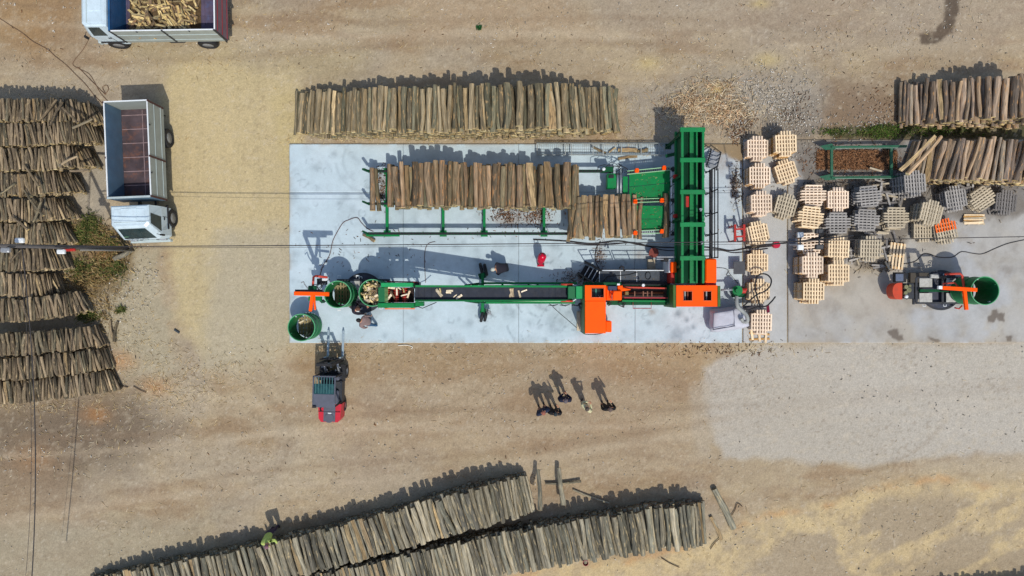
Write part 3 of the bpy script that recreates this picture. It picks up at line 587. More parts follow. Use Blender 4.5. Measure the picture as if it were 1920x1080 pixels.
# ------------------------------------------------------------------ logs
def log_mesh(name, seed, mats, n=9, seg=7, split=False, bend=.25, taper=.15):
    """log of radius 1 and length 1 along Y, knobbly, with sawn ends; material 0 bark, 1 end, 2 split face"""
    q = random.Random(seed); V = []; LC = []; F = []; M = []
    ph = q.uniform(0, 6); kn = [(q.uniform(-.4, .4), q.uniform(0, 6.28), q.uniform(.06, .2)) for _ in range(3)]
    for i in range(seg):
        t = i / (seg - 1) - .5
        cx = bend * math.sin(t * 3.2 + ph) - bend * math.sin(ph); cz = .5 * bend * math.sin(t * 4.1 + ph * 2)
        for k in range(n):
            a = 2 * math.pi * k / n + .3 * math.sin(seed)
            r = 1 - taper * t + q.uniform(-.09, .09)
            for kt, ka, kh in kn:
                r += kh * math.exp(-((t - kt) / .06) ** 2) * max(0, math.cos(a - ka)) ** 2
            x, z = r * math.cos(a), r * math.sin(a)
            if split: z = min(z, .12 + .1 * math.sin(t * 9 + seed) + q.uniform(-.03, .03))
            V.append((x + cx, t + q.uniform(-.004, .004) * (i in (0, seg - 1)), z + cz)); LC.append((x * .11, t * 2.0, z * .11))
    for i in range(seg - 1):
        for k in range(n):
            a, b_, c, d = i * n + k, i * n + (k + 1) % n, (i + 1) * n + (k + 1) % n, (i + 1) * n + k
            F.append((a, d, c, b_))
            top = split and all(LC[j][2] > 0 for j in (a, b_, c, d)) and k not in (0,)
            M.append(2 if top else 0)
    F.append(tuple(range(n))); M.append(1); F.append(tuple(range(seg * n - 1, (seg - 1) * n - 1, -1))); M.append(1)
    me = D.meshes.new(name); me.from_pydata(V, [], F)
    for m_ in mats: me.materials.append(m_)
    me.polygons.foreach_set('material_index', M)
    a = me.attributes.new('lc', 'FLOAT_VECTOR', 'POINT'); a.data.foreach_set('vector', [c for l in LC for c in l])
    a = me.attributes.new('tint', 'FLOAT', 'POINT'); a.data.foreach_set('value', [seed * .137 % 1] * len(V))
    me.polygons.foreach_set('use_smooth', [m_ == 0 and not split for m_ in M])
    me.update(); return me
def log_set(key, bark, end, bend=.25):
    return [log_mesh('log_%s_%d' % (key, i), i + 3, [bark, end, SPLITF], bend=bend * (.4 + .35 * (i % 4)), taper=.1 + .07 * (i % 3)) for i in range(7)] + \
           [log_mesh('split_log_%s_%d' % (key, i), i + 40, [bark, end, SPLITF], split=True, bend=bend) for i in range(2)]
class Heap:
    """hidden logs of one kind gathered into a single mesh"""
    def __init__(s): s.rows = []
    def build(s, name, label, mats):
        n = len(s.rows)
        if not n: return
        A = np.array(s.rows); N = 7
        ang = np.arange(N) * 2 * math.pi / N
        V = np.zeros((n, 3 * N, 3)); LCo = np.zeros((n, 3 * N, 3))
        q = np.random.RandomState(3)
        for j, t in enumerate((-.5, 0, .5)):
            rad = A[:, 3:4] * (1 - .12 * t) * (1 + q.uniform(-.08, .08, (n, N))); bx = q.uniform(-.2, .2, (n, 1)) * A[:, 3:4] * (j == 1)
            x = rad * np.cos(ang)[None] + bx; z = rad * np.sin(ang)[None]; y = A[:, 4:5] * t + 0 * x
            c, s_ = np.cos(A[:, 5:6]), np.sin(A[:, 5:6])
            V[:, j * N:(j + 1) * N, 0] = A[:, 0:1] + x * c - y * s_; V[:, j * N:(j + 1) * N, 1] = A[:, 1:2] + x * s_ + y * c; V[:, j * N:(j + 1) * N, 2] = A[:, 2:3] + z
            LCo[:, j * N:(j + 1) * N] = np.stack([x, y, z], -1)
        off = (np.arange(n) * 3 * N)[:, None]
        q4 = []
        for j in range(2):
            for k in range(N): q4.append([j * N + k, (j + 1) * N + k, (j + 1) * N + (k + 1) % N, j * N + (k + 1) % N])
        F4 = np.concatenate([np.array([f]) + off for f in q4]); caps = np.concatenate([np.array([list(range(N))]) + off, np.array([list(range(3 * N - 1, 2 * N - 1, -1))]) + off])
        mi = np.concatenate([np.zeros(len(F4)), np.ones(len(caps))]); ti = np.repeat(q.uniform(0, 1, n), 3 * N)
        o = obj(name, bulk(name, V.reshape(-1, 3), [F4, caps], mats, {'lc': LCo.reshape(-1, 3), 'tint': ti}, mi))
        return tag(o, label, kind='stuff')
def pack(L_, hf, rf, q, maxn=700):
    """logs dropped one by one into a heap: returns (s, z, r)"""
    xs = np.zeros(0); zs = np.zeros(0); rs = np.zeros(0); miss = 0
    while len(xs) < maxn and miss < 4:
        r = rf(); cand = q.uniform(r * .6, L_ - r * .6, 70)
        if len(xs):
            dx = cand[:, None] - xs[None]; s2 = (r + rs[None]) ** 2 * .98 - dx ** 2
            zr = np.where(s2 > 0, zs[None] + np.sqrt(np.maximum(s2, 0)), 0).max(1); zr = np.maximum(zr, r)
        else: zr = np.full(70, r)
        hv = np.array([hf(c / L_) for c in cand]); ok = zr + r <= hv + .03
        if not ok.any(): miss += 1; continue
        i = np.argmin(np.where(ok, zr, 99)); xs = np.append(xs, cand[i]); zs = np.append(zs, zr[i]); rs = np.append(rs, r)
    return xs, zs, rs
class Path:
    def __init__(s, pts, zf):
        n = len(pts); raw = [0]
        for a, b in zip(pts, pts[1:]): raw.append(raw[-1] + math.dist(a, b))
        s.p = [P(x, y, zf(r_ / raw[-1])).to_2d() for (x, y), r_ in zip(pts, raw)]; s.c = [0]
        for a, b in zip(s.p, s.p[1:]): s.c.append(s.c[-1] + (b - a).length)
        s.L = s.c[-1]
    def at(s, d):
        d = min(max(d, 0), s.L - 1e-6)
        for i in range(len(s.p) - 1):
            if d <= s.c[i + 1]:
                t = (d - s.c[i]) / (s.c[i + 1] - s.c[i]); pos = s.p[i].lerp(s.p[i + 1], t)
                def tang(j):
                    a = s.p[max(j - 1, 0)]; b = s.p[min(j + 1, len(s.p) - 1)]; return (b - a).normalized()
                tg = tang(i).lerp(tang(i + 1), t).normalized(); return pos, math.atan2(tg.y, tg.x)
TONE = ['grey', 'brown', 'greenish', 'weathered', 'knotty', 'rough-barked', 'smooth']
used_labels = set()
def lab(t):
    assert t not in used_labels, t
    used_labels.add(t); return t
def pile(kind, pts, zt, length, rf, hf, meshes, heap, where, group, seed, lean=0.0, jit=.06, yaw=.035, budget=999, depth=9, z0=0.0, ends=None):
    q = np.random.RandomState(seed); path = Path(pts, lambda t: z0 + max(.1, hf(t) - .12))
    xs, zs, rs = pack(path.L, hf, rf(q), q)
    # which logs show from above
    S = np.arange(0, path.L, .02); best = np.full(S.shape, -1); bz = np.full(S.shape, -1.0)
    for i in range(len(xs)):
        d = np.abs(S - xs[i]); m_ = d < rs[i]; top = zs[i] + np.sqrt(np.maximum(rs[i] ** 2 - d ** 2, 0)); u = m_ & (top > bz); best[u] = i; bz[u] = top[u]
    vis = {i: (best == i).sum() * .02 for i in range(len(xs))}
    top = sorted([i for i in vis if vis[i] > rs[i] * .5], key=lambda i: -vis[i])[:budget]; tops = set(top)
    order = sorted(top, key=lambda i: xs[i]); k = 0
    for i in range(len(xs)):
        pos, an = path.at(xs[i]); lj = length * q.uniform(.93, 1.06); yw = an + lean + q.uniform(-yaw, yaw); off = q.uniform(-jit, jit)
        if ends and xs[i] > path.L - ends: yw += .32 * (xs[i] - path.L + ends) / ends
        x = pos.x - math.sin(yw) * off; y = pos.y + math.cos(yw) * off
        if i in tops:
            me = meshes[q.randint(0, len(meshes))] if q.uniform() > .0 else meshes[0]
            if 'split' in me.name and q.uniform() < .6: me = meshes[q.randint(0, 5)]
            o = obj(kind, me); o.location = (x, y, z0 + zs[i] + .01)
            fl = math.pi if q.uniform() < .5 else 0
            o.rotation_euler = (q.uniform(-.012, .012), (q.uniform(-1.2, 1.2) if 'split' not in me.name else q.uniform(-.5, .5)), yw + fl)
            o.scale = (rs[i] * .95, lj, rs[i] * .95)
            n_ = order.index(i) + 1
            size = 'thick' if rs[i] > rf.big else ('slim' if rs[i] < rf.small else 'medium')
            tone = 'split-faced' if 'split' in me.name else TONE[i % len(TONE)]
            tag(o, lab('%s %s log, %s %s' % (size, tone, ordw(n_), where)), 'log', group)
        elif bz[min(int(xs[i] / .02), len(S) - 1)] - zs[i] < depth:
            heap.rows.append((x, y, z0 + zs[i], rs[i], lj, yw))
    return len(top), len(xs)
class RF:
    def __init__(s, lo, hi): s.lo, s.hi = lo, hi; s.big = lo + (hi - lo) * .68; s.small = lo + (hi - lo) * .3
    def __call__(s, q): return lambda: s.lo + (s.hi - s.lo) * q.beta(1.5, 2.0)
def interp(tab):
    xs = [a for a, b in tab]; ys = [b for a, b in tab]
    return lambda t: float(np.interp(t, xs, ys))
LG = log_set('grey', BARKG, ENDW, .5); LD = log_set('brown', BARKD, ENDW, .45); LW = log_set('weathered', BARKW, ENDD, .5); LP = log_set('mauve', BARKP, ENDW, .5); LL = log_set('yellow', BARKL, ENDW, .7)
hp_big = Heap(); hp_w = Heap(); hp_l = Heap(); hp_r = Heap(); cnt = {}
cnt['top'] = pile('log', [(552, 212), (640, 210), (800, 205), (960, 196), (1060, 200), (1157, 205)], 1.4, 2.05, RF(.065, .195),
    interp([(0, .35), (.05, .75), (.15, 1.25), (.4, 1.9), (.62, 2.1), (.68, 2.5), (.8, 2.2), (.88, 1.45), (.95, .95), (1, .6)]), LG, hp_big,
    'along the big pile above the pad', 'logs on top of the big pile north of the concrete pad', 101, jit=.1, yaw=.05)
cnt['A'] = pile('log', [(172, 1118), (300, 1096), (440, 1071), (590, 1036), (752, 992), (860, 962), (930, 944), (996, 924)], 1.0, 1.88, RF(.055, .16),
    interp([(0, .4), (.08, .8), (.3, 1.1), (.7, 1.1), (.88, 1.35), (.95, 1.1), (1, .5)]), LW, hp_w,
    'along the pile ending at the crossed timbers', 'logs on top of the long pile that ends in the crossed timbers', 102, lean=.04, jit=.08, yaw=.05)
cnt['B'] = pile('log', [(450, 1148), (700, 1095), (830, 1064), (945, 1040), (1060, 1020), (1158, 1004), (1250, 991), (1322, 978)], 1.1, 2.0, RF(.05, .15),
    interp([(0, .9), (.3, 1.05), (.7, 1.2), (.93, 1.25), (.97, 1.0), (1, .5)]), LW, hp_w,
    'along the lowest pile by the yellow sand', 'logs on top of the lowest pile beside the yellow sand', 103, lean=.03, jit=.08, yaw=.05)
cnt['RU'] = pile('rack_log', [(1688, 195), (1740, 191), (1830, 186), (1960, 178)], 1.1, 1.98, RF(.065, .195),
    interp([(0, .45), (.2, .85), (.35, 1.25), (.6, 1.8), (1, 2.4)]), LP, hp_r, 'in the far pile beyond the grass strip', 'logs in the far pile beyond the grass strip', 104, jit=.12, yaw=.07)
pile('rack_log', [(1650, 1166), (1800, 1164), (1980, 1158)], 1.2, 2.0, RF(.06, .17), interp([(0, 1.0), (.3, 1.2), (1, 1.4)]), LP, hp_r, 'below the picture', 'x', 109, budget=0)
cnt['RL'] = pile('rack_log', [(1706, 300), (1780, 299), (1860, 299), (1960, 301)], 1.2, 2.0, RF(.06, .17),
    interp([(0, .5), (.1, .9), (.25, 1.35), (1, 1.5)]), LP, hp_r, 'in the leaning pile behind the grey pallets', 'logs in the leaning pile behind the grey pallets', 105, lean=-.22, jit=.07, yaw=.08)
# logs on the loading deck
DZ = .85
cnt['D1'] = pile('deck_log', [(728, 349), (1086, 349)], DZ + .5, 2.08, RF(.09, .19), interp([(0, .5), (.12, .6), (.16, 1.15), (.34, 1.1), (.38, .72), (.8, .75), (.86, 1.05), (1, .7)]), LD, hp_big,
    'in the long row on the green loading deck', 'logs lying across the green loading deck', 106, jit=.08, yaw=.025, z0=DZ)
cnt['D2'] = pile('deck_log', [(1066, 407), (1196, 404)], DZ + .3, 2.02, RF(.09, .19), interp([(0, .6), (.6, .5), (1, .36)]), LD, hp_big,
    'in the lower row beside the green plates', 'logs in the lower row beside the green feed plates', 107, lean=-.05, jit=.05, yaw=.05, z0=DZ - .05)
def single(kind, px, py, z, L_, r, ang, me, label, group=None, pitch=0):
    o = obj(kind, me); p = P(px, py, z); o.location = p; o.rotation_euler = (pitch, 0, ang); o.scale = (r, L_, r)
    return tag(o, lab(label), 'log', group)
single('deck_log', 699, 355, DZ + .13, 2.05, .125, .02, LD[0], 'stout brown log lying first on the open end of the green deck')
single('deck_log', 707, 356, DZ + .12, 2.02, .1, .03, LD[2], 'thinner bark log beside the first log on the open end of the deck')
single('deck_log', 1199, 409, DZ + .17, 2.0, .1, -.05, LD[3], 'single crooked log lying on the lower green feed plate')
single('deck_log', 1250, 404, DZ + .25, 2.1, .145, 0, LD[5], 'single straight thick log at the edge of the green trough')
single('deck_log', 1073, 412, DZ + .35, 2.1, .08, -.2, LD[8], 'slanting split log at the bark end of the lower deck row')
# timbers by the bottom piles
single('loose_log', 1012, 918, .95, 1.95, .1, .06, LW[1], 'single leaning log resting upright beside the end of the pile', pitch=-.55)
single('loose_log', 1051, 912, .5, 1.75, .12, .05, LW[2], 'pale straight log standing across the thin crossbar timber', pitch=-.2)
single('loose_log', 1056, 906, .12, 1.75, .06, R(94), LW[3], 'thin dark timber lying crosswise under the pale straight log')
single('loose_log', 1358, 953, .15, 2.15, .155, R(26), LW[4], 'mossy dark log lying alone off the end of the lowest pile')
single('loose_log', 1344, 990, .1, 1.25, .09, R(22), LW[8], 'short split log on the sand beside the mossy dark log')
single('loose_log', 1108, 932, .08, 1.9, .05, R(70), LW[3], 'thin bent pole lying in the shadow between the two bottom piles')
single('loose_log', 692, 445, .1 + PT, .65, .08, R(62), LD[1], 'short brown log stub on the pad beside the lower deck rail')
single('loose_log', 1722, 288, 1.55, 2.3, .09, R(-47), LP[8], 'long split log fallen diagonally off the leaning pile')
single('loose_log', 1734, 292, 1.6, 2.4, .1, R(-42), LP[1], 'grey log fallen diagonally beside the long split one')
single('loose_log', 232, 478, .12, 1.0, .12, R(-62), LW[5], 'short thick log lying beside the foot of the utility pole')
single('loose_log', 208, 618, .1, .9, .06, R(2), LL[2], 'thin short stub beside the stacked rows on pale soil')
single('loose_log', 215, 622, .1, 1.0, .07, R(-6), LL[3], 'dark short stub lying next to the thin one on pale soil')
# long racks of slim cordwood beside the truck
ROWS = [  # (x0,y0)-(x1,y1) of the row's middle in the photo, height at the two ends
    ((-70, 206), (60, 207), (192, 216), 2.0, .85), ((-70, 255), (60, 253), (190, 252), 2.0, .95), ((-70, 300), (60, 300), (178, 296), 1.95, .9), ((-70, 348), (60, 346), (152, 343), 1.95, 1.0),
    ((-70, 396), (60, 394), (141, 392), 1.95, 1.0), ((-70, 439), (60, 439), (134, 438), 1.9, 1.0), ((-70, 487), (60, 487), (128, 485), 1.85, .95), ((-70, 534), (60, 534), (118, 532), 1.8, .9),
    ((-70, 586), (60, 580), (165, 566), 1.75, .8), ((-70, 650), (60, 644), (193, 630), 1.75, .8), ((-70, 696), (60, 689), (207, 672), 1.7, .8), ((-70, 742), (60, 732), (218, 712), 1.6, .7)]
tot = 0
for i, (a, b, c, h0, h1) in enumerate(ROWS):
    bud = 26 if i not in (10, 11) else 19
    r_ = pile('cordwood_log', [a, b, c], 1.6, 1.04, RF(.035, .10), interp([(0, h0), (.6, h0 - .05), (.88, (h0 + h1) / 2), (1, h1 * .5)]), LL, hp_l,
              'of the %s cordwood row from the top' % ordw(i + 1), 'logs on top of the %s cordwood row' % ordw(i + 1), 200 + i, jit=.06, yaw=.17, budget=min(bud, 296 - tot), depth=.55 if i < 11 else 1.2, lean=0, ends=.7)
    tot += r_[0]
    cnt['L%d' % i] = r_
for k, (x, y, a_, L_) in enumerate(((92, 205, -38, 1.15), (104, 212, -25, 1.2), (132, 216, 40, 1.0), (60, 330, 35, 1.2), (62, 382, 38, 1.5), (70, 398, -28, 1.0), (38, 418, 52, 1.0), (128, 300, -60, .9), (150, 320, 85, .9), (155, 232, -65, 1.0), (30, 478, -40, .8), (12, 356, -62, 1.0))):
    tx = ['the topmost row', 'the third row'][0]
    single('crossed_pole', x, y, 2.0, L_, .055, R(a_), LL[(k * 3) % 9], '%s pole lying askew over the cordwood rows, %s from the top' % (['pale', 'brown', 'grey'][k % 3], ordw(k + 1)), 'poles lying askew over the cordwood rows')
print('COUNTS', cnt)
hp_big.build('stacked_logs', 'inner logs of the big pile and the loading deck', [BARKG, ENDW])
hp_w.build('stacked_logs', 'inner logs of the two weathered bottom piles', [BARKW, ENDD])
hp_r.build('stacked_logs', 'inner logs of the two far piles beyond the pallets', [BARKP, ENDW])
hp_l.build('stacked_logs', 'inner logs of the cordwood rows beside the truck', [BARKL, ENDW])

# ------------------------------------------------------------------ octagonal pallets
SL = [.80, .88, 1.2, 1.2, 1.2, 1.2, .88, .80]       # lengths of the eight deck slats
SX = [(-3.5 + k) * .133 for k in range(8)]
CY = [-.38, -.19, 0, .19, .38]                           # five cross boards below
pm = {}
def slat_mesh(L_, m, wd=.074, th=.02):
    k = (round(L_, 2), m.name, wd)
    if k not in pm: pm[k] = MB().box((0, 0, 0), (wd, L_, th)).mesh('slat', m)
    return pm[k]
def cross_mesh(L_, m):
    k = ('c', round(L_, 2), m.name)
    if k not in pm: pm[k] = MB().box((0, 0, 0), (L_, .06, .02)).mesh('cross_board', m)
    return pm[k]
def whole_pallet(m, e):
    k = ('w', m.name)
    if k in pm: return pm[k]
    b = MB()
    for L_, x in zip(SL, SX): b.box((x, 0, .105), (.074, L_, .02))
    for y in CY:
        b.box((0, y, .085), (1.0, .06, .018), mi=1)
    for y in (-.36, 0, .36): b.box((0, y, .045), (1.0 if y == 0 else .74, .06, .062), mi=1)
    for x in (-.40, 0, .40): b.box((x, 0, .007), (.09, 1.0 if x == 0 else .74, .014), mi=1)
    pm[k] = b.mesh('pallet', [m, e]); return pm[k]
ptop = {}
def top_pallet(m, e, paint=None):
    k = (m.name, paint.name if paint else None)
    if k not in ptop:
        r_ = D.objects.new('pallet', None); COL.objects.link(r_)
        for i, (L_, x) in enumerate(zip(SL, SX)):
            if paint:
                t = MB().box((0, -L_ * .25, 0), (.074, L_ * .5, .02)).box((0, L_ * .25, 0), (.074, L_ * .5, .0201), mi=1).mesh('slat', [m, paint])
                obj('slat', t, r_, (x, 0, .105))
            else: obj('slat', slat_mesh(L_, m), r_, (x + .004 * math.sin(i * 5), .01 * math.sin(i * 3.3), .105 + .002 * (i % 2)), .008 * math.sin(i * 7))
        for y in CY: obj('cross_board', cross_mesh(1.0, m), r_, (0, y, .083))
        b = MB()
        for y in (-.36, 0, .36): b.box((0, y, .04), (1.0 if y == 0 else .74, .06, .062))
        for x in (-.40, 0, .40): b.box((x, 0, .0055), (.09, 1.0 if x == 0 else .74, .011))
        obj('bearer', b.mesh('bearer', e), r_)
        ptop[k] = [r_, False]
    r_, usedf = ptop[k]
    if not usedf: ptop[k][1] = True; return r_
    c = r_.copy(); COL.objects.link(c)
    for ch in list(r_.children):
        d = ch.copy(); COL.objects.link(d); d.parent = c
    return c
PH = .117
STK = [  # px, py of the top, rotation in degrees, number of pallets, deck wood, edge wood, what singles it out
 (1421, 278, 0, 5, CREAM2, PEDGE, 'pinkish stack at the top end of the outer column'), (1474, 269, 2, 9, CREAM, PEDGE, 'tall stack at the top end of the inner column'),
 (1425, 329, 0, 7, CREAM2, PEDGE, 'stack second from the top of the outer column'), (1475, 322, 18, 4, CREAM, PEDGE, 'low twisted stack below the tall top one'),
 (1428, 381, 1, 7, CREAM2, PEDGE, 'stack third from the top of the outer column'), (1474, 386, -16, 5, PTAN, PTAN, 'twisted weathered stack inside the outer column'),
 (1526, 366, 90, 5, CREAM2, PEDGE, 'top crosswise stack of new wood beside the green rack'), (1572, 374, 0, 5, CREAM2, PEDGE, 'upright stack below the bark bed'),
 (1521, 407, 84, 7, CREAM, PEDGE, 'crosswise stack below the top crosswise one'), (1572, 418, 90, 6, PGREY, PGREY, 'lilac-grey crosswise stack in the middle of the yard of pallets'),
 (1630, 368, 95, 7, PGREY, PDARK, 'grey slewed crosswise stack below the bark bed'), (1626, 412, 87, 7, PGREY, PTAN, 'grey crosswise stack with tan edges'),
 (1422, 438, 12, 6, CREAM, PEDGE, 'slewed yellowish stack next to the red stand'), (1421, 492, 0, 3, CREAM, PEDGE, 'low stack below the thick black cables'),
 (1521, 456, 93, 7, CREAM2, PEDGE, 'crosswise stack under the black floodlights'), (1573, 466, -2, 8, CREAM, PEDGE, 'pale stack next to the grey mossy one'),
 (1633, 466, -2, 7, PTAN, PGREY, 'dusty grey stack beside the scattered boards'), (1524, 497, 0, 10, CREAM2, PEDGE, 'tall stack above the lowest one of the inner group'),
 (1573, 512, 0, 9, CREAM, PEDGE, 'lowest stack of the outermost column'), (1526, 546, -1, 10, CREAM, PEDGE, 'lowest tall stack on the grey apron'),
 (1424, 546, 0, 5, CREAM, PEDGE, 'stack lying under the looped black hose'), (1428, 604, -1, 4, CREAM2, PEDGE, 'lowest low stack beside the white sack'),
 (1681, 408, 90, 5, PTAN, PTAN, 'lone crosswise stack with pale slats and tan base'), (1716, 343, 4, 11, PGREY, PDARK, 'tall dark grey stack against the leaning logs'),
 (1747, 399, -14, 9, PTAN, PGREY, 'tilting grey-tan stack above the orange-painted one'), (1793, 372, 9, 7, PGREY, PDARK, 'grey stack below the middle of the leaning logs'),
 (1843, 372, -56, 5, PTAN, PGREY, 'diagonal stack with slats slanting upwards'), (1887, 379, -6, 5, PDARK, PDARK, 'darkest old stack at the far end of the row'),
 (1733, 431, 0, 3, PTAN, PTAN, 'low tan stack partly covered by the tilting one'), (1775, 433, 12, 5, PTAN, PGREY, 'ORANGE')]
q = random.Random(31); npal = 0
for px, py, rot, n_, m_, e_, what in STK:
    base = -.0 if (px < 1640) else .0
    zb = PT - .02 if px > 1476 else PT - .012
    zt = zb + n_ * PH; pos = P(px, py, zt)
    # the stack below drifts a little
    dx, dy = 0, 0
    for k in range(n_):
        top = k == n_ - 1; z = zb + k * PH
        messy = .012 if m_ in (CREAM, CREAM2) else .045
        if top:
            par = what == 'ORANGE'
            o = top_pallet(m_, e_, PORANGE if par else None); o.location = (pos.x, pos.y, z); o.rotation_euler = (0, 0, R(rot)); o.hide_render = False
            t = 'octagonal pallet topped with bright orange paint across half its slats' if par else 'top pallet of the ' + what
        else:
            o = obj('pallet', whole_pallet(m_ if q.random() < .8 else e_, e_)); o.location = (pos.x + q.uniform(-messy, messy), pos.y + q.uniform(-messy, messy), z)
            o.rotation_euler = (0, 0, R(rot + q.uniform(-1, 1) * (1.5 if messy < .02 else 5) + (180 if k % 2 else 0)))
            t = '%s pallet from the ground in the %s' % (ordw(k + 1), what if what != 'ORANGE' else 'stack under the orange-painted top pallet')
        w_ = t.split()
        if len(w_) > 16: t = ' '.join(w_[:16])
        tag(o, lab(t), 'pallet', 'octagonal pallets stacked beside the machine'); npal += 1
print('PALLETS', npal)
# yellow flat pallet lying alone
fp = Thing('long_pallet', P(1680, 480, .1), 'single yellow rectangular pallet tilted beside the dark scattered boards', 'pallet')
Mx = Matrix.Translation(P(1680, 480, .12)) @ Matrix.Rotation(R(-7), 4, 'Z') @ Matrix.Rotation(R(4), 4, 'Y')
def xb(mb, c, d):
    t = MB().box(c, d); mb.add([Mx @ Vector(v) for v in t.v], t.f)
for x in (-.34, -.17, 0, .17, .34):
    b = MB(); xb(b, (x, 0, .06), (.1, 1.28, .022)); fp.part('slat', b, CREAM)
for y in (-.58, 0, .58):
    b = MB(); xb(b, (0, y, .0), (.8, .1, .09)); fp.part('bearer', b, PEDGE)
# broken pallet below the last low stack
bp_ = Thing('broken_pallet', P(1425, 630, .1), 'broken yellow pallet slipped under the lowest low stack', 'pallet')
for k, (x, y, a_) in enumerate(((1410, 628, 8), (1424, 631, 4), (1436, 633, -5))):
    b = MB().box(P(x, y, .1), (.11, .5, .03), rz=R(a_)); bp_.part('slat', b, CREAM)
for k, y in enumerate((626, 636)):
    b = MB().box(P(1424, y, .07), (1.0, .09, .03), rz=R(-4 + 6 * k)); bp_.part('cross_board', b, PEDGE)
# stack of yellow boards
for k in range(7):
    z = PT + .03 + k * .03; p = P(1826 + q.uniform(-1.5, 1.5), 404 + k * 2.9 * (1 if k < 6 else .8), z)
    o = obj('board', MB().box((0, 0, 0), (1.0 + .06 * math.sin(k * 4), .11, .028)).mesh('board', [CREAM, PEDGE, PTAN][k % 3])); o.location = p; o.rotation_euler = (0, 0, R(q.uniform(-4, 4)))
    tag(o, lab('%s loose board from the top of the yellow board pile by the diagonal pallets' % ordw(k + 1)), 'board', 'loose boards by the diagonal pallets')
def relabel(lst, key, fmt):
    for i, o in enumerate(sorted(lst, key=key)): o['label'] = lab(fmt % ordw(i + 1))
BROKEN = []
for k in range(84):   # grey broken boards around the weathered stacks
    cx, cy, sx, sy = q.choice([(1655, 345, 14, 14), (1663, 372, 9, 10), (1603, 468, 8, 14), (1655, 480, 9, 16), (1690, 372, 10, 14), (1650, 437, 14, 6), (1603, 486, 20, 6), (1722, 412, 8, 14), (1812, 350, 14, 5), (1865, 392, 8, 10)])
    z = PT + .05 + q.random() * .25; p = P(cx + q.gauss(0, sx * .7), cy + q.gauss(0, sy * .7), z)
    L_ = q.uniform(.35, 1.0); key = round(L_, 1); o = obj('broken_board', MB().box((0, 0, 0), (key, .085, .022)).mesh('broken_board', q.choice([PGREY, PDARK, PTAN, PGREY])) if ('bb', key) not in pm else pm[('bb', key)])
    o.location = p; o.rotation_euler = (q.uniform(-.3, .3), q.uniform(-.25, .25), q.choice([q.uniform(-.3, .3), R(90) + q.uniform(-.4, .4)]))
    tag(o, 'x', 'board', 'broken boards jumbled between the weathered pallet stacks'); BROKEN.append(o)
relabel(BROKEN, lambda o: o.location.x, 'grey broken board between the weathered stacks, %s from the trough side')

# ------------------------------------------------------------------ loading deck
def GP(px, py): return P(px, py, 0)
dk = Thing('loading_deck', P(960, 380, 0), 'long green log loading deck with three chain rails on cross beams', 'log deck')
zr = DZ - .06
def rail(py, x0, x1, label=None):
    b = MB(); b.bar(P(x0, py, zr), P(x1, py, zr), .13, .16, ch=.01)
    r_ = dk.part('rail', b, DGREEN)
    c = MB(); c.bar(P(x0 + 4, py, zr + .09), P(x1, py, zr + .09), .05, .03)
    n = int((x1 - x0) / 6)
    for i in range(n):
        p = P(x0 + 4 + i * 6, py, zr + .1); c.box(p, (.07, .09, .045), mi=0)
    dk.part('chain', c, BLACK, parent=r_)
    f = MB(); a = P(x0, py, zr); e = P(x0 - 9, py - 4, zr + .55); f.bar(a, e, .09, .12)
    dk.part('end_horn', f, DGREEN)
rail(321, 690, 1150); rail(382, 690, 1130); rail(438, 690, 1085)
for x in (726, 831, 908, 1020):
    b = MB(); b.bar(P(x, 318, .32), P(x, 441, .32), .13, .13, ch=.01); dk.part('cross_beam', b, GREEN)
    for y in (321, 382, 438):
        b = MB(); b.bar(P(x, y, PT), P(x, y, zr - .06), .12, .12).box(P(x, y, PT + .015), (.34, .3, .03)); dk.part('foot', b, GREEN)
b = MB(); b.box(P(718, 441, zr), (1.6, .12, .14), ch=.01); dk.part('side_box', b, GREEN)
# feed plates, their chain tracks and orange stops
def plate(name, quad, z, th, m, parentpart=None):
    """quad of photo pixels seen at height z"""
    t = [P(x, y, z) for x, y in quad]; l = [v - Vector((0, 0, th)) for v in t]
    b = MB(); b.add(t + l, [(0, 3, 2, 1), (4, 5, 6, 7), (0, 1, 5, 4), (1, 2, 6, 5), (2, 3, 7, 6), (3, 0, 4, 7)])
    b.f = [tuple(reversed(f)) for f in b.f]
    return dk.part(name, b, m, parent=parentpart)
pz = 1.0
plate('feed_plate', [(1180, 328), (1256, 320), (1256, 342), (1180, 350)], pz, .05, GREEN)
plate('feed_plate', [(1180, 351), (1256, 343), (1256, 378), (1180, 382)], pz - .02, .05, GREEN)
plate('feed_plate', [(1183, 386), (1254, 386), (1254, 410), (1183, 410)], pz - .03, .05, GREEN)
plate('feed_plate', [(1183, 411), (1254, 411), (1254, 432), (1183, 432)], pz - .05, .05, GREEN)
plate('feed_plate', [(1168, 331), (1177, 331), (1177, 375), (1168, 375)], pz - .05, .05, GREEN)
for (ya, yb, x0, x1) in ((324, 316, 1176, 1258), (377, 375, 1187, 1240), (436, 434, 1187, 1240)):
    for d in (-3, 3):
        b = MB(); b.bar(P(x0, ya + d, pz + .03), P(x1, yb + d, pz + .03), .03, .12); dk.part('track_side', b, mat('track_side_paint', hexs(150, 196, 150), .5))
    b = MB(); n = int((x1 - x0) / 4)
    for i in range(n):
        t = i / n; b.box(P(x0 + (x1 - x0) * t, ya + (yb - ya) * t, pz + .03), (.06, .07, .06))
    dk.part('chain', b, DSTEEL)
for (x, y) in ((1194, 320), (1245, 315), (1191, 378), (1241, 376), (1191, 437), (1241, 434)):
    b = MB().box(P(x, y, pz + .14), (.2, .19, .14), ch=.03).box(P(x, y - 3, pz + .24), (.13, .05, .14)); dk.part('orange_stop', b, ORANGE)
for x in (1184, 1250):
    for y in (322, 380, 434):
        b = MB().bar(P(x, y, PT), P(x, y, pz - .06), .14, .14); dk.part('foot', b, DGREEN)
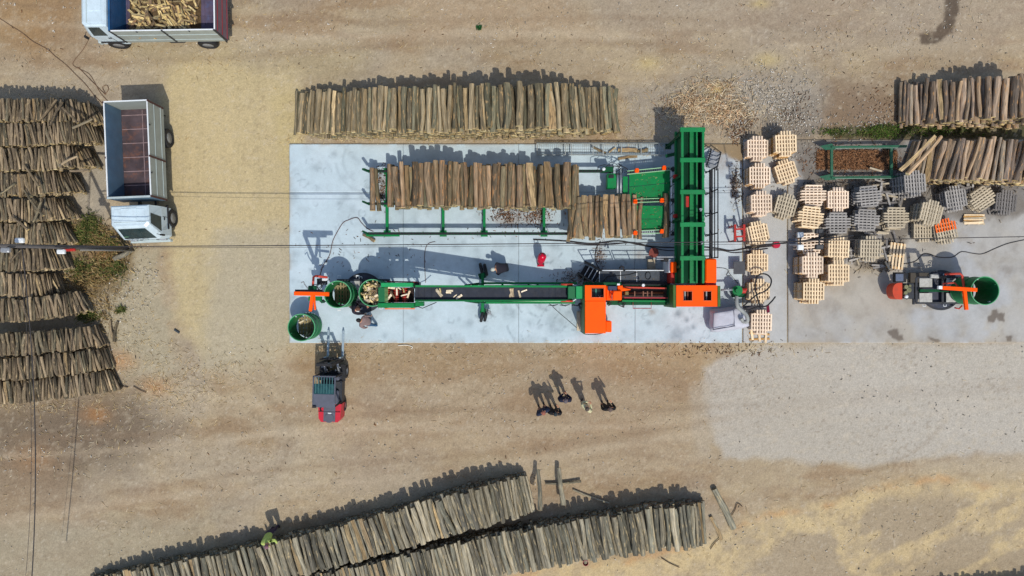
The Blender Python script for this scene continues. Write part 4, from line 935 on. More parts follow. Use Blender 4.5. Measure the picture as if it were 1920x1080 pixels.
b = pbox(1139, 325, 1156, 352, .5, 1.05); dk.part('pump_box', b, GREEN)
b = pbox(1141, 327, 1151, 334, 1.05, 1.09); dk.part('pump_recess', b, BLACK)
b = pbox(1130, 312, 1150, 322, .6, 1.0); dk.part('motor_box', b, DGREEN)
for x in (1158, 1164):
    b = MB().tube([P(x, 325, 1.1), P(x, 362, 1.05)], .045, 10); dk.part('hydraulic_cylinder', b, STEEL, smooth=True)
b = MB().cyl(P(1132, 317, 1.1), .08, .1, 14); dk.part('filter_cap', b, WHITE, smooth=True)
q = random.Random(5)
for k in range(7):
    x, y = 1140 + q.uniform(0, 30), 313 + q.uniform(-2, 12); pts = [P(x + 9 * math.sin(t * 1.3 + k), y + 7 * math.cos(t * 1.1 + k * 2) - t, 1.05 + .1 * math.sin(t * 2 + k)) for t in [i * .5 for i in range(9)]]
    b = MB().tube(pts, .014, 5); dk.part('hose', b, BLACK, smooth=True)
b = MB().tube([P(1120, 321, 1.0), P(1122, 312, 1.1), P(1132, 309, 1.15), P(1150, 311, 1.15), P(1166, 312, 1.1)], .018, 6); dk.part('hose', b, BLACK, smooth=True)
b = MB().tube([P(1259, 320, 1.15), P(1259, 372, 1.15)], .04, 8).tube([P(1259, 378, 1.15), P(1259, 438, 1.15)], .04, 8); dk.part('guide_rod', b, WHITE, smooth=True)
for y in (318, 376, 438):
    b = MB().box(P(1261, y, 1.1), (.16, .2, .2), ch=.02).tube([P(1261, y, 1.2), P(1266, y - 5, 1.35)], .02, 6); dk.part('rod_bracket', b, DSTEEL)

# ------------------------------------------------------------------ raised green log trough
TZ = 2.6
tr = Thing('log_trough', P(1296, 385, 0), 'tall green ribbed log trough running across the end of the loading deck', 'log conveyor')
def vbar(px, y0, y1, z, wd, ht, m, name, ch=.008):
    b = MB(); b.bar(P(px, y0, z), P(px, y1, z), wd, ht, ch=ch); return tr.part(name, b, m)
TG = mat('trough_green_paint', hexs(4, 122, 64), .5, 0, .18, 2, .35, (.05, .07, .05))
vbar(1279, 241, 531, TZ, .11, .12, TG, 'top_rail'); vbar(1318, 241, 531, TZ, .10, .12, TG, 'top_rail'); vbar(1306, 241, 531, TZ - .25, .07, .12, TG, 'inner_rail')
vbar(1298.5, 241, 531, TZ - .45, .27, .05, TG, 'chain_bed')
b = MB()
for i in range(42):
    b.box(P(1300, 243 + i * 6.9, TZ - .41), (.03, .03, .02), mi=0)
tr.part('chain', b, GREEN)
# sloping inner cheek plates and outer lower side
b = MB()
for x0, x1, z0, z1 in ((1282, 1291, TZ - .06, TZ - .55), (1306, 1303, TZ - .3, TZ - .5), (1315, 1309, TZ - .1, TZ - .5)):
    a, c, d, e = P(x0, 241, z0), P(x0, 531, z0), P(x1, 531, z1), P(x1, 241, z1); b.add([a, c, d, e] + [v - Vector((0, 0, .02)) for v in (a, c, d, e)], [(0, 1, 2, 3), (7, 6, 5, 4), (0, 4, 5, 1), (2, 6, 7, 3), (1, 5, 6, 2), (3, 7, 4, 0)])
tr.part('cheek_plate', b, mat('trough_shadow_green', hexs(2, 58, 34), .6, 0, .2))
vbar(1298, 242, 530, TZ - .78, 1.02, .03, BLACK, 'gap_shade_sheet')  # black sheet added to stand for the deep shade inside the trough
a = P(1279, 241, TZ - .08); c = P(1279, 531, TZ - .08)
b = MB().box(((a.x), (a.y + c.y) / 2, 2.05), (.05, a.y - c.y, .9)); tr.part('side_panel', b, DGREEN)
xg = (1279 - 960) * (1 - TZ / H) + 960
b = MB().bar(P(xg + 13, 247, 1.0), P(xg + 13, 531, 1.0), .10, .14, ch=.01).bar(P(xg + 13, 247, 1.6), P(xg + 13, 531, 1.6), .08, .1); tr.part('lower_beam', b, TG)
for i, y in enumerate((243, 300, 360, 421, 484)):
    b = MB().box(P(1298.5, y, TZ + .06 + .001 * i), ((1322 - 1275) / G * (1 - TZ / H), .2, .10), ch=.015); tr.part('cross_rib', b, TG)
for y in (252, 330, 410, 500):
    for px in (1277, 1320):
        p = P(px, y, TZ); b = MB().bar((p.x, p.y, PT), (p.x, p.y, TZ - .1), .12, .12).box((p.x, p.y, PT + .01), (.3, .3, .02)); tr.part('leg', b, DGREEN)
    b = MB(); p = P(1277, y, TZ); p2 = P(1320, y, TZ); b.bar((p.x, p.y, 1.2), (p2.x, p2.y, 1.2), .1, .1); tr.part('leg_brace', b, DGREEN)
for y in (331, 405):
    b = MB().box(P(1270, y, 1.7), (.4, .18, .16), ch=.04).tube([P(1262, y, 1.7), P(1286, y, 1.8)], .05, 8); tr.part('red_kicker', b, RED)
b = MB().box(P(1288, 378, TZ - .35), (.16, .5, .12), ch=.02); tr.part('red_kicker', b, RED)
for (x, y) in ((1314, 392), (1316, 454)):
    b = MB().box(P(x, y, TZ + .1), (.14, .08, .1), ch=.02).cyl(P(x, y + 3, TZ + .14), .035, .1, 8); tr.part('sensor', b, STEEL)
q = random.Random(8)
for k in range(9):
    y = 318 + k * 17; b = MB().tube([P(1257 + q.uniform(-2, 2), y, 1.1), P(1262, y - 6, 1.4), P(1268, y - 3 + q.uniform(-4, 4), 1.3), P(1274, y + 4, 1.6)], .016, 5); tr.part('hose', b, BLACK, smooth=True)
# hydraulic beam end sticking out at the top
b = MB().bar(P(1248, 293, 1.2), P(1276, 286, 1.4), .14, .14); tr.part('end_arm', b, DGREEN)

# service walkway with stair and railing beside the trough
wk = Thing('service_walkway', P(1336, 380, 0), 'narrow black-railed service walkway and stair beside the green trough', 'walkway')
wz = 1.0
for x, wd in ((1331, .05), (1334, .1)):
    b = MB().bar(P(x, 318, wz), P(x, 485, wz), wd, .1); wk.part('side_rail', b, BLACK)
for z_ in (1.5, 2.0):
    xx = 960 + (1334 - 960) * (1 - wz / H) / (1 - z_ / H)
    pts = [(P(xx, 484, z_)), P(xx, 400, z_), P(xx, 400, z_), P(xx, 316, z_)]
    b = MB().tube([P(xx, 484, z_), P(xx, 316, z_)], .028, 8); wk.part('handrail', b, BLACK, smooth=True)
for y in (318, 360, 402, 440, 484):
    p = P(1334, y, wz); b = MB().tube([(p.x, p.y, PT), (p.x, p.y, 2.0)], .028, 8); wk.part('rail_post', b, BLACK, smooth=True)
for y in (322, 362, 400, 440, 480):
    b = MB().bar(P(1322, y, wz - .02), P(1334, y, wz - .02), .05, .05); wk.part('deck_bearer', b, DSTEEL)
for k in range(4):
    z_ = wz - .22 * (k + 1); b = MB().box(P(1334 + k * 0 + 2 * k, 312 - k * 8, z_), (.62, .2, .03), rz=R(-18)); wk.part('stair_tread', b, STEEL)
for sx in (-1, 1):
    b = MB()
    for z_ in (0, .45, .85):
        b.tube([P(1334 + sx * 9, 316 + sx * 3, wz + z_), P(1343 + sx * 9, 283 + sx * 3, .08 + z_)], .026, 8)
    b.tube([P(1343 + sx * 9, 283 + sx * 3, PT), P(1343 + sx * 9, 283 + sx * 3, 1.0)], .026, 8); wk.part('stair_rail', b, BLACK, smooth=True)

# wire basket trough on the pad edge with slabs of bark in it
wb = Thing('wire_basket', P(1135, 279, PT), 'long galvanised wire mesh basket lying along the upper edge of the pad', 'wire basket')
GAL = mat('galvanised_wire', hexs(160, 166, 162), .5, .3, .15, 8, .3)
bz_ = PT + .32
for y in (268.5, 290.5):
    for z_ in (PT + .03, bz_):
        b = MB().bar(P(1006, y, z_), P(1266, y, z_), .035, .035); wb.part('edge_rail', b, GAL)
    b = MB()
    for x in range(1008, 1266, 4): b.bar(P(x, y, PT + .03), P(x, y, bz_), .01, .01)
    b.bar(P(1006, y, PT + .17), P(1266, y, PT + .17), .012, .012); wb.part('side_mesh', b, GAL)
b = MB()
for x in range(1008, 1266, 4): b.bar(P(x, 268.5, PT + .02), P(x, 290.5, PT + .02), .009, .009)
for y in (274, 280, 285): b.bar(P(1006, y, PT + .03), P(1266, y, PT + .03), .011, .011)
wb.part('floor_mesh', b, GAL)
for x in (1007, 1060, 1072, 1112, 1131, 1165, 1202, 1236, 1265):
    b = MB().bar(P(x, 268, bz_), P(x, 291, bz_), .045, .045); wb.part('cross_bar', b, GAL)
for k, (x, y, z_, L_, r_, a_, me_, lb) in enumerate(((1177, 281, .14, .95, .1, 84, 7, 'tan split slab lying inside the wire basket'), (1177, 294.5, .08, .95, .07, 95, 8, 'tan split slab lying just below the wire basket'),
        (1118, 279, .14, .45, .05, 55, 8, 'short split stick in the middle of the wire basket'), (1128, 283, .12, .5, .04, 60, 7, 'second short stick in the wire basket beside the slab'), (1148, 281, .14, .4, .04, 120, 8, 'thin stick crossing the wire basket beside the tan slab'), (1205, 283, .1, .5, .09, 90, 2, 'short dark round stub inside the wire basket'))):
    o = obj('firewood_piece', LD[me_]); o.location = P(x, y, PT + z_); o.rotation_euler = (0, 0, R(a_)); o.scale = (r_, L_, r_); tag(o, lab(lb), 'firewood')

# ------------------------------------------------------------------ sawing and splitting machine
mc = Thing('firewood_machine', P(1200, 555, 0), 'orange and green firewood sawing and splitting machine at the foot of the trough', 'firewood machine')
def mp(name, b, m, **k): return mc.part(name, b, m, **k)
def cabinet(x0, y0, x1, y1, z0, z1, wins, name):
    """hood whose roof has real window openings"""
    A = P(x0, y1, z1); B = P(x1, y0, z1); b = MB()
    xs = sorted({A.x, B.x} | {v for w_ in wins for v in (P(w_[0], 0, z1).x, P(w_[2], 0, z1).x)}); ys = sorted({A.y, B.y} | {v for w_ in wins for v in (P(0, w_[3], z1).y, P(0, w_[1], z1).y)})
    for i in range(len(xs) - 1):
        for j in range(len(ys) - 1):
            cx, cy = (xs[i] + xs[i + 1]) / 2, (ys[j] + ys[j + 1]) / 2
            if any(P(w_[0], 0, z1).x < cx < P(w_[2], 0, z1).x and P(0, w_[3], z1).y < cy < P(0, w_[1], z1).y for w_ in wins): continue
            b.box((cx, cy, z1 - .015), (xs[i + 1] - xs[i], ys[j + 1] - ys[j], .03))
    h = z1 - z0 - .03
    for (cx, cy, sx, sy) in (((A.x + B.x) / 2, A.y + .015, B.x - A.x, .03), ((A.x + B.x) / 2, B.y - .015, B.x - A.x, .03), (A.x + .015, (A.y + B.y) / 2, .03, B.y - A.y - .06), (B.x - .015, (A.y + B.y) / 2, .03, B.y - A.y - .06)):
        b.box((cx, cy, z0 + h / 2), (sx, sy, h))
    hood = mp(name, b, ORANGE)
    for w_ in wins:
        a, c = P(w_[0], w_[1], z1), P(w_[2], w_[3], z1); f = MB()
        for (p1, p2) in (((a.x, a.y), (c.x, a.y)), ((c.x, a.y), (c.x, c.y)), ((c.x, c.y), (a.x, c.y)), ((a.x, c.y), (a.x, a.y))): f.bar((*p1, z1 + .008), (*p2, z1 + .008), .03, .02)
        fr = mp('window_frame', f, mat('orange_edge', hexs(214, 92, 40), .5), parent=hood)
    return hood
ZB = 2.2
cabinet(1268, 535, 1345, 575, .7, ZB, [(1281, 546, 1298, 564), (1319, 546, 1334, 564)], 'saw_hood')
b = pbox(1270, 538, 1343, 572, .6, 1.5); mp('saw_bed', b, mat('dark_red_inside', hexs(120, 44, 26), .6, 0, .3, 5))
for x in (1283, 1288, 1293, 1323, 1328):
    b = MB().box(P(x, 555, 1.75), (.06, .5, .3)); mp('saw_bar', b, STEEL if x in (1283, 1323) else mat('rust_brown', hexs(120, 60, 40), .6))
b = pbox(1262, 534, 1268.5, 577, .2, ZB - .05); mp('end_plate', b, mat('olive_green_paint', hexs(60, 96, 36), .5, 0, .2))
b = pbox(1345.5, 536, 1351, 575, .2, ZB - .05); mp('end_plate', b, mat('olive_green_paint', hexs(60, 96, 36)))
b = pbox(1323, 485, 1344, 530, .3, 2.3, ch=.05); mp('motor_cover', b, ORANGE)
b = pbox(1322, 528, 1343, 535.5, .3, 1.9); mp('motor_cover', b, RED)
b = pbox(1258, 491, 1269, 511, .4, 1.9, ch=.03); mp('valve_cover', b, ORANGE)
b = pbox(1258, 511, 1270, 531, .4, 1.6, ch=.03); mp('valve_cover', b, RED)
b = pbox(1254, 486, 1258, 511, .4, 1.7); mp('control_panel', b, WHITE)
b = pbox(1275, 486, 1279, 504, 1.2, 2.1); mp('control_panel', b, WHITE)
b = MB().bar(P(1231, 482, 1.9), P(1266, 482, 1.9), .05, .05).bar(P(1231, 486, 1.8), P(1244, 486, 1.8), .04, .03); mp('panel_frame', b, STEEL)
b = pbox(1243, 483, 1254, 490, 1.2, 1.7); mp('dark_box', b, BLACK)
# chassis and splitting channel
b = pbox(1140, 534, 1262, 572, .25, .75); mp('chassis', b, DGREEN)
b = pbox(1166, 540, 1255, 559, .7, .95); mp('splitting_channel', b, mat('dark_channel_steel', hexs(46, 30, 24), .5, .2, .5, 6, .4, (.12, .06, .04)))
b = MB().bar(P(1166, 538.5, 1.3), P(1250, 540.5, 1.3), .075, .08, ch=.01); mp('channel_rail', b, TUBER)
b = MB().bar(P(1170, 558, 1.2), P(1254, 558.5, 1.2), .06, .08, ch=.01); mp('channel_rail', b, mat('dark_pink_red', hexs(150, 46, 54), .5, 0, .2))
b = MB().tube([P(1176, 549, 1.12), P(1245, 549, 1.12)], .06, 12); mp('ram_cylinder', b, mat('dark_brown_steel', hexs(70, 40, 30), .35, .5), smooth=True)
for x in (1206, 1214, 1222, 1190):
    b = MB().box(P(x, 551, 1.2), (.05, .25, .05)); mp('ram_clamp', b, mat('worn_brown_steel', hexs(130, 90, 70), .4, .3))
b = pbox(1172, 546, 1179, 553, 1.0, 1.35); mp('splitting_wedge', b, mat('worn_tan_steel', hexs(120, 104, 62), .5, .3))
b = MB().bar(P(1166, 564, .9), P(1262, 565, .9), .09, .12, ch=.01); mp('side_beam', b, GREEN)
b = MB().bar(P(1166, 532, .85), P(1256, 532, .85), .16, .12, ch=.01); mp('side_beam', b, BLACK)
b = pbox(1254, 534, 1262, 570, .7, 1.4); mp('gearbox', b, DGREEN)
# guard handle below
b = MB().tube([P(1187, 561, .9), P(1187, 578, .9), P(1221, 578, .9), P(1221, 561, .9)], .022, 8); mp('guard_loop', b, mat('dark_pink_red', hexs(150, 46, 54)), smooth=True)
# big orange cabinet with window
ZC = 1.95
cabinet(1097, 535, 1136, 564, .35, ZC, [(1109, 540, 1132.5, 558)], 'operator_hood')
b = pbox(1110, 541, 1131, 557, .8, 1.55); mp('hood_inside', b, mat('dark_glass_screen', hexs(20, 40, 40), .3, 0, .4, 6))
b = pbox(1116, 541, 1119, 557, 1.55, 1.6); mp('screen_edge', b, mat('teal_edge', hexs(60, 130, 120), .4))
for x in (1122, 1126, 1129):
    b = MB().box(P(x, 554, 1.6), (.04, .04, .02)); mp('button', b, STEEL)
b = pbox(1097, 564.4, 1136, 625, .35, ZC - .01, ch=.015); hd = mp('engine_cover', b, ORANGE)
b = pbox(1095, 534, 1097.3, 626, .25, ZC - .1); mp('edge_plate', b, mat('olive_green_paint', hexs(60, 96, 36)))
b = pbox(1136, 602, 1147, 623, .3, 1.0, ch=.03); mp('battery_box', b, ORANGE)
b = pbox(1097, 529, 1165, 536, .4, 1.5); mp('rear_beam', b, DGREEN)
b = pbox(1137, 536, 1154, 563, .4, 1.5, ch=.02); mp('splitter_guard', b, ORANGE)
b = pbox(1140, 536, 1157, 545, 1.5, 1.62); mp('intake_plate', b, mat('navy_grey_paint', hexs(46, 58, 84), .5))
b = pbox(1149, 545, 1166, 563, .4, 1.7, ch=.04); mp('splitter_guard', b, ORANGE)
b = pbox(1158, 535, 1168, 546, .4, 1.55, ch=.03); mp('splitter_guard', b, ORANGE)
b = MB().tube([P(1165, 542, 1.45), P(1182, 543, 1.4)], [.11, .02], 8); mp('pointed_guide', b, ORANGE)
b = MB().tube([P(1144, 546, 1.75), P(1147, 553, 1.8), P(1145, 564, 1.7)], .02, 6).tube([P(1151, 546, 1.75), P(1148, 553, 1.8), P(1148, 564, 1.7)], .02, 6); mp('lever', b, mat('dark_orange', hexs(150, 50, 20), .5))
b = MB().tube([P(1157, 533, 1.7), P(1162, 533, 1.7)], .05, 8); mp('lamp', b, WHITE)
b = MB().cyl(P(1206, 535, 1.4), .07, .1, 12); mp('pressure_gauge', b, WHITE)
# green outlet box towards the conveyor
b = pbox(1065, 536.5, 1080, 560, .9, 1.45); mp('outlet_box', b, mat('outlet_dark_green', hexs(8, 100, 56), .5, 0, .1))
b = pbox(1080, 536.5, 1097, 560, .9, 1.6); mp('outlet_box', b, mat('outlet_green', hexs(14, 150, 84), .5, 0, .08, 3))
q = random.Random(12)
for (x, y, n) in ((1166, 568, 5), (1090, 572, 4), (1140, 568, 2), (1262, 540, 3), (1268, 500, 4)):
    for k in range(n):
        pts = [P(x + q.uniform(-3, 3) + 6 * math.sin(t * 1.4 + k), y + 5 * math.cos(t * 1.2 + k) + t, .8 + .15 * math.sin(t + k)) for t in [i * .6 for i in range(7)]]
        mp('hose', MB().tube(pts, .017, 5), BLACK, smooth=True)
# dark work platform with stair and white-topped railing
pl = Thing('work_platform', P(1190, 518, 0), 'dark sheet metal work platform with thin railing and short stair', 'platform')
b = pbox(1123, 507, 1256, 533, .72, .78); pl.part('deck_plate', b, GRATE)
for (x, y) in ((1126, 510), (1126, 530), (1190, 510), (1190, 530), (1250, 510)):
    p = P(x, y, .72); pl.part('leg', MB().bar((p.x, p.y, PT), (p.x, p.y, .72), .07, .07), DSTEEL)
rz0 = .78; RZ = 1.75
def railbar(x0, x1, yg, z_, m, r_=.024):
    """railing line whose foot is on photo row yg (deck height)"""
    a = P(x0, yg, rz0); c = P(x1, yg, rz0); return MB().tube([(a.x, a.y, z_), (c.x, c.y, z_)], r_, 8), m
for z_, m_ in ((RZ, WHITE), (RZ - .35, BLACK), (RZ - .7, BLACK)):
    for x0, x1 in ((1124, 1162), (1166, 1236)):
        b, m2 = railbar(x0, x1, 508, z_, m_); pl.part('handrail', b, m2, smooth=True)
for x in (1124, 1162, 1166, 1195, 1236):
    a = P(x, 508, rz0); pl.part('rail_post', MB().tube([(a.x, a.y, rz0), (a.x, a.y, RZ)], .026, 8), BLACK, smooth=True)
for x in (1124, 1163.5, 1194):
    pl.part('deck_seam', MB().bar(P(x, 508, .79), P(x, 532, .79), .03, .012), WHITE)
b = MB().bar(P(1124, 506.5, .8), P(1236, 505.5, .8), .07, .1); pl.part('toe_board', b, BLACK)
S0 = [(1119, 509), (1110, 504), (1101, 499)]
for k in range(4):
    z_ = .62 - .15 * k; x = 1117 - 7.4 * k; y = 519 - 3.3 * k
    t = MB().box(P(x, y, z_), (.2, .62, .03), rz=R(-30)); pl.part('stair_tread', t, BLACK)
    if k < 3:
        t = MB().box(P(x - 3, y - 1.5, z_ + .02), (.03, .62, .03), rz=R(-30)); pl.part('tread_edge', t, WHITE)
for (xa, ya, xb_, yb_) in ((1124, 505, 1097, 491), (1113, 530, 1084, 512)):
    b = MB().bar(P(xa, ya, .8), P(xb_, yb_, .1), .1, .1)
    for z_ in (.5, .95): b.tube([P(xa, ya, .8 + z_), P(xb_, yb_, .15 + z_)], .024, 6)
    b.tube([P(xb_, yb_, .1), P(xb_, yb_, 1.1)], .024, 6)
    pl.part('stair_rail', b, BLACK)
b = MB().tube([P(1162, 503, 1.9), P(1165, 499, 2.0), P(1169, 501, 2.0), P(1169, 506, 1.9)], .045, 8); pl.part('coiled_strap', b, BLACK, smooth=True)
b = MB().tube([P(1215 + 5 * math.cos(t), 517 + 7 * math.sin(t), .81) for t in [i * .5 for i in range(13)]], .018, 6).tube([P(1130, 528, .8), P(1140, 518, .8), P(1160, 517, .8), P(1180, 515, .8), P(1196, 510, .8)], .018, 6)
pl.part('cable', b, BLACK, smooth=True)

# ------------------------------------------------------------------ output conveyor
cv = Thing('belt_conveyor', P(920, 550, 0), 'long black belt conveyor with green sides rising towards the round baskets', 'conveyor')
xa, za, xb2, zb2 = 1072, 1.0, 778, 2.9
def cz(px): return za + (zb2 - za) * (xa - px) / (xa - xb2)
def crow(px, side, half): # photo y for the world offset half (m) from the belt axis
    z = cz(px); return 550 - side * half * G / (1 - z / H)
def cstrip(name, m, off, wd, ht, dz, x0=xa, x1=xb2, **k):
    a = P(x0, crow(x0, 1, off), cz(x0) + dz); c = P(x1, crow(x1, 1, off), cz(x1) + dz)
    return cv.part(name, MB().bar(a, c, wd, ht, ch=k.get('ch', 0)), m)
cstrip('belt', BELT, 0, .56, .03, 0); cstrip('return_belt', BELT, 0, .54, .02, -.2)
n = 24
for i in range(n):
    x = xa + (xb2 - xa) * (i + .5) / n; a = P(x, crow(x, 1, .27), cz(x) + .022); c = P(x, crow(x, 1, -.27), cz(x) + .022); cv.part('cleat', MB().bar(a, c, .025, .02), mat('belt_cleat', hexs(34, 38, 48), .8))
cstrip('side_wall', GREEN, .325, .09, .26, .06); cstrip('side_wall', DGREEN, -.305, .05, .26, .06); cstrip('side_lip', GREEN, -.35, .04, .04, .2)
cstrip('truss_beam', DGREEN, .28, .08, .1, -.35); cstrip('truss_beam', DGREEN, -.28, .08, .1, -.35)
for i in range(12):
    x = xa + (xb2 - xa) * (i + .5) / 12; x2 = x - 10
    for sd in (.28, -.28): cv.part('truss_brace', MB().bar(P(x, crow(x, 1, sd), cz(x) - .33), P(x2, crow(x2, 1, sd), cz(x2) - .02), .04, .04), DGREEN)
# undercarriage with wheels
for (y0, ex) in ((531, 1082), (567.5, 1078)):
    cv.part('chassis_beam', MB().bar(P(905, y0, .75), P(ex, y0, .75), .1, .12, ch=.01), GREEN)
    for x in (942, 991, 1008): cv.part('cross_plate', MB().box(P(x, y0 + (4 if y0 < 550 else -3), .74), (.1, .2, .05)), DGREEN)
    cv.part('pale_rod', MB().tube([P(909, y0 + (5 if y0 < 550 else -3), .7), P(1050, y0 + (5 if y0 < 550 else -3), .8)], .04, 8), mat('track_side_paint', hexs(150, 196, 150)))
cv.part('axle_beam', MB().bar(P(905, 512, .5), P(905, 590, .5), .14, .16, ch=.01), GREEN)
cv.part('axle_plate', MB().box(P(904, 517, .55), (.34, .28, .05), rz=.3).box(P(906, 583, .55), (.3, .26, .05), rz=-.3), DGREEN)
for x in (898, 912):
    for y in (531, 568):
        a = P(x, y, .7); cv.part('lift_strut', MB().bar(a, P(x - 26, 550 + (y - 550) * .8, cz(x - 26) - .35), .07, .07), DGREEN)
for (x, y, rz_) in ((902.5, 504.5, .22), (910.5, 506, .22), (904, 592.5, -.22), (911, 591.5, -.22)):
    w_ = MB(); pr = [(.12, -.07), (.27, -.07), (.31, -.04), (.31, .04), (.27, .07), (.12, .07)]
    w_.lathe(pr, 20, closed=True); M_ = Matrix.Translation(P(x, y, .36)) @ Matrix.Rotation(rz_, 4, 'Z') @ Matrix.Rotation(R(90), 4, 'Y')
    w_.v = [tuple(M_ @ Vector(v)) for v in w_.v]; o = cv.part('wheel', w_, BLACK, smooth=True)
    h_ = MB().lathe([(0, .05), (.13, .04), (.13, -.04), (0, -.05)], 14); h_.v = [tuple(M_ @ Vector(v)) for v in h_.v]; cv.part('hub', h_, DSTEEL, parent=o)
cv.part('jockey_motor', MB().box(P(917, 586, .5), (.18, .2, .2), ch=.03).tube([P(912, 578, .6), P(913, 586, .7), P(922, 590, .5)], .02, 6), STEEL)
for (y, c_) in ((533.5, 1), (564.5, 1)):
    cv.part('tension_rod', MB().tube([P(1052, y, 1.25), P(1074, y, 1.25)], .05, 8), TUBER, smooth=True)
    cv.part('tension_link', MB().tube([P(1074, y, 1.3), P(1080, y + (3.5 if y < 550 else -3.5), 1.3)], .03, 6), WHITE)
for k in range(3):
    cv.part('hose', MB().tube([P(1030 + k * 22, 570, .8), P(1038 + k * 22, 574, .7), P(1046 + k * 22, 571, .75), P(1034 + k * 22, 573, .7), P(1028 + k * 22, 572, .8)], .018, 5), BLACK, smooth=True)
cv.part('hose', MB().tube([P(782, 574, 2.3), P(792, 578, 2), P(806, 572, 2), P(818, 567, 2.2)], .02, 6), BLACK, smooth=True)
# cleaning hopper with red screw rollers at the upper end
hz = 3.0
cv.part('hopper_wall', pbox(714, 530, 774, 538, hz - .7, hz), mat('outlet_green', hexs(14, 150, 84)))
cv.part('hopper_wall', pbox(708, 568, 776, 577, hz - .7, hz - .02), GREEN)
cv.part('hopper_nose', pbox(709, 538.4, 722, 567.6, hz - .5, hz - .1), mat('outlet_dark_green', hexs(8, 100, 56)))
b = MB()
for k in range(12):
    b.box(P(724.5, 540 + k * 2.4, hz - .1), (.16, .028, .03))
cv.part('hopper_comb', b, mat('comb_pale_green', hexs(110, 150, 90), .5))
cv.part('hopper_floor', pbox(722, 539, 776, 567, hz - .9, hz - .75), mat('hopper_dark_floor', hexs(40, 22, 18), .7, 0, .4))
for x in (727, 743, 759):
    b = MB(); b.tube([P(x, 539, hz - .45), P(x, 567, hz - .45)], .05, 12)
    for k in range(8): b.cyl(P(x, 541 + k * 3.4, hz - .45), .125, .03, 16, axis='Y')
    cv.part('screw_roller', b, mat('roller_red', hexs(186, 60, 44), .45, 0, .25, 5, .5, (.1, .04, .03)))
cv.part('hopper_guard', MB().bar(P(722, 578.8, hz - .2), P(778, 578.8, hz - .2), .05, .1), mat('salmon_orange', hexs(226, 120, 70), .5))
cv.part('hopper_guard', MB().bar(P(726, 528, hz - .3), P(784, 529, hz - .3), .06, .1), mat('dark_red_paint', hexs(110, 26, 24), .5, 0, .2))
cv.part('drive_motor', pbox(772, 529, 786, 541, 2.0, 2.6), DSTEEL); cv.part('drive_box', pbox(778, 566, 794, 574, 2.2, 2.6), GREEN)
for (x, y) in ((722, 531), (722, 576), (772, 531), (772, 576)):
    p = P(x, y, hz - .6); cv.part('hopper_leg', MB().bar((p.x, p.y, PT), (p.x, p.y, hz - .65), .09, .09), DGREEN)
# firewood pieces on belt and rollers
FW = [log_mesh('firewood_%d' % i, i + 70, [BARKD, ENDW, FIRE], n=6, seg=3, split=True, bend=.2) for i in range(5)]
FP = [log_mesh('pale_firewood_%d' % i, i + 90, [PALEF, PALEF, PALEF], n=6, seg=3, split=True, bend=.12) for i in range(4)]
def fire(px, py, z, L_, r_, a_, me, label, group=None, pitch=0, roll=0):
    o = obj('firewood_piece', me); o.location = P(px, py, z); o.rotation_euler = (pitch, roll, R(a_)); o.scale = (r_, L_, r_)
    return tag(o, lab(label), 'firewood', group)
tilt = math.atan2(zb2 - za, (xa - xb2) / G * .93)
for (x, y, L_, r_, a_, t_) in ((823, 549, .42, .07, 42, 'broad pale piece nearest the hopper on the belt'), (826, 546.5, .3, .05, 5, 'brown piece under the broad one nearest the hopper'), (842, 545, .36, .045, 88, 'narrow piece by the upper belt edge'), (841, 548.5, .24, .04, 90, 'short pale chip below the narrow belt piece'),
        (853, 555, .2, .02, 130, 'thin pale chip on the belt'), (859, 557.5, .42, .055, 125, 'slanting pale stick on the belt'), (959, 549, .4, .11, 4, 'wide pale block on the lower part of the belt'), (974, 551, .34, .04, 15, 'crooked stick beside the wide block'), (981, 546, .38, .03, 112, 'thin pale stick pointing away from the wide block')):
    fire(x, y, cz(x) + .06, L_, r_, a_, FP[int(x) % 4] if 'brown' not in t_ else FW[1], 'firewood, ' + t_, 'split firewood riding up the belt')
for k, (x, y, L_, r_, a_, t_) in enumerate(((734, 540, .36, .05, 85, 'pale split piece at the upper edge of the roller hopper'), (744, 547, .38, .045, 4, 'upright pale stick on the middle roller'), (758, 553, .36, .04, 104, 'pale stick bridging the two outer rollers'), (729, 558, .46, .07, 142, 'broad pale piece on the roller nearest the basket'),
        (736, 553, .42, .05, 35, 'grey bark piece crossing the broad one on the rollers'), (766, 552, .4, .05, 162, 'rosy split piece at the belt end of the rollers'), (757, 544, .26, .05, 15, 'small brown block between the rollers'), (749, 541, .2, .04, 60, 'small chip by the upper hopper wall'))):
    fire(x, y, hz - .26 + .02 * (k % 3), L_ * .85, r_ * .8, a_, FP[k % 4] if k not in (4, 6) else FW[k % 5], t_, 'split firewood on the hopper rollers')

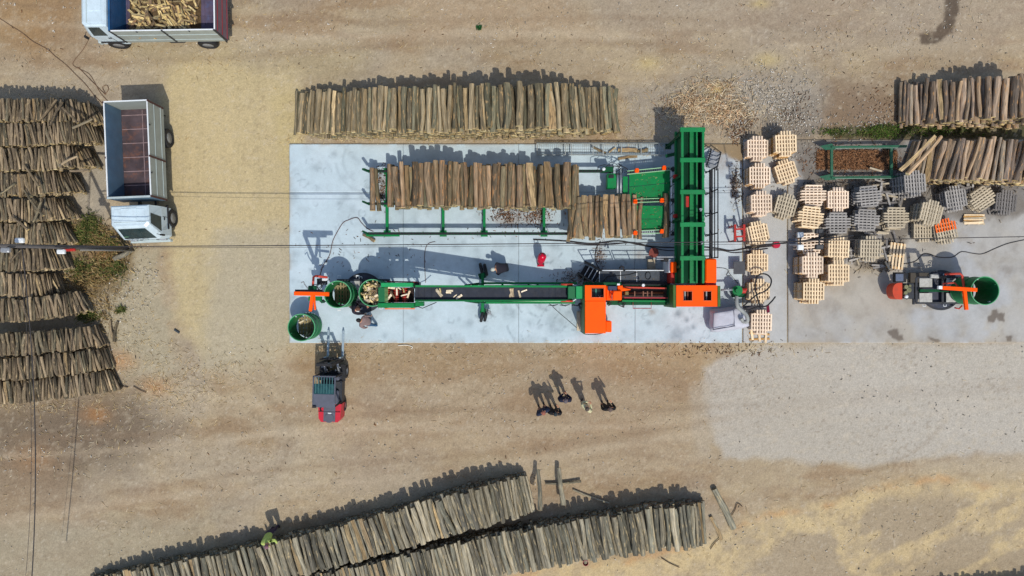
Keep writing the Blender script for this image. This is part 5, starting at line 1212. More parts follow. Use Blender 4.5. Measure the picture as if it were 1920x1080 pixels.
# ------------------------------------------------------------------ round green baskets
def ring_basket(px, py, zb_, h, r_, label, bands=True):
    """open drum without bottom; px, py is its rim centre in the photo"""
    c = P(px, py, zb_ + h); t = Thing('green_drum', (c.x, c.y, zb_), label, 'drum', 'open green sheet metal drums')
    b = MB().lathe([(r_, .0), (r_ + .006, .0), (r_ + .006, h), (r_ - .012, h), (r_ - .012, 0)], 44, (c.x, c.y, zb_), closed=True)
    t.part('drum_wall', b, BARREL, smooth=False)
    b = MB().lathe([(r_ + .02 + .018 * math.cos(a), h + .018 * math.sin(a)) for a in [i * math.pi / 3 for i in range(6)]], 44, (c.x, c.y, zb_), closed=True)
    t.part('drum_rim', b, mat('drum_rim_green', hexs(96, 176, 124), .45, 0, .1), smooth=True)
    for z_ in (.06, h * .55):
        b = MB().lathe([(r_ + .006, z_ - .02), (r_ + .03, z_ - .015), (r_ + .03, z_ + .015), (r_ + .006, z_ + .02)], 44, (c.x, c.y, zb_)); t.part('drum_band', b, BARREL)
    for k in range(4):
        a = .5 + k * math.pi / 2
        b = MB().box((c.x + (r_ - .04) * math.cos(a), c.y + (r_ - .04) * math.sin(a), zb_ + h - .15), (.05, .03, .16), rz=a); t.part('lug', b, WHITE if k % 2 else BARREL)
    return c, t
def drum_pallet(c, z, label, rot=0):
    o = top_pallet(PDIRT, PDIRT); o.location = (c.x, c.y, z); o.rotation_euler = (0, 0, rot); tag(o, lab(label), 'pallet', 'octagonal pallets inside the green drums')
cA, _ = ring_basket(565, 614, PT + .10, 1.2, .62, 'green drum standing alone on the corner of the concrete pad')
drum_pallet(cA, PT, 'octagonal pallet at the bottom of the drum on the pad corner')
cB, _ = ring_basket(633, 552, .72, 1.35, .6, 'green drum gripped under the orange beam of the filling frame')
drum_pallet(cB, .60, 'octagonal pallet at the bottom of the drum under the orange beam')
cC, _ = ring_basket(698, 549, .66, 1.35, .6, 'green drum heaped with split firewood under the conveyor hopper')
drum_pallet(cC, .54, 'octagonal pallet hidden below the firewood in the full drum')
cD, _ = ring_basket(1847, 545, .62, 1.5, .63, 'green drum on the idle frame standing on the grey apron')
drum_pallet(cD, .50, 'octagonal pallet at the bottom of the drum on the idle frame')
q = random.Random(77)
DRUMW = []
for k in range(110):
    a = q.uniform(0, 6.28); rd = .48 * math.sqrt(q.random()); lay = k // 36
    z_ = 1.52 + lay * .12 + .16 * (1 - rd / .5)
    p = Vector((cC.x + rd * math.cos(a), cC.y + rd * math.sin(a), z_))
    o = obj('firewood_piece', FW[k % 5] if k % 3 else FP[k % 4]); o.location = p; o.rotation_euler = (q.uniform(-.22, .22), q.uniform(-.5, .5), q.uniform(0, 3.14)); L_ = q.uniform(.26, .38); r_ = q.uniform(.04, .065); o.scale = (r_, L_, r_)
    sec = ['hopper', 'upper', 'beam', 'lower'][int(((a + .785) % 6.28) / 1.571) % 4]
    tag(o, 'x', 'firewood', 'split firewood heaped in the full drum'); DRUMW.append(o)
for k in range(7):
    o = obj('firewood_piece', FP[k % 4]); a = q.uniform(2.6, 4.8); c = cA if k < 4 else cD
    o.location = (c.x + .42 * math.cos(a if k < 4 else q.uniform(2, 4)), c.y + .42 * math.sin(a), (PT + .16) if k < 4 else .66); o.rotation_euler = (0, 0, q.uniform(0, 3)); o.scale = (.035, .26, .035)
    tag(o, lab('%s loose firewood stick left on the pallet inside the %s drum' % (ordw(k % 4 + 1), 'corner' if k < 4 else 'idle frame')), 'firewood', 'stray sticks left in the drums')

relabel(DRUMW, lambda o: -o.location.x, 'firewood stick heaped in the full drum, %s counted away from the hopper')
# ------------------------------------------------------------------ drum handling frames
def filler(px, py, s, BZ, label, idle):
    """px, py ground pixel of the turntable axis; s=+1: drum arm points to +x, -1: mirrored"""
    c = P(px, py, 0); t = Thing('drum_filler', c, label, 'filling machine', 'drum filling frames')
    X = lambda d: c.x + s * d
    t.part('turntable', MB().cyl((c.x, c.y, .30), .98, .06, 48).cyl((c.x, c.y, .17), .3, .22, 20), mat('turntable_steel', hexs(58, 64, 78), .55, .1, .25, 4, .4))
    t.part('turntable_ring', MB().lathe([(.9, .335), (.985, .335), (.985, .35), (.9, .35)], 48, (c.x, c.y, 0), closed=True), DSTEEL)
    for d0, d1, y in ((-1.3, 1.25, .62), (-1.3, 1.25, -.62)):
        t.part('frame_beam', MB().box(((X(d0) + X(d1)) / 2, c.y + y, .46), (d1 - d0, .1, .12), ch=.01), DSTEEL)
    for d in (-1.3, -.02, 1.25):
        t.part('frame_cross', MB().box((X(d), c.y, .46), (.12, 1.2, .12), ch=.01), DSTEEL)
    for d, w_ in ((-.86, .62), (.36, .46)):
        for y in (.36, -.36): t.part('tread_plate', MB().box((X(d), c.y + y, .53), (w_, .44, .03), ch=.008), PLATE)
    for d in (-.9, .1):
        for y in (.78, -.78):
            b = MB().tube([(X(d) - .07, c.y + y - .08 * (1 if y > 0 else -1), .48), (X(d) - .07, c.y + y, .48), (X(d) + .07, c.y + y, .48), (X(d) + .07, c.y + y - .08 * (1 if y > 0 else -1), .48)], .016, 6); t.part('lifting_eye', b, WHITE)
    t.part('centre_arm', MB().box((X(-.55), c.y - .02, .66), (1.4, .13, .12), ch=.01), DGREEN)
    t.part('drum_cradle', MB().box((X(.9), c.y, .42), (.9, 1.1, .1), ch=.01), GREEN)
    # the tall orange hoist
    yb_ = c.y + (.05)
    if idle:
        x0, x1 = X(-.15), X(1.05) 
    t_ = t
    return c, t, X
# idle machine on the apron: measured in photo pixels
c, fm, X = filler(1768 - 12, 544, 1, 3.2, 'idle drum filling frame with orange hoist and worn grey plates', True)
ob = fm.part('hoist_beam', MB().bar(P(1766, 539.5, 3.2), P(1831, 543.5, 3.2), .17, .14, ch=.015), ORANGE)
fm.part('hoist_arm', MB().bar(P(1808, 545, 3.08), P(1812, 581, 3.08), .15, .12, ch=.015), ORANGE)
pp = P(1829, 543.3, 3.12); fm.part('hoist_post', MB().box((pp.x, pp.y, 1.8), (.13, .13, 2.62)), DSTEEL)
fm.part('hoist_cap', MB().box(P(1762, 539, 3.2), (.17, .15, .13), ch=.01), WHITE)
fm.part('red_frame', MB().tube([P(1772, 514, 1.6), P(1800, 513, 1.6), P(1804, 517, 1.6), P(1808, 541, 1.6)], .055, 8), TUBER, smooth=True)
fm.part('red_frame', MB().tube([P(1768, 532, 1.2), P(1790, 530, 1.2), P(1799, 541, 1.2)], .04, 8), TUBER, smooth=True)
fm.part('red_frame', MB().tube([P(1790, 577, .6), P(1798, 579, .6), P(1804, 573, .6)], .035, 8), RED, smooth=True)
b = MB().lathe([(.03, 0), (.62, 0), (.62, .62), (.58, .66), (.03, .66)], 24, (0, 0, 0)); 
hb = MB()
a0 = P(1694, 546, 1.05)
n = 12; pts = [(a0.x, a0.y + .40)] + [(a0.x - .46 * math.sin(math.pi * (i + .5) / n) ** .5, a0.y + .40 * math.cos(math.pi * (i + .5) / n)) for i in range(n)] + [(a0.x, a0.y - .40)]
fm.part('engine_hood', MB().prism(pts[::-1], .4, .95), mat('engine_hood_red', hexs(196, 66, 34), .5, 0, .15, 3, .4, (.12, .06, .04)))
fm.part('engine_block', pbox(1695, 531, 1714, 560, .35, .8), DSTEEL)
for (x, y, r_) in ((1698, 538, .1), (1703, 544, .12), (1697, 549, .09), (1705, 536, .06)):
    fm.part('engine_part', MB().cyl(P(x, y, .85), r_, .14, 12), mat('brass_grey', hexs(130, 130, 96), .4, .4, .3, 6, .5, (.04, .05, .04)))
fm.part('filler_cap', MB().cyl(P(1699, 556, .85), .08, .12, 14), WHITE, smooth=True)
fm.part('radiator_frame', MB().box(P(1686.5, 520, 1.0), (.5, .48, .3), ch=.02), BLACK)
fm.part('radiator_core', MB().box(P(1686.5, 520.5, 1.16), (.36, .34, .03)), mat('radiator_blue_grey', hexs(96, 106, 124), .4, .2, .2, 20))
fm.part('dark_shelf', pbox(1707, 511, 1742, 530, .3, .5), mat('olive_brown_steel', hexs(70, 64, 54), .6, 0, .2))
fm.part('pale_box', MB().box(P(1752, 518, 1.0), (.4, .18, .12), rz=-.05, ch=.02), PLATE)
fm.part('side_shelf', pbox(1712, 560, 1716, 571, .4, .5), DSTEEL)
q = random.Random(3)
for k in range(8):
    x, y = 1760 + q.uniform(0, 26), 512 + q.uniform(0, 18); fm.part('hose', MB().tube([P(x + 5 * math.sin(t + k), y + 4 * math.cos(t * 1.3 + k), .9 + .1 * math.sin(t)) for t in [i * .6 for i in range(7)]], .018, 5), BLACK, smooth=True)
# working machine at the left end
c, fl, X = filler(682 + 2, 549, -1, 4.9, 'drum filling frame with tall orange hoist beneath the conveyor end', False)
fl.part('hoist_beam', MB().bar(P(552, 550, 4.95), P(617, 551.5, 4.95), .17, .14, ch=.015), ORANGE)
fl.part('hoist_arm', MB().bar(P(586, 553, 4.7), P(582, 583, 4.4), .13, .12, ch=.015), ORANGE)
fl.part('hoist_arm', MB().bar(P(589, 554, 4.6), P(591, 580, 4.1), .06, .08), ORANGE)
pp = P(554, 550, 4.88); fl.part('hoist_leg', MB().box((pp.x, pp.y, 2.65), (.14, .14, 4.46)), DSTEEL)
fl.part('green_bracket', pbox(578, 556, 602, 564, 2.0, 2.2), GREEN)
fl.part('dark_beam', MB().bar(P(554, 545, 4.5), P(604, 545, 4.5), .1, .14), BLACK)
fl.part('red_frame', MB().tube([P(586, 543, 2.2), P(588, 519, 2.2), P(592, 517.5, 2.2), P(614, 520, 2.2)], .055, 8), TUBER, smooth=True)
fl.part('valve_block', MB().box(P(586, 541, 2.3), (.36, .26, .2), ch=.03), DGREEN)
fl.part('black_shelf', pbox(594, 522, 612, 534, 1.0, 1.2), BLACK); fl.part('shelf_frame', MB().tube([P(594, 534, 1.3), P(611, 532, 1.3), P(611, 523, 1.3)], .02, 6), STEEL)
fl.part('pale_handle', MB().tube([P(565, 530, 2.4), P(569, 528, 2.5), P(571, 533, 2.4), P(578, 542, 2.3)], .03, 6), STEEL)
fl.part('dark_guard', MB().box(P(610, 524, 1.6), (.3, .12, .1), ch=.02), WHITE)
fl.part('side_plate', MB().bar(P(603, 563, 1.0), P(607, 567, 1.0), .1, .5), DGREEN)
for (x, y) in ((636, 517), (671, 517), (671, 584), (636, 582)):
    fl.part('white_bracket', MB().box(P(x, y, .5), (.16, .05, .05)).bar(P(x - 3, y, .48), P(x - 3, y + (4 if y < 550 else -4), .48), .02, .02).bar(P(x + 3, y, .48), P(x + 3, y + (4 if y < 550 else -4), .48), .02, .02), WHITE)
q = random.Random(9)
for k in range(6):
    x, y = 590 + q.uniform(0, 18), 536 + q.uniform(-6, 8); fl.part('hose', MB().tube([P(x + 5 * math.sin(t + k), y + 4 * math.cos(t * 1.3 + k), 1.6 + .1 * math.sin(t)) for t in [i * .6 for i in range(7)]], .018, 5), BLACK, smooth=True)

# ------------------------------------------------------------------ trucks
def wheel(t, M_, r_, w_, name='wheel', dual=False):
    b = MB().lathe([(r_ * .58, -w_ / 2), (r_ * .92, -w_ / 2), (r_, -w_ * .35), (r_, w_ * .35), (r_ * .92, w_ / 2), (r_ * .58, w_ / 2)], 26, closed=True)
    M2 = M_ @ Matrix.Rotation(R(90), 4, 'Y'); b.v = [tuple(M2 @ Vector(v)) for v in b.v]
    o = obj(name, b.mesh(name, BLACK, True), t); b = MB().lathe([(0, .0), (r_ * .25, w_ * .25), (r_ * .3, w_ * .1), (r_ * .5, w_ * .2), (r_ * .58, w_ * .45), (r_ * .58, -w_ * .45), (0, -w_ * .3)], 20)
    b.v = [tuple(M2 @ Vector(v)) for v in b.v]; obj('rim', b.mesh('rim', STEEL, True), o)
def ttruck(loc, rz_, W, L_, bedz, rimz, cabz, lab_, cab, m):
    """local +Y forward; origin on the ground below the middle of the bed"""
    e = D.objects.new('open_truck', None); COL.objects.link(e); e.location = loc; e.rotation_euler = (0, 0, rz_); tag(e, lab_, 'truck')
    def pt(name, b, mm, par=None, smooth=False, label=None): 
        o = obj(name, b.mesh(name, mm, smooth), par or e)
        if label: o['label'] = label
        return o
    hw, hl = W / 2, L_ / 2
    fl_ = pt('bed_floor', MB().box((0, 0, bedz - .04), (W - .04, L_ - .04, .08)), m['floor'])
    for y in [(-hl + .3) + i * (L_ - .4) / 6 for i in range(7)]: pt('floor_rib', MB().box((0, y, bedz + .012), (W - .1, .035, .02)), m['rib'], fl_)
    pt('floor_rib', MB().box((-.05, 0, bedz + .012), (.03, L_ - .1, .022)), m['rib'], fl_)
    for sx in (-1, 1):
        x = sx * hw
        s_ = pt('drop_side', MB().box((x, 0, (bedz - .1 + rimz) / 2), (.035, L_, rimz - bedz + .1)), [m['out']])
        pt('inner_lining', MB().box((x - sx * .022, 0, (bedz + rimz) / 2 - .01), (.008, L_ - .08, rimz - bedz - .04)), m['in'], s_)
        pt('top_edge', MB().box((x, 0, rimz + .012), (.055, L_ + .01, .03)), m['edge'], s_)
        for k in range(2): pt('side_rib', MB().box((x + sx * .025, 0, bedz + .2 + k * (rimz - bedz) * .45), (.02, L_ - .1, .03)), m['out2'], s_)
        for y in (-hl + .02, m.get('mid', 0), hl - .02):
            pt('stake_post', MB().box((x + sx * .025, y, (bedz + rimz) / 2), (.05, .08, rimz - bedz + .1)), m['post'], s_)
        for y in (-hl * .5, hl * .5): pt('latch', MB().box((x + sx * .03, y, rimz - .06), (.04, .05, .12)), DSTEEL, s_)
    tg = pt('tailgate', MB().box((0, -hl, (bedz - .15 + rimz) / 2), (W - .04, .035, rimz - bedz + .15)), m['gate'])
    pt('top_edge', MB().box((0, -hl, rimz + .014), (W, .055, .032)), m['edge'], tg)
    for k in range(3): pt('gate_rib', MB().box((0, -hl - .022, bedz + k * (rimz - bedz) * .4), (W - .1, .02, .035)), m['gaterib'], tg)
    hb_ = pt('headboard', MB().box((0, hl, (bedz + rimz) / 2 + m['hb'] / 2), (W, .05, rimz - bedz + m['hb'])), m['head'])
    pt('top_edge', MB().box((0, hl, rimz + m['hb'] + .012), (W + .01, .09, .03)), m['edge2'], hb_)
    # chassis
    for x in (-.4, .4): pt('chassis_rail', MB().box((x, .9, bedz - .28), (.1, L_ + 1.9, .2)), DSTEEL)
    pt('fuel_tank', MB().box((-hw + .35, .2, .75), (.5, .8, .45), ch=.06), DSTEEL); pt('mudguard', MB().box((0, -hl + .25, .75), (W - .2, .03, .5)), BLACK)
    pt('air_tank', MB().tube([(hw - .35, .1, .8), (hw - .35, .9, .8)], .16, 12), DSTEEL, smooth=True)
    ya = m['axle']
    for sx in (-1, 1):
        wheel(e, Matrix.Translation((sx * (hw - .12), -hl + ya, .46)), .46, .26); wheel(e, Matrix.Translation((sx * (hw - .42), -hl + ya, .46)), .46, .24)
        wheel(e, Matrix.Translation((sx * (cab['w'] / 2 - .10), hl + cab['wy'], .46)), .46, .26)
    # cab
    cw, cl, y0 = cab['w'] / 2, cab['l'], hl + cab['gap']; zt = cabz; zw = cab['zw']; zb_ = .62
    y1 = y0 + cl; ins = cab['ins']; fr = cab['fr']
    def hull(v0, v1, z0, z1):   # rings of (x half-width, ya, yb)
        pass
    low = MB(); ring = lambda w2, ya_, yb_, z: [(-w2, ya_, z), (-w2, yb_ - .16, z), (-w2 + .16, yb_, z), (w2 - .16, yb_, z), (w2, yb_ - .16, z), (w2, ya_, z)]
    R0 = ring(cw, y0, y1, zb_); R1 = ring(cw, y0, y1 + .03, zw); R2 = ring(cw - ins, y0 + .03, y1 - fr, zt - .06); R3 = ring(cw - ins - .07, y0 + .09, y1 - fr - .10, zt)
    vs = R0 + R1 + R2 + R3; fs = [tuple(range(5, -1, -1))] + [(r_ * 6 + i, r_ * 6 + (i + 1) % 6, (r_ + 1) * 6 + (i + 1) % 6, (r_ + 1) * 6 + i) for r_ in range(3) for i in range(6)] + [tuple(range(18, 24))]
    fs = [tuple(reversed(f)) for f in fs]
    cb = pt('cab', MB().add(vs, fs), CABW)
    bm = bmesh.new(); bm.from_mesh(cb.data); bmesh.ops.recalc_face_normals(bm, faces=bm.faces); bm.to_mesh(cb.data); bm.free()
    def win(name, a, b_, c_, d_, push, fr_=.0, mm=GLASS):
        vs = [Vector(v) for v in (a, b_, c_, d_)]; cen = sum(vs, Vector()) / 4; nn = (vs[1] - vs[0]).cross(vs[2] - vs[0]).normalized(); nn = nn if nn.dot(cen - Vector((0, (y0 + y1) / 2, (zw + zt) / 2))) > 0 else -nn
        o_ = [v + nn * push for v in vs]; i_ = [v - nn * .03 for v in vs]
        return pt(name, MB().add(o_ + i_, [(0, 1, 2, 3), (7, 6, 5, 4), (0, 4, 5, 1), (1, 5, 6, 2), (2, 6, 7, 3), (3, 7, 4, 0)]), mm, cb)
    Lp = lambda a, b_, t: Vector(a).lerp(Vector(b_), t)
    A, B_, C_, D_ = Vector(R1[2]), Vector(R1[3]), Vector(R2[3]), Vector(R2[2])
    q4 = lambda u, v: A.lerp(B_, u).lerp(D_.lerp(C_, u), v)
    ws = win('windscreen', q4(.05, .08), q4(.95, .08), q4(.93, .93), q4(.07, .93), .01)
    pt('sticker', MB().box(q4(.86 if not m.get('flip') else .14, .3) + Vector((0, .02, 0)), (.22, .015, .1), rx=-.3), mat('windscreen_sticker', hexs(140, 190, 150), .5), ws)
    for sx in (-1, 1):
        i1, i0 = (4, 5) if sx > 0 else (1, 0)
        A, B_, C_, D_ = Vector(R1[i1]), Vector(R1[i0]), Vector(R2[i0]), Vector(R2[i1])
        s4 = lambda u, v: A.lerp(B_, u).lerp(D_.lerp(C_, u), v)
        win('side_window', s4(.1, .1), s4(.62, .1), s4(.6, .9), s4(.08, .9), .012)
        pt('door_seam', MB().box((sx * (cw + .002), y1 - cl * .68, (zb_ + zw) / 2), (.012, .018, zw - zb_ - .1)), DSTEEL, cb)
        pt('door_handle', MB().box((sx * (cw + .015), y1 - cl * .62, zw - .18), (.03, .14, .05)), BLACK, cb)
        pt('wing_mirror', MB().box((sx * (cw + .16), y1 - .1, zw + .35), (.12, .08, .3), ch=.02).tube([(sx * (cw - .05), y1 - .15, zw + .45), (sx * (cw + .14), y1 - .1, zw + .45)], .015, 6), BLACK, cb)
        pt('headlight', MB().box((sx * (cw - .28), y1 + .02, .85), (.3, .08, .18), ch=.02), STEEL, cb)
        pt('wheel_arch', MB().box((sx * (cw - .02), hl + cab['wy'], .92), (.12, 1.15, .12), ch=.03), BLACK, cb)
    pt('roof_panel', MB().box((0, (y0 + y1 - fr) / 2 + .0, zt + .006), ((cw - ins) * 2 - .34, cl - fr - .42, .016), ch=.006), CABW, cb)
    pt('roof_hatch', MB().box((.02, (y0 + y1 - fr) / 2 - .05, zt + .02), (.7, cl * .42, .03), ch=.014), CABW, cb)
    pt('roof_rib', MB().box((0, y1 - fr - .26, zt + .014), ((cw - ins) * 2 - .3, .03, .03)), CABG, cb)
    pt('bumper', MB().box((0, y1 + .06, .6), (cw * 2 - .05, .14, .28), ch=.04), CABG, cb)
    for x in (-.35, -.1, .15, .4): pt('wiper' , MB().bar((x, y1 + .05, zw + .04), (x + .3, y1 + .0, zw + .28), .015, .012), BLACK, cb)
    return e
ttruck((-17.64 + .02, 6.36, 0), R(182.4), 1.98, 4.42, 1.05, 2.35, 2.42, 'small truck with white cab and empty rust-red dropside bed beside the cordwood',
       dict(w=1.98, l=1.48, gap=.34, wy=.80, zw=1.45, ins=.12, fr=.42), dict(floor=RUSTY, rib=mat('worn_floor_rib', hexs(150, 130, 130), .5, .2, .3), out=BOARDG, out2=CABG, edge=WHITE, edge2=CABG, post=mat('dark_maroon_post', hexs(70, 40, 42), .6), gate=BOARDG, gaterib=CABG, head=BLUEIN, hb=.06, axle=1.32, mid=.35, **{'in': BLUEIN}))
ttruck((-16.0, 12.95, 0), R(90.8), 2.35, 4.8, 1.15, 2.45, 2.62, 'truck with pale blue-white cab carrying a heap of split firewood, cut by the picture edge',
       dict(w=2.2, l=1.42, gap=.05, wy=.75, zw=1.6, ins=.1, fr=.28), dict(floor=LOADFLOOR, rib=LOADFLOOR, out=BOARDG, out2=CABG, edge=WHITE, edge2=NAVY, post=DSTEEL, gate=mat('maroon_grey_gate', hexs(112, 96, 108), .6, 0, .2), gaterib=mat('tailgate_red', hexs(160, 36, 44), .5), head=NAVY, hb=.02, axle=1.2, flip=1, **{'in': mat('inner_slate_blue', hexs(66, 78, 112), .6, 0, .25, 3, .5, (.1, .1, .11))}))
# load of split firewood on the second truck
q = random.Random(21)
mnd = MB(); ctr = P(302, 16, 0)
LOADW = []
for k in range(150):
    u, v = q.uniform(-1, 1), q.uniform(-1, 1)
    hgt = 1.25 + .75 * (1 - abs(u) ** 2.5) * (1 - .5 * abs(v) ** 3) * q.uniform(.55, 1.0)
    if k < 60: hgt = 1.25 + .5 * (1 - abs(u) ** 2.5)
    p = Vector((-16.5 + u * 1.6, 12.95 + v * .95, hgt))
    o = obj('firewood_piece', FW[k % 5]); o.location = p; o.rotation_euler = (q.uniform(-.45, .45), q.uniform(-.8, .8), q.gauss(.75, .7)); L_ = q.uniform(.35, .75); r_ = q.uniform(.05, .085); o.scale = (r_, L_, r_)
    zone = ['cab end', 'middle', 'tailgate end'][0 if u < -.33 else (1 if u < .33 else 2)]
    tag(o, 'x', 'firewood', 'split firewood loaded on the truck'); LOADW.append(o)
relabel(LOADW, lambda o: o.location.x, 'yellowish split firewood piece in the truck load, %s from the cab')
b = MB(); n1, n2 = 16, 8; vv = []
for i in range(n1):
    for j in range(n2):
        u, v = i / (n1 - 1) * 2 - 1, j / (n2 - 1) * 2 - 1; vv.append((-16.5 + u * 1.7, 12.95 + v * 1.08, 1.16 + .52 * (1 - abs(u) ** 2.5) * (1 - .5 * abs(v) ** 3)))
b.add(vv, [(i * n2 + j, (i + 1) * n2 + j, (i + 1) * n2 + j + 1, i * n2 + j + 1) for i in range(n1 - 1) for j in range(n2 - 1)])
tag(obj('bark_and_chips', b.mesh('bark_and_chips', mat('dark_chip_bed', hexs(84, 68, 46), .95, 0, .5, 14, .6, hexs(150, 120, 70), bump=.6))), 'dark chips and bark under the firewood load on the truck', kind='stuff')

# ------------------------------------------------------------------ forklift
fk = D.objects.new('forklift', None); COL.objects.link(fk); fk.location = P(630, 722, 0); fk.rotation_euler = (0, 0, R(-1.5)); tag(fk, 'red and grey forklift with raised steel forks pointing at the pad edge', 'forklift')
def fkp(name, b, m, par=None, smooth=False): return obj(name, b.mesh(name, m, smooth), par or fk)
fkp('counterweight', MB().prism([(-.52, -1.45), (-.40, -1.62), (.40, -1.62), (.52, -1.45), (.56, -.75), (-.56, -.75)], .25, 1.05), FRED)
fkp('rear_grille', MB().box((0, -1.2, 1.07), (.56, .78, .06), ch=.02), FGREY); fkp('rear_seam', MB().box((0, -1.12, 1.1), (1.04, .02, .015)), BLACK); fkp('rear_cap', MB().cyl((0, -1.42, 1.1), .22, .05, 20), FGREY); fkp('lamp_strip', MB().box((.02, -1.18, 1.11), (.16, .05, .03)), WHITE)
fkp('body', MB().box((0, -.25, .55), (1.02, 1.2, .65), ch=.06), DSTEEL); fkp('engine_cover', MB().box((0, -.45, .95), (.8, .7, .22), ch=.05), FGREY)
fkp('seat', MB().box((0, -.15, 1.12), (.48, .46, .12), ch=.04).box((0, -.4, 1.35), (.46, .1, .5), ch=.04), BLACK)
fkp('dashboard', MB().box((0, .5, .95), (.9, .2, .5), ch=.04), FGREY); fkp('steering_wheel', MB().lathe([(.17 + .018 * math.cos(a), .018 * math.sin(a)) for a in [i * 1.05 for i in range(6)]], 18, (-.1, .28, 1.25), closed=True), BLACK)
rf = fkp('roof', MB().box((0, -.42, 2.1), (1.06, .62, .05), ch=.02), FGREY)
fr_ = MB(); 
for x in (-.5, .5): fr_.box((x, .1, 2.1), (.06, 1.2, .06))
fr_.box((0, .70, 2.1), (1.06, .06, .06)); fkp('roof_frame', fr_, mat('roof_frame_grey', hexs(74, 80, 92), .5), rf)
fkp('roof_glass', MB().box((0, .12, 2.1), (.92, .48, .03)), TGLASS, rf)
for k in range(7): fkp('roof_bar', MB().box((-.38 + k * .127, .3, 2.13), (.03, .75, .03)), mat('roof_bar_teal', hexs(60, 104, 104), .4), rf)
fkp('roof_lamp', MB().box((-.42, -.7, 2.16), (.18, .1, .08), ch=.02), BLACK, rf)
for sx in (-1, 1):
    for y in (-.68, .68): fkp('roof_post', MB().bar((sx * .49, y, .85), (sx * .5, y, 2.08), .06, .06), BLACK)
    M_ = Matrix.Translation((sx * .5, .72, .32)); wheel(fk, M_, .32, .24); wheel(fk, Matrix.Translation((sx * .46, -.95, .27)), .27, .2)
    fkp('fender', MB().box((sx * .5, .72, .70), (.26, .8, .05), ch=.02), BLACK)
    ms = fkp('mast_rail', MB().box((sx * .3, 1.25, 1.15), (.1, .14, 2.1)), BLACK)
    fkp('tilt_cylinder', MB().tube([(sx * .32, .7, .7), (sx * .32, 1.2, 1.1)], .05, 10), STEEL, smooth=True)
    f = fkp('fork', MB().box((sx * .36, 2.0, .28), (.11, 1.15, .045), ch=.015).box((sx * .36, 1.44, .55), (.11, .045, .55)).prism([(sx * .36 - .055, 2.57), (sx * .36 + .055, 2.57), (sx * .36 + .03, 2.72), (sx * .36 - .03, 2.72)], .262, .295), mat('fork_steel', hexs(150, 168, 178), .45, .2, .1))
fkp('mast_crossbar', MB().box((0, 1.25, 2.2), (.72, .12, .08)), BLACK); fkp('mast_crossbar', MB().box((0, 1.25, 1.3), (.5, .06, .06)), BLACK)
fkp('carriage', MB().box((0, 1.38, .75), (1.0, .05, .1)).box((0, 1.38, .4), (1.0, .05, .1)), DSTEEL)
b = MB()
for k in range(8): b.box((-.46 + k * .131, 1.4, 1.05), (.02, .03, .55))
b.box((0, 1.4, 1.33), (.96, .03, .03)); fkp('load_guard', b, BLACK)
fkp('lift_cylinder', MB().tube([(0, 1.2, .3), (0, 1.2, 1.9)], .045, 10), STEEL, smooth=True)
fkp('hose_loop', MB().tube([(.1, 1.15, 2.2), (.14, 1.0, 2.3), (.12, .9, 1.9), (.1, .9, 1.2)], .02, 6).tube([(-.14, 1.15, 2.2), (-.16, 1.02, 2.3), (-.15, .92, 1.9)], .02, 6), BLACK)
for k in range(7): fkp('bright_fitting', MB().box((-.42 + k * .14, 1.0 + .12 * math.sin(k * 2.1), 1.0 + .1 * (k % 3)), (.08, .04, .03), rz=k), STEEL)
fkp('floor_mat', MB().box((0, .45, .60), (.9, .7, .04)), BLACK)
fkp('exhaust', MB().tube([(-.3, -.85, 1.0), (-.3, -.85, 1.6), (-.24, -1.0, 1.65)], .035, 8), BLACK)

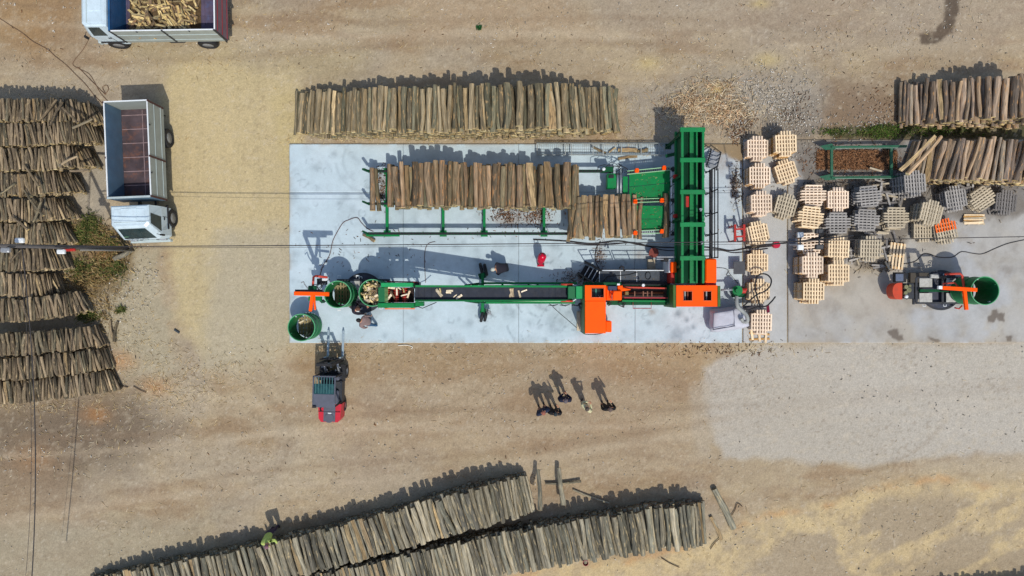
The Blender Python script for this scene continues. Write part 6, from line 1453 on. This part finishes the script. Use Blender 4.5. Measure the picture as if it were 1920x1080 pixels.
# ------------------------------------------------------------------ people
def person(px, py, face, jacket, trousers, hair, label, bend=0.0, hscale=1.1, bald=False, arms='down', stride=0.0, z0=0.0, cat='person', shoes=(.02, .02, .022), skin=hexs(190, 140, 110), sleeves=True, tilt=0.0, crouch=0.0):
    """px, py = ground pixel of the feet; face = heading in degrees (0 looks up the picture)"""
    V = {}; E = []
    hip = .93 - crouch
    def up(x, y, z):   # upper-body point bent forward at the hips
        v = Vector((x, y, z - .95)); v = Matrix.Rotation(-bend, 3, 'X') @ v; v = Matrix.Rotation(tilt, 3, 'Y') @ v; return (v.x, v.y, v.z + hip + .02)
    pts = [('pel', (0, 0, hip), (.15, .115)), ('spi', up(0, 0, 1.12), (.165, .135)), ('che', up(0, 0, 1.33), (.215, .165)), ('nec', up(0, .01, 1.49), (.06, .06)), ('hd1', up(0, .02, 1.58), (.078, .085)), ('hd2', up(0, .025, 1.70), (.082, .095))]
    for s_, n in ((-1, 'l'), (1, 'r')):
        pts += [('hip' + n, (s_ * .1, 0, hip - .06), (.11, .11)), ('kne' + n, (s_ * .11, .04 + s_ * stride * .5 + crouch * .7, .49 - crouch * .3), (.075, .078)), ('ank' + n, (s_ * .12, s_ * stride, .09), (.052, .052)), ('toe' + n, (s_ * .13, s_ * stride + .16, .04), (.042, .034))]
        if arms == 'down': el, wr = (s_ * .27, -.02, 1.13), (s_ * .27, .08, .88)
        elif arms == 'folded': el, wr = (s_ * .27, .06, 1.14), (s_ * .07, .24, 1.16)
        elif arms == 'pocket': el, wr = (s_ * .30, -.05, 1.14), (s_ * .19, .09, .95)
        elif arms == 'reach': el, wr = (s_ * .24, .22, 1.28), (s_ * .18, .48, 1.2)
        elif arms == 'one': el, wr = ((s_ * .28, .0, 1.13), (s_ * .12, .26, 1.3)) if s_ > 0 else ((s_ * .27, -.02, 1.13), (s_ * .27, .1, .9))
        pts += [('sho' + n, up(s_ * .22, 0, 1.41), (.082, .085)), ('elb' + n, up(*el), (.062, .062)), ('wri' + n, up(*wr), (.04, .04))]
        ew = Vector(wr) - Vector(el); ew.normalize(); hp = Vector(wr) + ew * .09; pts.append(('han' + n, up(*hp), (.038, .02)))
        E += [('pel', 'hip' + n), ('hip' + n, 'kne' + n), ('kne' + n, 'ank' + n), ('ank' + n, 'toe' + n), ('che', 'sho' + n), ('sho' + n, 'elb' + n), ('elb' + n, 'wri' + n), ('wri' + n, 'han' + n)]
    E += [('pel', 'spi'), ('spi', 'che'), ('che', 'nec'), ('nec', 'hd1'), ('hd1', 'hd2')]
    idx = {n: i for i, (n, _, _) in enumerate(pts)}
    me = D.meshes.new('person_rig'); me.from_pydata([p for _, p, _ in pts], [(idx[a], idx[b]) for a, b in E], []); o = D.objects.new('tmp', me); COL.objects.link(o)
    o.modifiers.new('s', 'SKIN'); 
    for i, (n, p, r_) in enumerate(pts): me.skin_vertices[0].data[i].radius = r_; me.skin_vertices[0].data[i].use_root = (n == 'pel')
    sb = o.modifiers.new('u', 'SUBSURF'); sb.levels = 1; sb.render_levels = 1
    bpy.context.view_layer.update()
    dg = bpy.context.evaluated_depsgraph_get(); m2 = D.meshes.new_from_object(o.evaluated_get(dg)); D.objects.remove(o); m2.name = 'person'
    # fingers, nose and ears joined to the same mesh
    ex = MB()
    for s_, n in ((-1, 'l'), (1, 'r')):
        h_ = Vector(pts[idx['han' + n]][1]); w_ = Vector(pts[idx['wri' + n]][1]); d = (h_ - w_).normalized(); sd = d.cross(Vector((0, 1, 0)) if abs(d.y) < .8 else Vector((0, 0, 1))).normalized(); dn = d.cross(sd)
        for k, (off, ln) in enumerate(((-.028, .06), (-.010, .075), (.010, .07), (.027, .055))):
            b0 = h_ + sd * off; ex.tube([b0, b0 + d * ln * .5, b0 + d * ln * .9 + dn * .02], [.009, .0085, .006], 5)
        b0 = h_ - d * .03 + sd * .035; ex.tube([b0, b0 + sd * .025 + d * .02, b0 + sd * .03 + d * .05], [.011, .01, .007], 5)
    hc = Vector(pts[idx['hd1']][1]).lerp(Vector(pts[idx['hd2']][1]), .5); upv = (Vector(pts[idx['hd2']][1]) - Vector(pts[idx['hd1']][1])).normalized(); fw = Vector((1, 0, 0)).cross(upv) * -1
    if fw.y < 0 and bend < 1.2: fw = -fw
    ex.tube([hc + fw * .085 + upv * .02, hc + fw * .115 - upv * .015], [.01, .016], 5)
    for s_ in (-1, 1): ex.box(hc + Vector((s_ * .083, 0, 0)), (.02, .035, .06)); 
    nb = len(m2.polygons)
    bm = bmesh.new(); bm.from_mesh(m2)
    vs = [bm.verts.new(v) for v in ex.v]
    for f in ex.f:
        try: bm.faces.new([vs[i] for i in f])
        except ValueError: pass
    bm.to_mesh(m2); bm.free()
    SK = mat('skin_%02x%02x%02x' % tuple(int(c * 255) for c in skin), skin, .6, 0, .06); JK = mat('cloth_%s' % '_'.join(str(c) for c in jacket), hexs(*jacket), .85, 0, .18, 9); TR = mat('cloth_%s' % '_'.join(str(c) for c in trousers), hexs(*trousers), .85, 0, .18, 9); SH = mat('shoe_dark', shoes, .6)
    m2.materials.clear()
    for m_ in (SK, JK, TR, SH): m2.materials.append(m_)
    segs = []
    for a, b in E:
        part = 1
        if 'hip' in a or 'kne' in a or (a == 'pel' and 'hip' in b): part = 2
        if 'ank' in a: part = 3
        if 'wri' in a or a in ('nec', 'hd1'): part = 0
        if not sleeves and 'elb' in a: part = 0
        segs.append((Vector(pts[idx[a]][1]), Vector(pts[idx[b]][1]), part))
    for i, f in enumerate(m2.polygons):
        if i >= nb: f.material_index = 0; continue
        c_ = f.center; best = None
        for a, b, p_ in segs:
            ab = b - a; t = max(0, min(1, (c_ - a).dot(ab) / ab.length_squared)); d = (c_ - a - ab * t).length
            if best is None or d < best[0]: best = (d, p_)
        f.material_index = best[1]; f.use_smooth = True
    e = obj('person', m2); e.location = P(px, py, z0); e.rotation_euler = (0, 0, R(face)); e.scale = (hscale,) * 3
    tag(e, label, cat)
    hcap = MB(); n = 14
    rings_ = [(0, .118), (.05, .108), (.085, .075), (.098, .02), (.094, -.03)]
    vs = []; side = fw.cross(upv)
    for r_, h_ in rings_[1:]:
        for k in range(n):
            a = 2 * math.pi * k / n; bk = -.012 if math.sin(a) > 0 else .0
            vs.append(hc + side * (r_ * .92) * math.cos(a) + fw * (r_ * 1.02 * math.sin(a) - .012) + upv * (h_ + (.05 * max(0, math.sin(a)) if h_ < .05 else 0)))
    top = hc + upv * .118; vs.append(top); fs = [((i) * n + k, i * n + (k + 1) % n, (i + 1) * n + (k + 1) % n, (i + 1) * n + k) for i in range(3) for k in range(n)] + [(len(vs) - 1, (k + 1) % n, k) for k in range(n)]
    hcap.add(vs, fs)
    ho = obj('hair' if hair[0] != 'cap' else 'cap', hcap.mesh('hair', mat('hair_%s' % '_'.join(str(c) for c in hair[1]), hexs(*hair[1]), .8, 0, .2, 20), True), e)
    return e
person(1016, 762, 25, (28, 38, 62), (40, 42, 60), ('hair', (150, 92, 76)), 'person in dark navy jacket with bare reddish head, outermost of the pair standing close', arms='pocket')
person(1037, 764, -5, (24, 26, 30), (44, 46, 48), ('hair', (40, 50, 54)), 'person in black jacket and dark cap standing close beside the navy one', arms='one')
person(1055, 741, 0, (26, 30, 52), (96, 84, 76), ('hair', (96, 88, 92)), 'grey-haired person in dark blue top standing a step behind the other four', arms='folded')
person(1093, 755, -40, (196, 190, 150), (40, 46, 70), ('hair', (84, 74, 66)), 'person in pale yellow shirt standing fourth in the group of five', arms='folded')
person(1134, 756, 4, (18, 18, 20), (38, 34, 34), ('hair', (96, 82, 76)), 'person all in black with arms held forward, standing apart at the group edge', arms='one')
person(700, 602, 70, (132, 112, 110), (44, 84, 120), ('hair', (36, 34, 36)), 'person in pinkish shirt and blue trousers striding away from the filled drum', stride=.25, bend=.45, arms='down', z0=PT)
person(672, 572, -110, (40, 36, 48), (38, 38, 46), ('hair', (96, 66, 52)), 'worker in dark clothes leaning over the rim of the filled drum', bend=.5, arms='reach', z0=.33)
person(950, 502, 100, (34, 34, 44), (20, 24, 34), ('hair', (186, 190, 180)), 'crouching person in black with white cap beside the conveyor wheels', bend=1.0, crouch=.28, arms='reach', z0=PT)
person(518, 985, 200, (176, 196, 104), (60, 50, 70), ('hair', (120, 84, 96)), 'person in lime yellow vest leaning on the edge of the upper bottom pile', bend=.55, arms='reach')

# ------------------------------------------------------------------ small things in the yard
rt = Thing('red_hand_cart', P(1016, 484, PT), 'glossy red hand cart with a rounded tank standing alone on the pad', 'cart')
CR = mat('glossy_crimson', hexs(196, 12, 50), .25, 0, .1)
rt.part('tank', MB().tube([P(1012, 493, .35), P(1014, 488, .5), P(1017, 480, .95), P(1018, 477, 1.05)], [.10, .2, .2, .1], 14), CR, smooth=True)
rt.part('frame', MB().tube([P(1010, 492, .12), P(1011, 486, .6), P(1014, 475, 1.25), P(1021, 476, 1.25), P(1020, 487, .6), P(1018, 494, .12)], .022, 8), mat('dark_maroon', hexs(70, 14, 34), .4), smooth=True)
for x in (1009, 1019): rt.part('wheel', MB().cyl(P(x, 492, PT + .14), .14, .05, 16, axis='X'), BLACK)
rt.part('toe_plate', MB().box(P(1014, 496, PT + .03), (.34, .2, .03)), CR)
# red steel stand and orange cone-like reel near the platform
rs = Thing('red_stand', P(1386, 437, PT), 'red steel stand between the trough walkway and the slewed pallets', 'stand')
for x in (1378, 1395): rs.part('upright', MB().bar(P(x, 421, .9), P(x, 453, .9), .1, .1), RED)
for y in (430, 444): rs.part('crosspiece', MB().bar(P(1378, y, .9), P(1395, y - 1, .9), .08, .08), RED)
for (x, y) in ((1378, 423), (1378, 451), (1395, 423), (1395, 451)):
    p = P(x, y, .9); rs.part('leg', MB().bar((p.x, p.y, PT), (p.x, p.y, .86), .06, .06), RED)
rl = Thing('hose_reel', P(1221, 475, PT), 'rust-red ribbed reel standing above the work platform', 'reel')
rl.part('reel_drum', MB().cyl(P(1226, 474, .35), .2, .3, 18), mat('rust_red_reel', hexs(140, 66, 52), .7, 0, .3, 8)); rl.part('reel_flange', MB().cyl(P(1226, 474, .52), .24, .03, 20), mat('rust_red_reel2', hexs(120, 56, 46), .7, 0, .3, 8)); rl.part('reel_handle', MB().tube([P(1219, 472, .4), P(1217, 478, .3), P(1221, 480, .3)], .03, 6), RED)
tag(obj('wooden_block', MB().box(P(1221, 498, PT + .15), (.34, .62, .28), rz=.05, ch=.01).mesh('wooden_block', PTAN)), 'pale wooden block standing below the rust-red reel', 'block')
tag(obj('plank', MB().box(P(1084.5, 602, PT + .03), (.17, .95, .05), rz=.02, ch=.005).mesh('plank', PTAN)), 'tan plank lying upright beside the big orange cover', 'plank')
# white bulk sack with duct and green blower
sk = Thing('bulk_sack', P(1365, 600, PT), 'big white sawdust sack lying below the green blower', 'sack')
top = [P(1338, 587, .95), P(1376, 581, .95), P(1377, 611, .95), P(1337, 618, .95)]; mid = [P(1330, 580, .5), P(1395, 573, .5), P(1408, 612, .5), P(1330, 624, .5)]; bot = [P(1334, 582, PT), P(1386, 576, PT), P(1398, 616, PT), P(1334, 624, PT)]
b = MB().add(bot + mid + top, [(3, 2, 1, 0)] + [(r_ * 4 + i, r_ * 4 + (i + 1) % 4, r_ * 4 + 4 + (i + 1) % 4, r_ * 4 + 4 + i) for r_ in range(2) for i in range(4)] + [(8, 9, 10, 11)]); b.f = [tuple(reversed(f)) for f in b.f]
so_ = sk.part('sack_body', b, SACK)
bm = bmesh.new(); bm.from_mesh(so_.data); bmesh.ops.recalc_face_normals(bm, faces=bm.faces); bmesh.ops.subdivide_edges(bm, edges=bm.edges, cuts=5, use_grid_fill=True)
bmesh.ops.smooth_vert(bm, verts=bm.verts, factor=.5, use_axis_x=True, use_axis_y=True, use_axis_z=True)
for v in bm.verts: v.co += Vector((math.sin(v.co.y * 9), math.cos(v.co.x * 8), math.sin(v.co.x * 7 + v.co.y * 11))) * .022
bm.to_mesh(so_.data); bm.free(); so_.data.shade_smooth()
sk.part('top_seam', MB().tube([Vector(v) + Vector((0, 0, .0)) for v in top + [top[0]]], .02, 5), mat('slate_hem', hexs(96, 100, 118), .8))
for k in (0, 2): sk.part('lifting_strap', MB().tube([top[k], top[k] + Vector((0, 0, .12)), top[k + 1] + Vector((0, 0, .12)), top[k + 1]], .018, 5), mat('slate_hem', hexs(96, 100, 118)))
bl = Thing('green_blower', P(1383, 546, PT), 'small green sawdust blower with grey duct between machine and pallets', 'blower')
bl.part('blower_housing', MB().cyl(P(1382, 545, .75), .24, .22, 20).cyl(P(1382, 545, .95), .1, .2, 12), GREEN); bl.part('blower_motor', MB().cyl(P(1391, 545, .7), .13, .34, 14, axis='X').box(P(1396, 543, .7), (.2, .14, .14), ch=.02), RED)
bl.part('blower_base', MB().box(P(1384, 548, .3), (.5, .5, .5), ch=.03), DGREEN); bl.part('inlet_pipe', MB().tube([P(1352, 544, .8), P(1376, 543, .8)], .05, 10), STEEL, smooth=True)
dp = [P(1381, 556, .9), P(1381, 566, 1.0), P(1384, 576, 1.05), P(1393, 584, 1.05), P(1400, 592, 1.1), P(1401, 602, 1.1), P(1394, 603, 1.0), P(1390, 597, 1.0)]
b = MB()
def spline(pts, n=6):
    out = []
    for i in range(len(pts) - 1):
        p0 = pts[max(i - 1, 0)]; p1 = pts[i]; p2 = pts[i + 1]; p3 = pts[min(i + 2, len(pts) - 1)]
        for k in range(n):
            t = k / n; out.append(.5 * ((2 * p1) + (p2 - p0) * t + (2 * p0 - 5 * p1 + 4 * p2 - p3) * t * t + (3 * p1 - p0 - 3 * p2 + p3) * t ** 3))
    return out + [pts[-1]]
sp = spline(dp, 7); b.tube(sp, [.085 + .012 * (i % 2) for i in range(len(sp))], 12); bl.part('duct_hose', b, DUCT, smooth=True)
def hose(name, pix, z, r_, m, label, cat='hose'):
    pts = [P(x, y, (z if not isinstance(z, (list, tuple)) else z[i])) for i, (x, y) in enumerate(pix)]
    return tag(obj(name, MB().tube(spline(pts, 5), r_, 7).mesh(name, m, True)), label, cat)
hose('black_hose', [(1394, 574), (1404, 565), (1420, 552), (1434, 546), (1444, 536), (1446, 524), (1438, 515), (1426, 514), (1418, 522), (1416, 540), (1420, 558), (1427, 580)], .95, .036, BLACK, 'thick black hose looped over the lower outer pallet stack')
hose('black_hose', [(1396, 577), (1404, 581), (1422, 575), (1436, 574), (1446, 566), (1454, 556)], .85, .036, BLACK, 'second thick black hose curving out past the pallets')
tag(obj('metal_sheet', MB().box(P(1386, 502, .5), (.56, .62, .04), rz=.02, ch=.01).mesh('metal_sheet', mat('dark_panel_grey', hexs(70, 72, 76), .7, 0, .2))), 'dark grey metal sheet leaning beside the low outer stack', 'panel')
tag(obj('dark_cloth', MB().box(P(1411, 577, .6), (.9, .22, .05), rz=.02, ch=.02).mesh('dark_cloth', mat('dark_cloth_grey', hexs(60, 58, 62), .9, 0, .2))), 'folded dark grey cloth under the black hoses', 'cloth')
tag(obj('maroon_cloth', MB().box(P(1440, 579, .55), (.14, .36, .04), rz=.1, ch=.01).mesh('maroon_cloth', mat('maroon_cloth', hexs(104, 16, 44), .9))), 'small maroon cloth strip at the pallet corner under the hoses', 'cloth')
tag(obj('red_canister', MB().cyl(P(1455, 459, 1.0), .17, .22, 16).tube([P(1450, 459, 1.12), P(1460, 458, 1.14)], .025, 6).mesh('red_canister', mat('crimson_can', hexs(176, 26, 56), .35))), 'small crimson canister beside the floodlight pole', 'canister')
# cables and thin lines on the ground
CB = mat('thin_black_cable', hexs(44, 38, 36), .7)
hose('power_cable', [(1000, 449), (1060, 452), (1110, 457), (1160, 452), (1210, 461), (1260, 464), (1300, 462), (1345, 466), (1370, 470), (1400, 466), (1450, 461)], PT + .03, .03, CB, 'thick black cable bundle crossing the pad to the outer pallets', 'cable')
hose('power_cable', [(1062, 455), (1100, 459), (1150, 458), (1190, 455), (1230, 466), (1262, 470), (1345, 469), (1380, 474), (1440, 466)], PT + .03, .02, CB, 'second black cable beside the thick bundle on the pad', 'cable')
hose('power_cable', [(600, 516), (606, 498), (618, 478), (624, 452), (634, 432), (643, 418), (652, 413), (669, 408), (678, 418), (688, 428), (700, 434)], PT + .02, .018, mat('maroon_brown_cable', hexs(92, 66, 64), .7), 'curving brown cable from the filling frame to the deck rail', 'cable')
hose('power_cable', [(1692, 495), (1716, 490), (1730, 477), (1742, 476), (1760, 482), (1786, 482), (1803, 472), (1824, 475), (1842, 476), (1866, 466), (1892, 456), (1935, 447)], PT + .0, .018, CB, 'thin dark cable wandering over the apron past the drum shadow', 'cable')
hose('power_cable', [(798, 530), (797, 512), (796, 490), (797, 470), (803, 457), (816, 453)], PT + .02, .014, mat('maroon_brown_cable', hexs(92, 66, 64)), 'thin brown cable dropping straight to the conveyor hopper', 'cable')
hose('rope', [(-20, 22), (20, 48), (42, 62), (62, 78), (88, 92), (104, 106), (124, 122), (142, 140), (160, 158), (176, 178), (198, 200)], .02, .014, mat('old_rope', hexs(120, 92, 70), .9), 'brown rope trailing from the picture corner to the cordwood', 'rope')
hose('rope', [(170, 66), (156, 92), (140, 112), (137, 122), (150, 130), (166, 138), (176, 152), (188, 174), (206, 194)], .02, .012, mat('old_rope', hexs(120, 92, 70)), 'thinner second rope bending down from the loaded truck', 'rope')
hose('rope', [(150, 126), (146, 128), (150, 130), (196, 176), (192, 164), (200, 160), (203, 168), (196, 178)], .03, .014, mat('old_rope', hexs(120, 92, 70)), 'small rope loop lying beside the cordwood corner', 'rope')
hose('wire', [(1036, 575), (1048, 586), (1062, 598), (1076, 610), (1092, 624), (1100, 627), (1118, 627), (1134, 624)], PT + .02, .012, CB, 'thin wire running from the conveyor to the orange cover', 'wire')
hose('wire', [(1344, 502), (1358, 503), (1366, 508), (1362, 516), (1370, 516), (1364, 508), (1374, 520), (1384, 532)], PT + .02, .012, CB, 'thin tangled wire between machine and blower', 'wire')
hose('wire', [(1126, 452), (1118, 466), (1116, 484), (1119, 496), (1126, 506)], PT + .02, .022, CB, 'dark cable hanging down to the work platform stair', 'cable')
for k, (x0, y0, x1, y1, r_, c_, t_) in enumerate(((746, 648, 775, 650, .02, (226, 220, 204), 'white crooked stick on the earth below the pad edge'), (965, 20, 990, 30, .02, (200, 180, 140), ''), (705, 12, 727, 4, .0, (0, 0, 0), ''))):
    if t_: hose('stick', [(x0, y0), ((x0 + x1) / 2, y0 - 1), (x1 - 2, y1), (x1 - 4, y1 + 4)], .02, r_, mat('white_stick', hexs(*c_), .8), t_, 'stick')
for k, (pix, t_) in enumerate(((((1372, 966), (1378, 956), (1383, 944), (1392, 950)), 'bare forked twig beside the mossy dark log'), (((1332, 1030), (1340, 1018), (1350, 1009)), 'dark bent twig on the sand below the split log'), (((1240, 1046), (1256, 1056), (1274, 1064)), 'long thin twig on the yellow sand'), (((240, 726), (222, 722), (214, 720)), 'short dark stick beside the lowest cordwood row'), (((250, 724), (262, 731), (274, 736)), 'dark straight stick on the orange earth patch'))):
    hose('twig', pix, .04, .02, mat('dark_twig', hexs(84, 66, 50), .9), t_, 'twig')
tag(obj('dark_bolt', MB().tube([P(327, 618, .05), P(336, 624, .05)], .05, 8).mesh('dark_bolt', mat('slate_iron', hexs(66, 74, 80), .6))), 'small slate-coloured iron bar lying on the sandy track', 'iron bar')
tag(obj('red_bucket', MB().lathe([(0, .02), (.11, .0), (.14, .26), (.13, .26), (.10, .03), (0, .03)], 18, P(1097, 1052, .9)).mesh('red_bucket', mat('crimson_can', hexs(176, 26, 56)))), 'small crimson bucket at the foot end of the lowest pile', 'bucket')

# green empty rack on the apron
rk = Thing('empty_rack', P(1615, 300, PT), 'empty dark green steel rack frame around a bed of bark', 'rack')
RKG = mat('rack_green', hexs(36, 92, 66), .55, 0, .25, 4, .6, (.07, .07, .05))
for y, z_ in ((276, .55), (333, .45)):
    rk.part('long_rail', MB().bar(P(1558, y, z_), P(1700, y - 2, z_), .09, .12, ch=.01), RKG); rk.part('rail_edge', MB().bar(P(1566, y + 2, z_ + .07), P(1700, y + 1, z_ + .07), .025, .02), mat('rack_edge_pale', hexs(130, 160, 140), .5))
    rk.part('pointed_end', MB().add([P(1536, y - 2, z_), P(1560, y - 7, z_), P(1568, y + 4, z_), P(1548, y + 5, z_)] + [P(1536, y - 2, z_ - .1), P(1560, y - 7, z_ - .1), P(1568, y + 4, z_ - .1), P(1548, y + 5, z_ - .1)], [(3, 2, 1, 0), (4, 5, 6, 7), (0, 1, 5, 4), (1, 2, 6, 5), (2, 3, 7, 6), (3, 0, 4, 7)]), RKG)
for x in (1559, 1671): rk.part('cross_rail', MB().bar(P(x, 272, .5), P(x, 334, .42), .13, .1, ch=.01), RKG)
for (x, y) in ((1560, 276), (1560, 332), (1670, 276), (1670, 332)):
    p = P(x, y, .4); rk.part('leg', MB().bar((p.x, p.y, 0.03), (p.x, p.y, .42), .08, .08), RKG)

# ------------------------------------------------------------------ poles, floodlights and overhead wires
POLE = mat('pole_concrete', hexs(92, 90, 90), .8, 0, .2, 3, .4)
pb = P(238, 465.5, 0)
up_ = Thing('utility_pole', pb, 'tall slanting utility pole rising over the cordwood rows by the truck', 'utility pole')
pt_ = P(-60, 459.5, 9.3)
up_.part('pole_shaft', MB().tube([pb, pt_], [.11, .06], 14), POLE, smooth=True)
def on(z_): return pb.lerp(pt_, z_ / 9.3)
up_.part('pole_brace', MB().tube([pb + Vector((.35, -.12, 0)), on(3.4) + Vector((0, -.11, 0))], .04, 8), mat('brace_grey', hexs(120, 118, 112), .7), smooth=True)
for z_, dy, m_ in ((6.9, .22, WHITE), (4.6, -.2, WHITE), (7.6, -.16, STEEL)):
    up_.part('street_lamp' if dy > 0 else 'junction_box', MB().box(on(z_) + Vector((0, dy, 0)), (.34, .2, .16), ch=.05), m_)
up_.part('red_clamp', MB().box(on(4.1) + Vector((0, -.12, 0)), (.5, .12, .12), ch=.02), RED)
up_.part('bracket', MB().bar(on(5.0), on(5.0) + Vector((.3, 0, .1)), .04, .04), DSTEEL)
fb = P(1398, 463, PT)
fp_ = Thing('floodlight_pole', fb, 'thin pole with two black floodlights and white boxes between the pallet columns', 'floodlight pole')
ft = P(1600, 441.5, 8.6)
fp_.part('pole_shaft', MB().tube([fb, ft], [.045, .02], 10), DSTEEL, smooth=True)
def on2(z_): return fb.lerp(ft, z_ / 8.6)
for dy in (.26, -.26):
    fp_.part('white_box', MB().box(on2(5.0) + Vector((0, dy, 0)), (.24, .22, .16), ch=.02), WHITE)
    f = fp_.part('floodlight', MB().box(on2(6.4) + Vector((0, dy * 1.2, 0)), (.34, .2, .12), rx=.2, ch=.03), BLACK)
    fp_.part('lamp_glass', MB().box(on2(6.4) + Vector((0, dy * 1.2, .065)), (.26, .14, .012), rx=.2), mat('lamp_glass_dark', (.05, .055, .06), .2), parent=f)
fp_.part('bracket', MB().bar(on2(6.4) + Vector((0, .4, 0)), on2(6.4) + Vector((0, -.4, 0)), .05, .05).bar(on2(5.0) + Vector((0, .36, 0)), on2(5.0) + Vector((0, -.36, 0)), .05, .05), DSTEEL)
fp_.part('siren', MB().box(on2(4.4), (.4, .3, .2), ch=.05), mat('siren_grey', hexs(84, 88, 98), .5))
for k in range(5):
    q = random.Random(k); o_ = on2(6.2 + .12 * k)
    fp_.part('cable', MB().tube([o_, o_ + Vector((.15, q.uniform(-.3, .3), .1)), o_ + Vector((.35, q.uniform(-.2, .2), -.1)), on2(5.6 - .2 * k)], .016, 5), BLACK, smooth=True)
def wire(a, b, sag, r_, label, n=24):
    pts = [a.lerp(b, i / n) - Vector((0, 0, sag * 4 * (i / n) * (1 - i / n))) for i in range(n + 1)]
    return tag(obj('overhead_wire', MB().tube(pts, r_, 5, caps=True).mesh('overhead_wire', mat('wire_dark', hexs(48, 46, 48), .6), True)), label, 'wire')
wire(on(5.05), on2(5.0), .35, .020, 'dark overhead wire spanning from the utility pole to the floodlight pole')
wire(on(4.85) - Vector((0, .05, 0)), on2(4.9) - Vector((0, .1, 0)), .5, .009, 'thinner overhead wire running just beside the dark one')
wire(on2(5.4), P(2100, 440, 5.2), .1, .018, 'overhead wire leaving the floodlight pole past the weathered pallets')
wire(on(6.8), P(52, 1180, 3.9), .6, .024, 'thick overhead wire coming down from the utility pole across the cordwood')
wire(on(7.0), P(38, 1180, 4.1), .7, .009, 'thin overhead wire parallel to the thick one over the cordwood')

litter('plate_crumbs', 'bark crumbs and splinters on the green feed plates', [(1182, 326, 1254, 378, 60, 'all'), (1186, 388, 1252, 430, 45, 'all')], (.03, .12), (.008, .02), [(176, 146, 100), (110, 84, 58), (206, 184, 140)], 41, zabs=1.0)
litter('platform_crumbs', 'sawdust crumbs scattered on the work platform', [(1126, 510, 1250, 530, 70, 'all')], (.03, .1), (.008, .018), [(186, 160, 116), (120, 96, 70)], 42, zabs=.785)
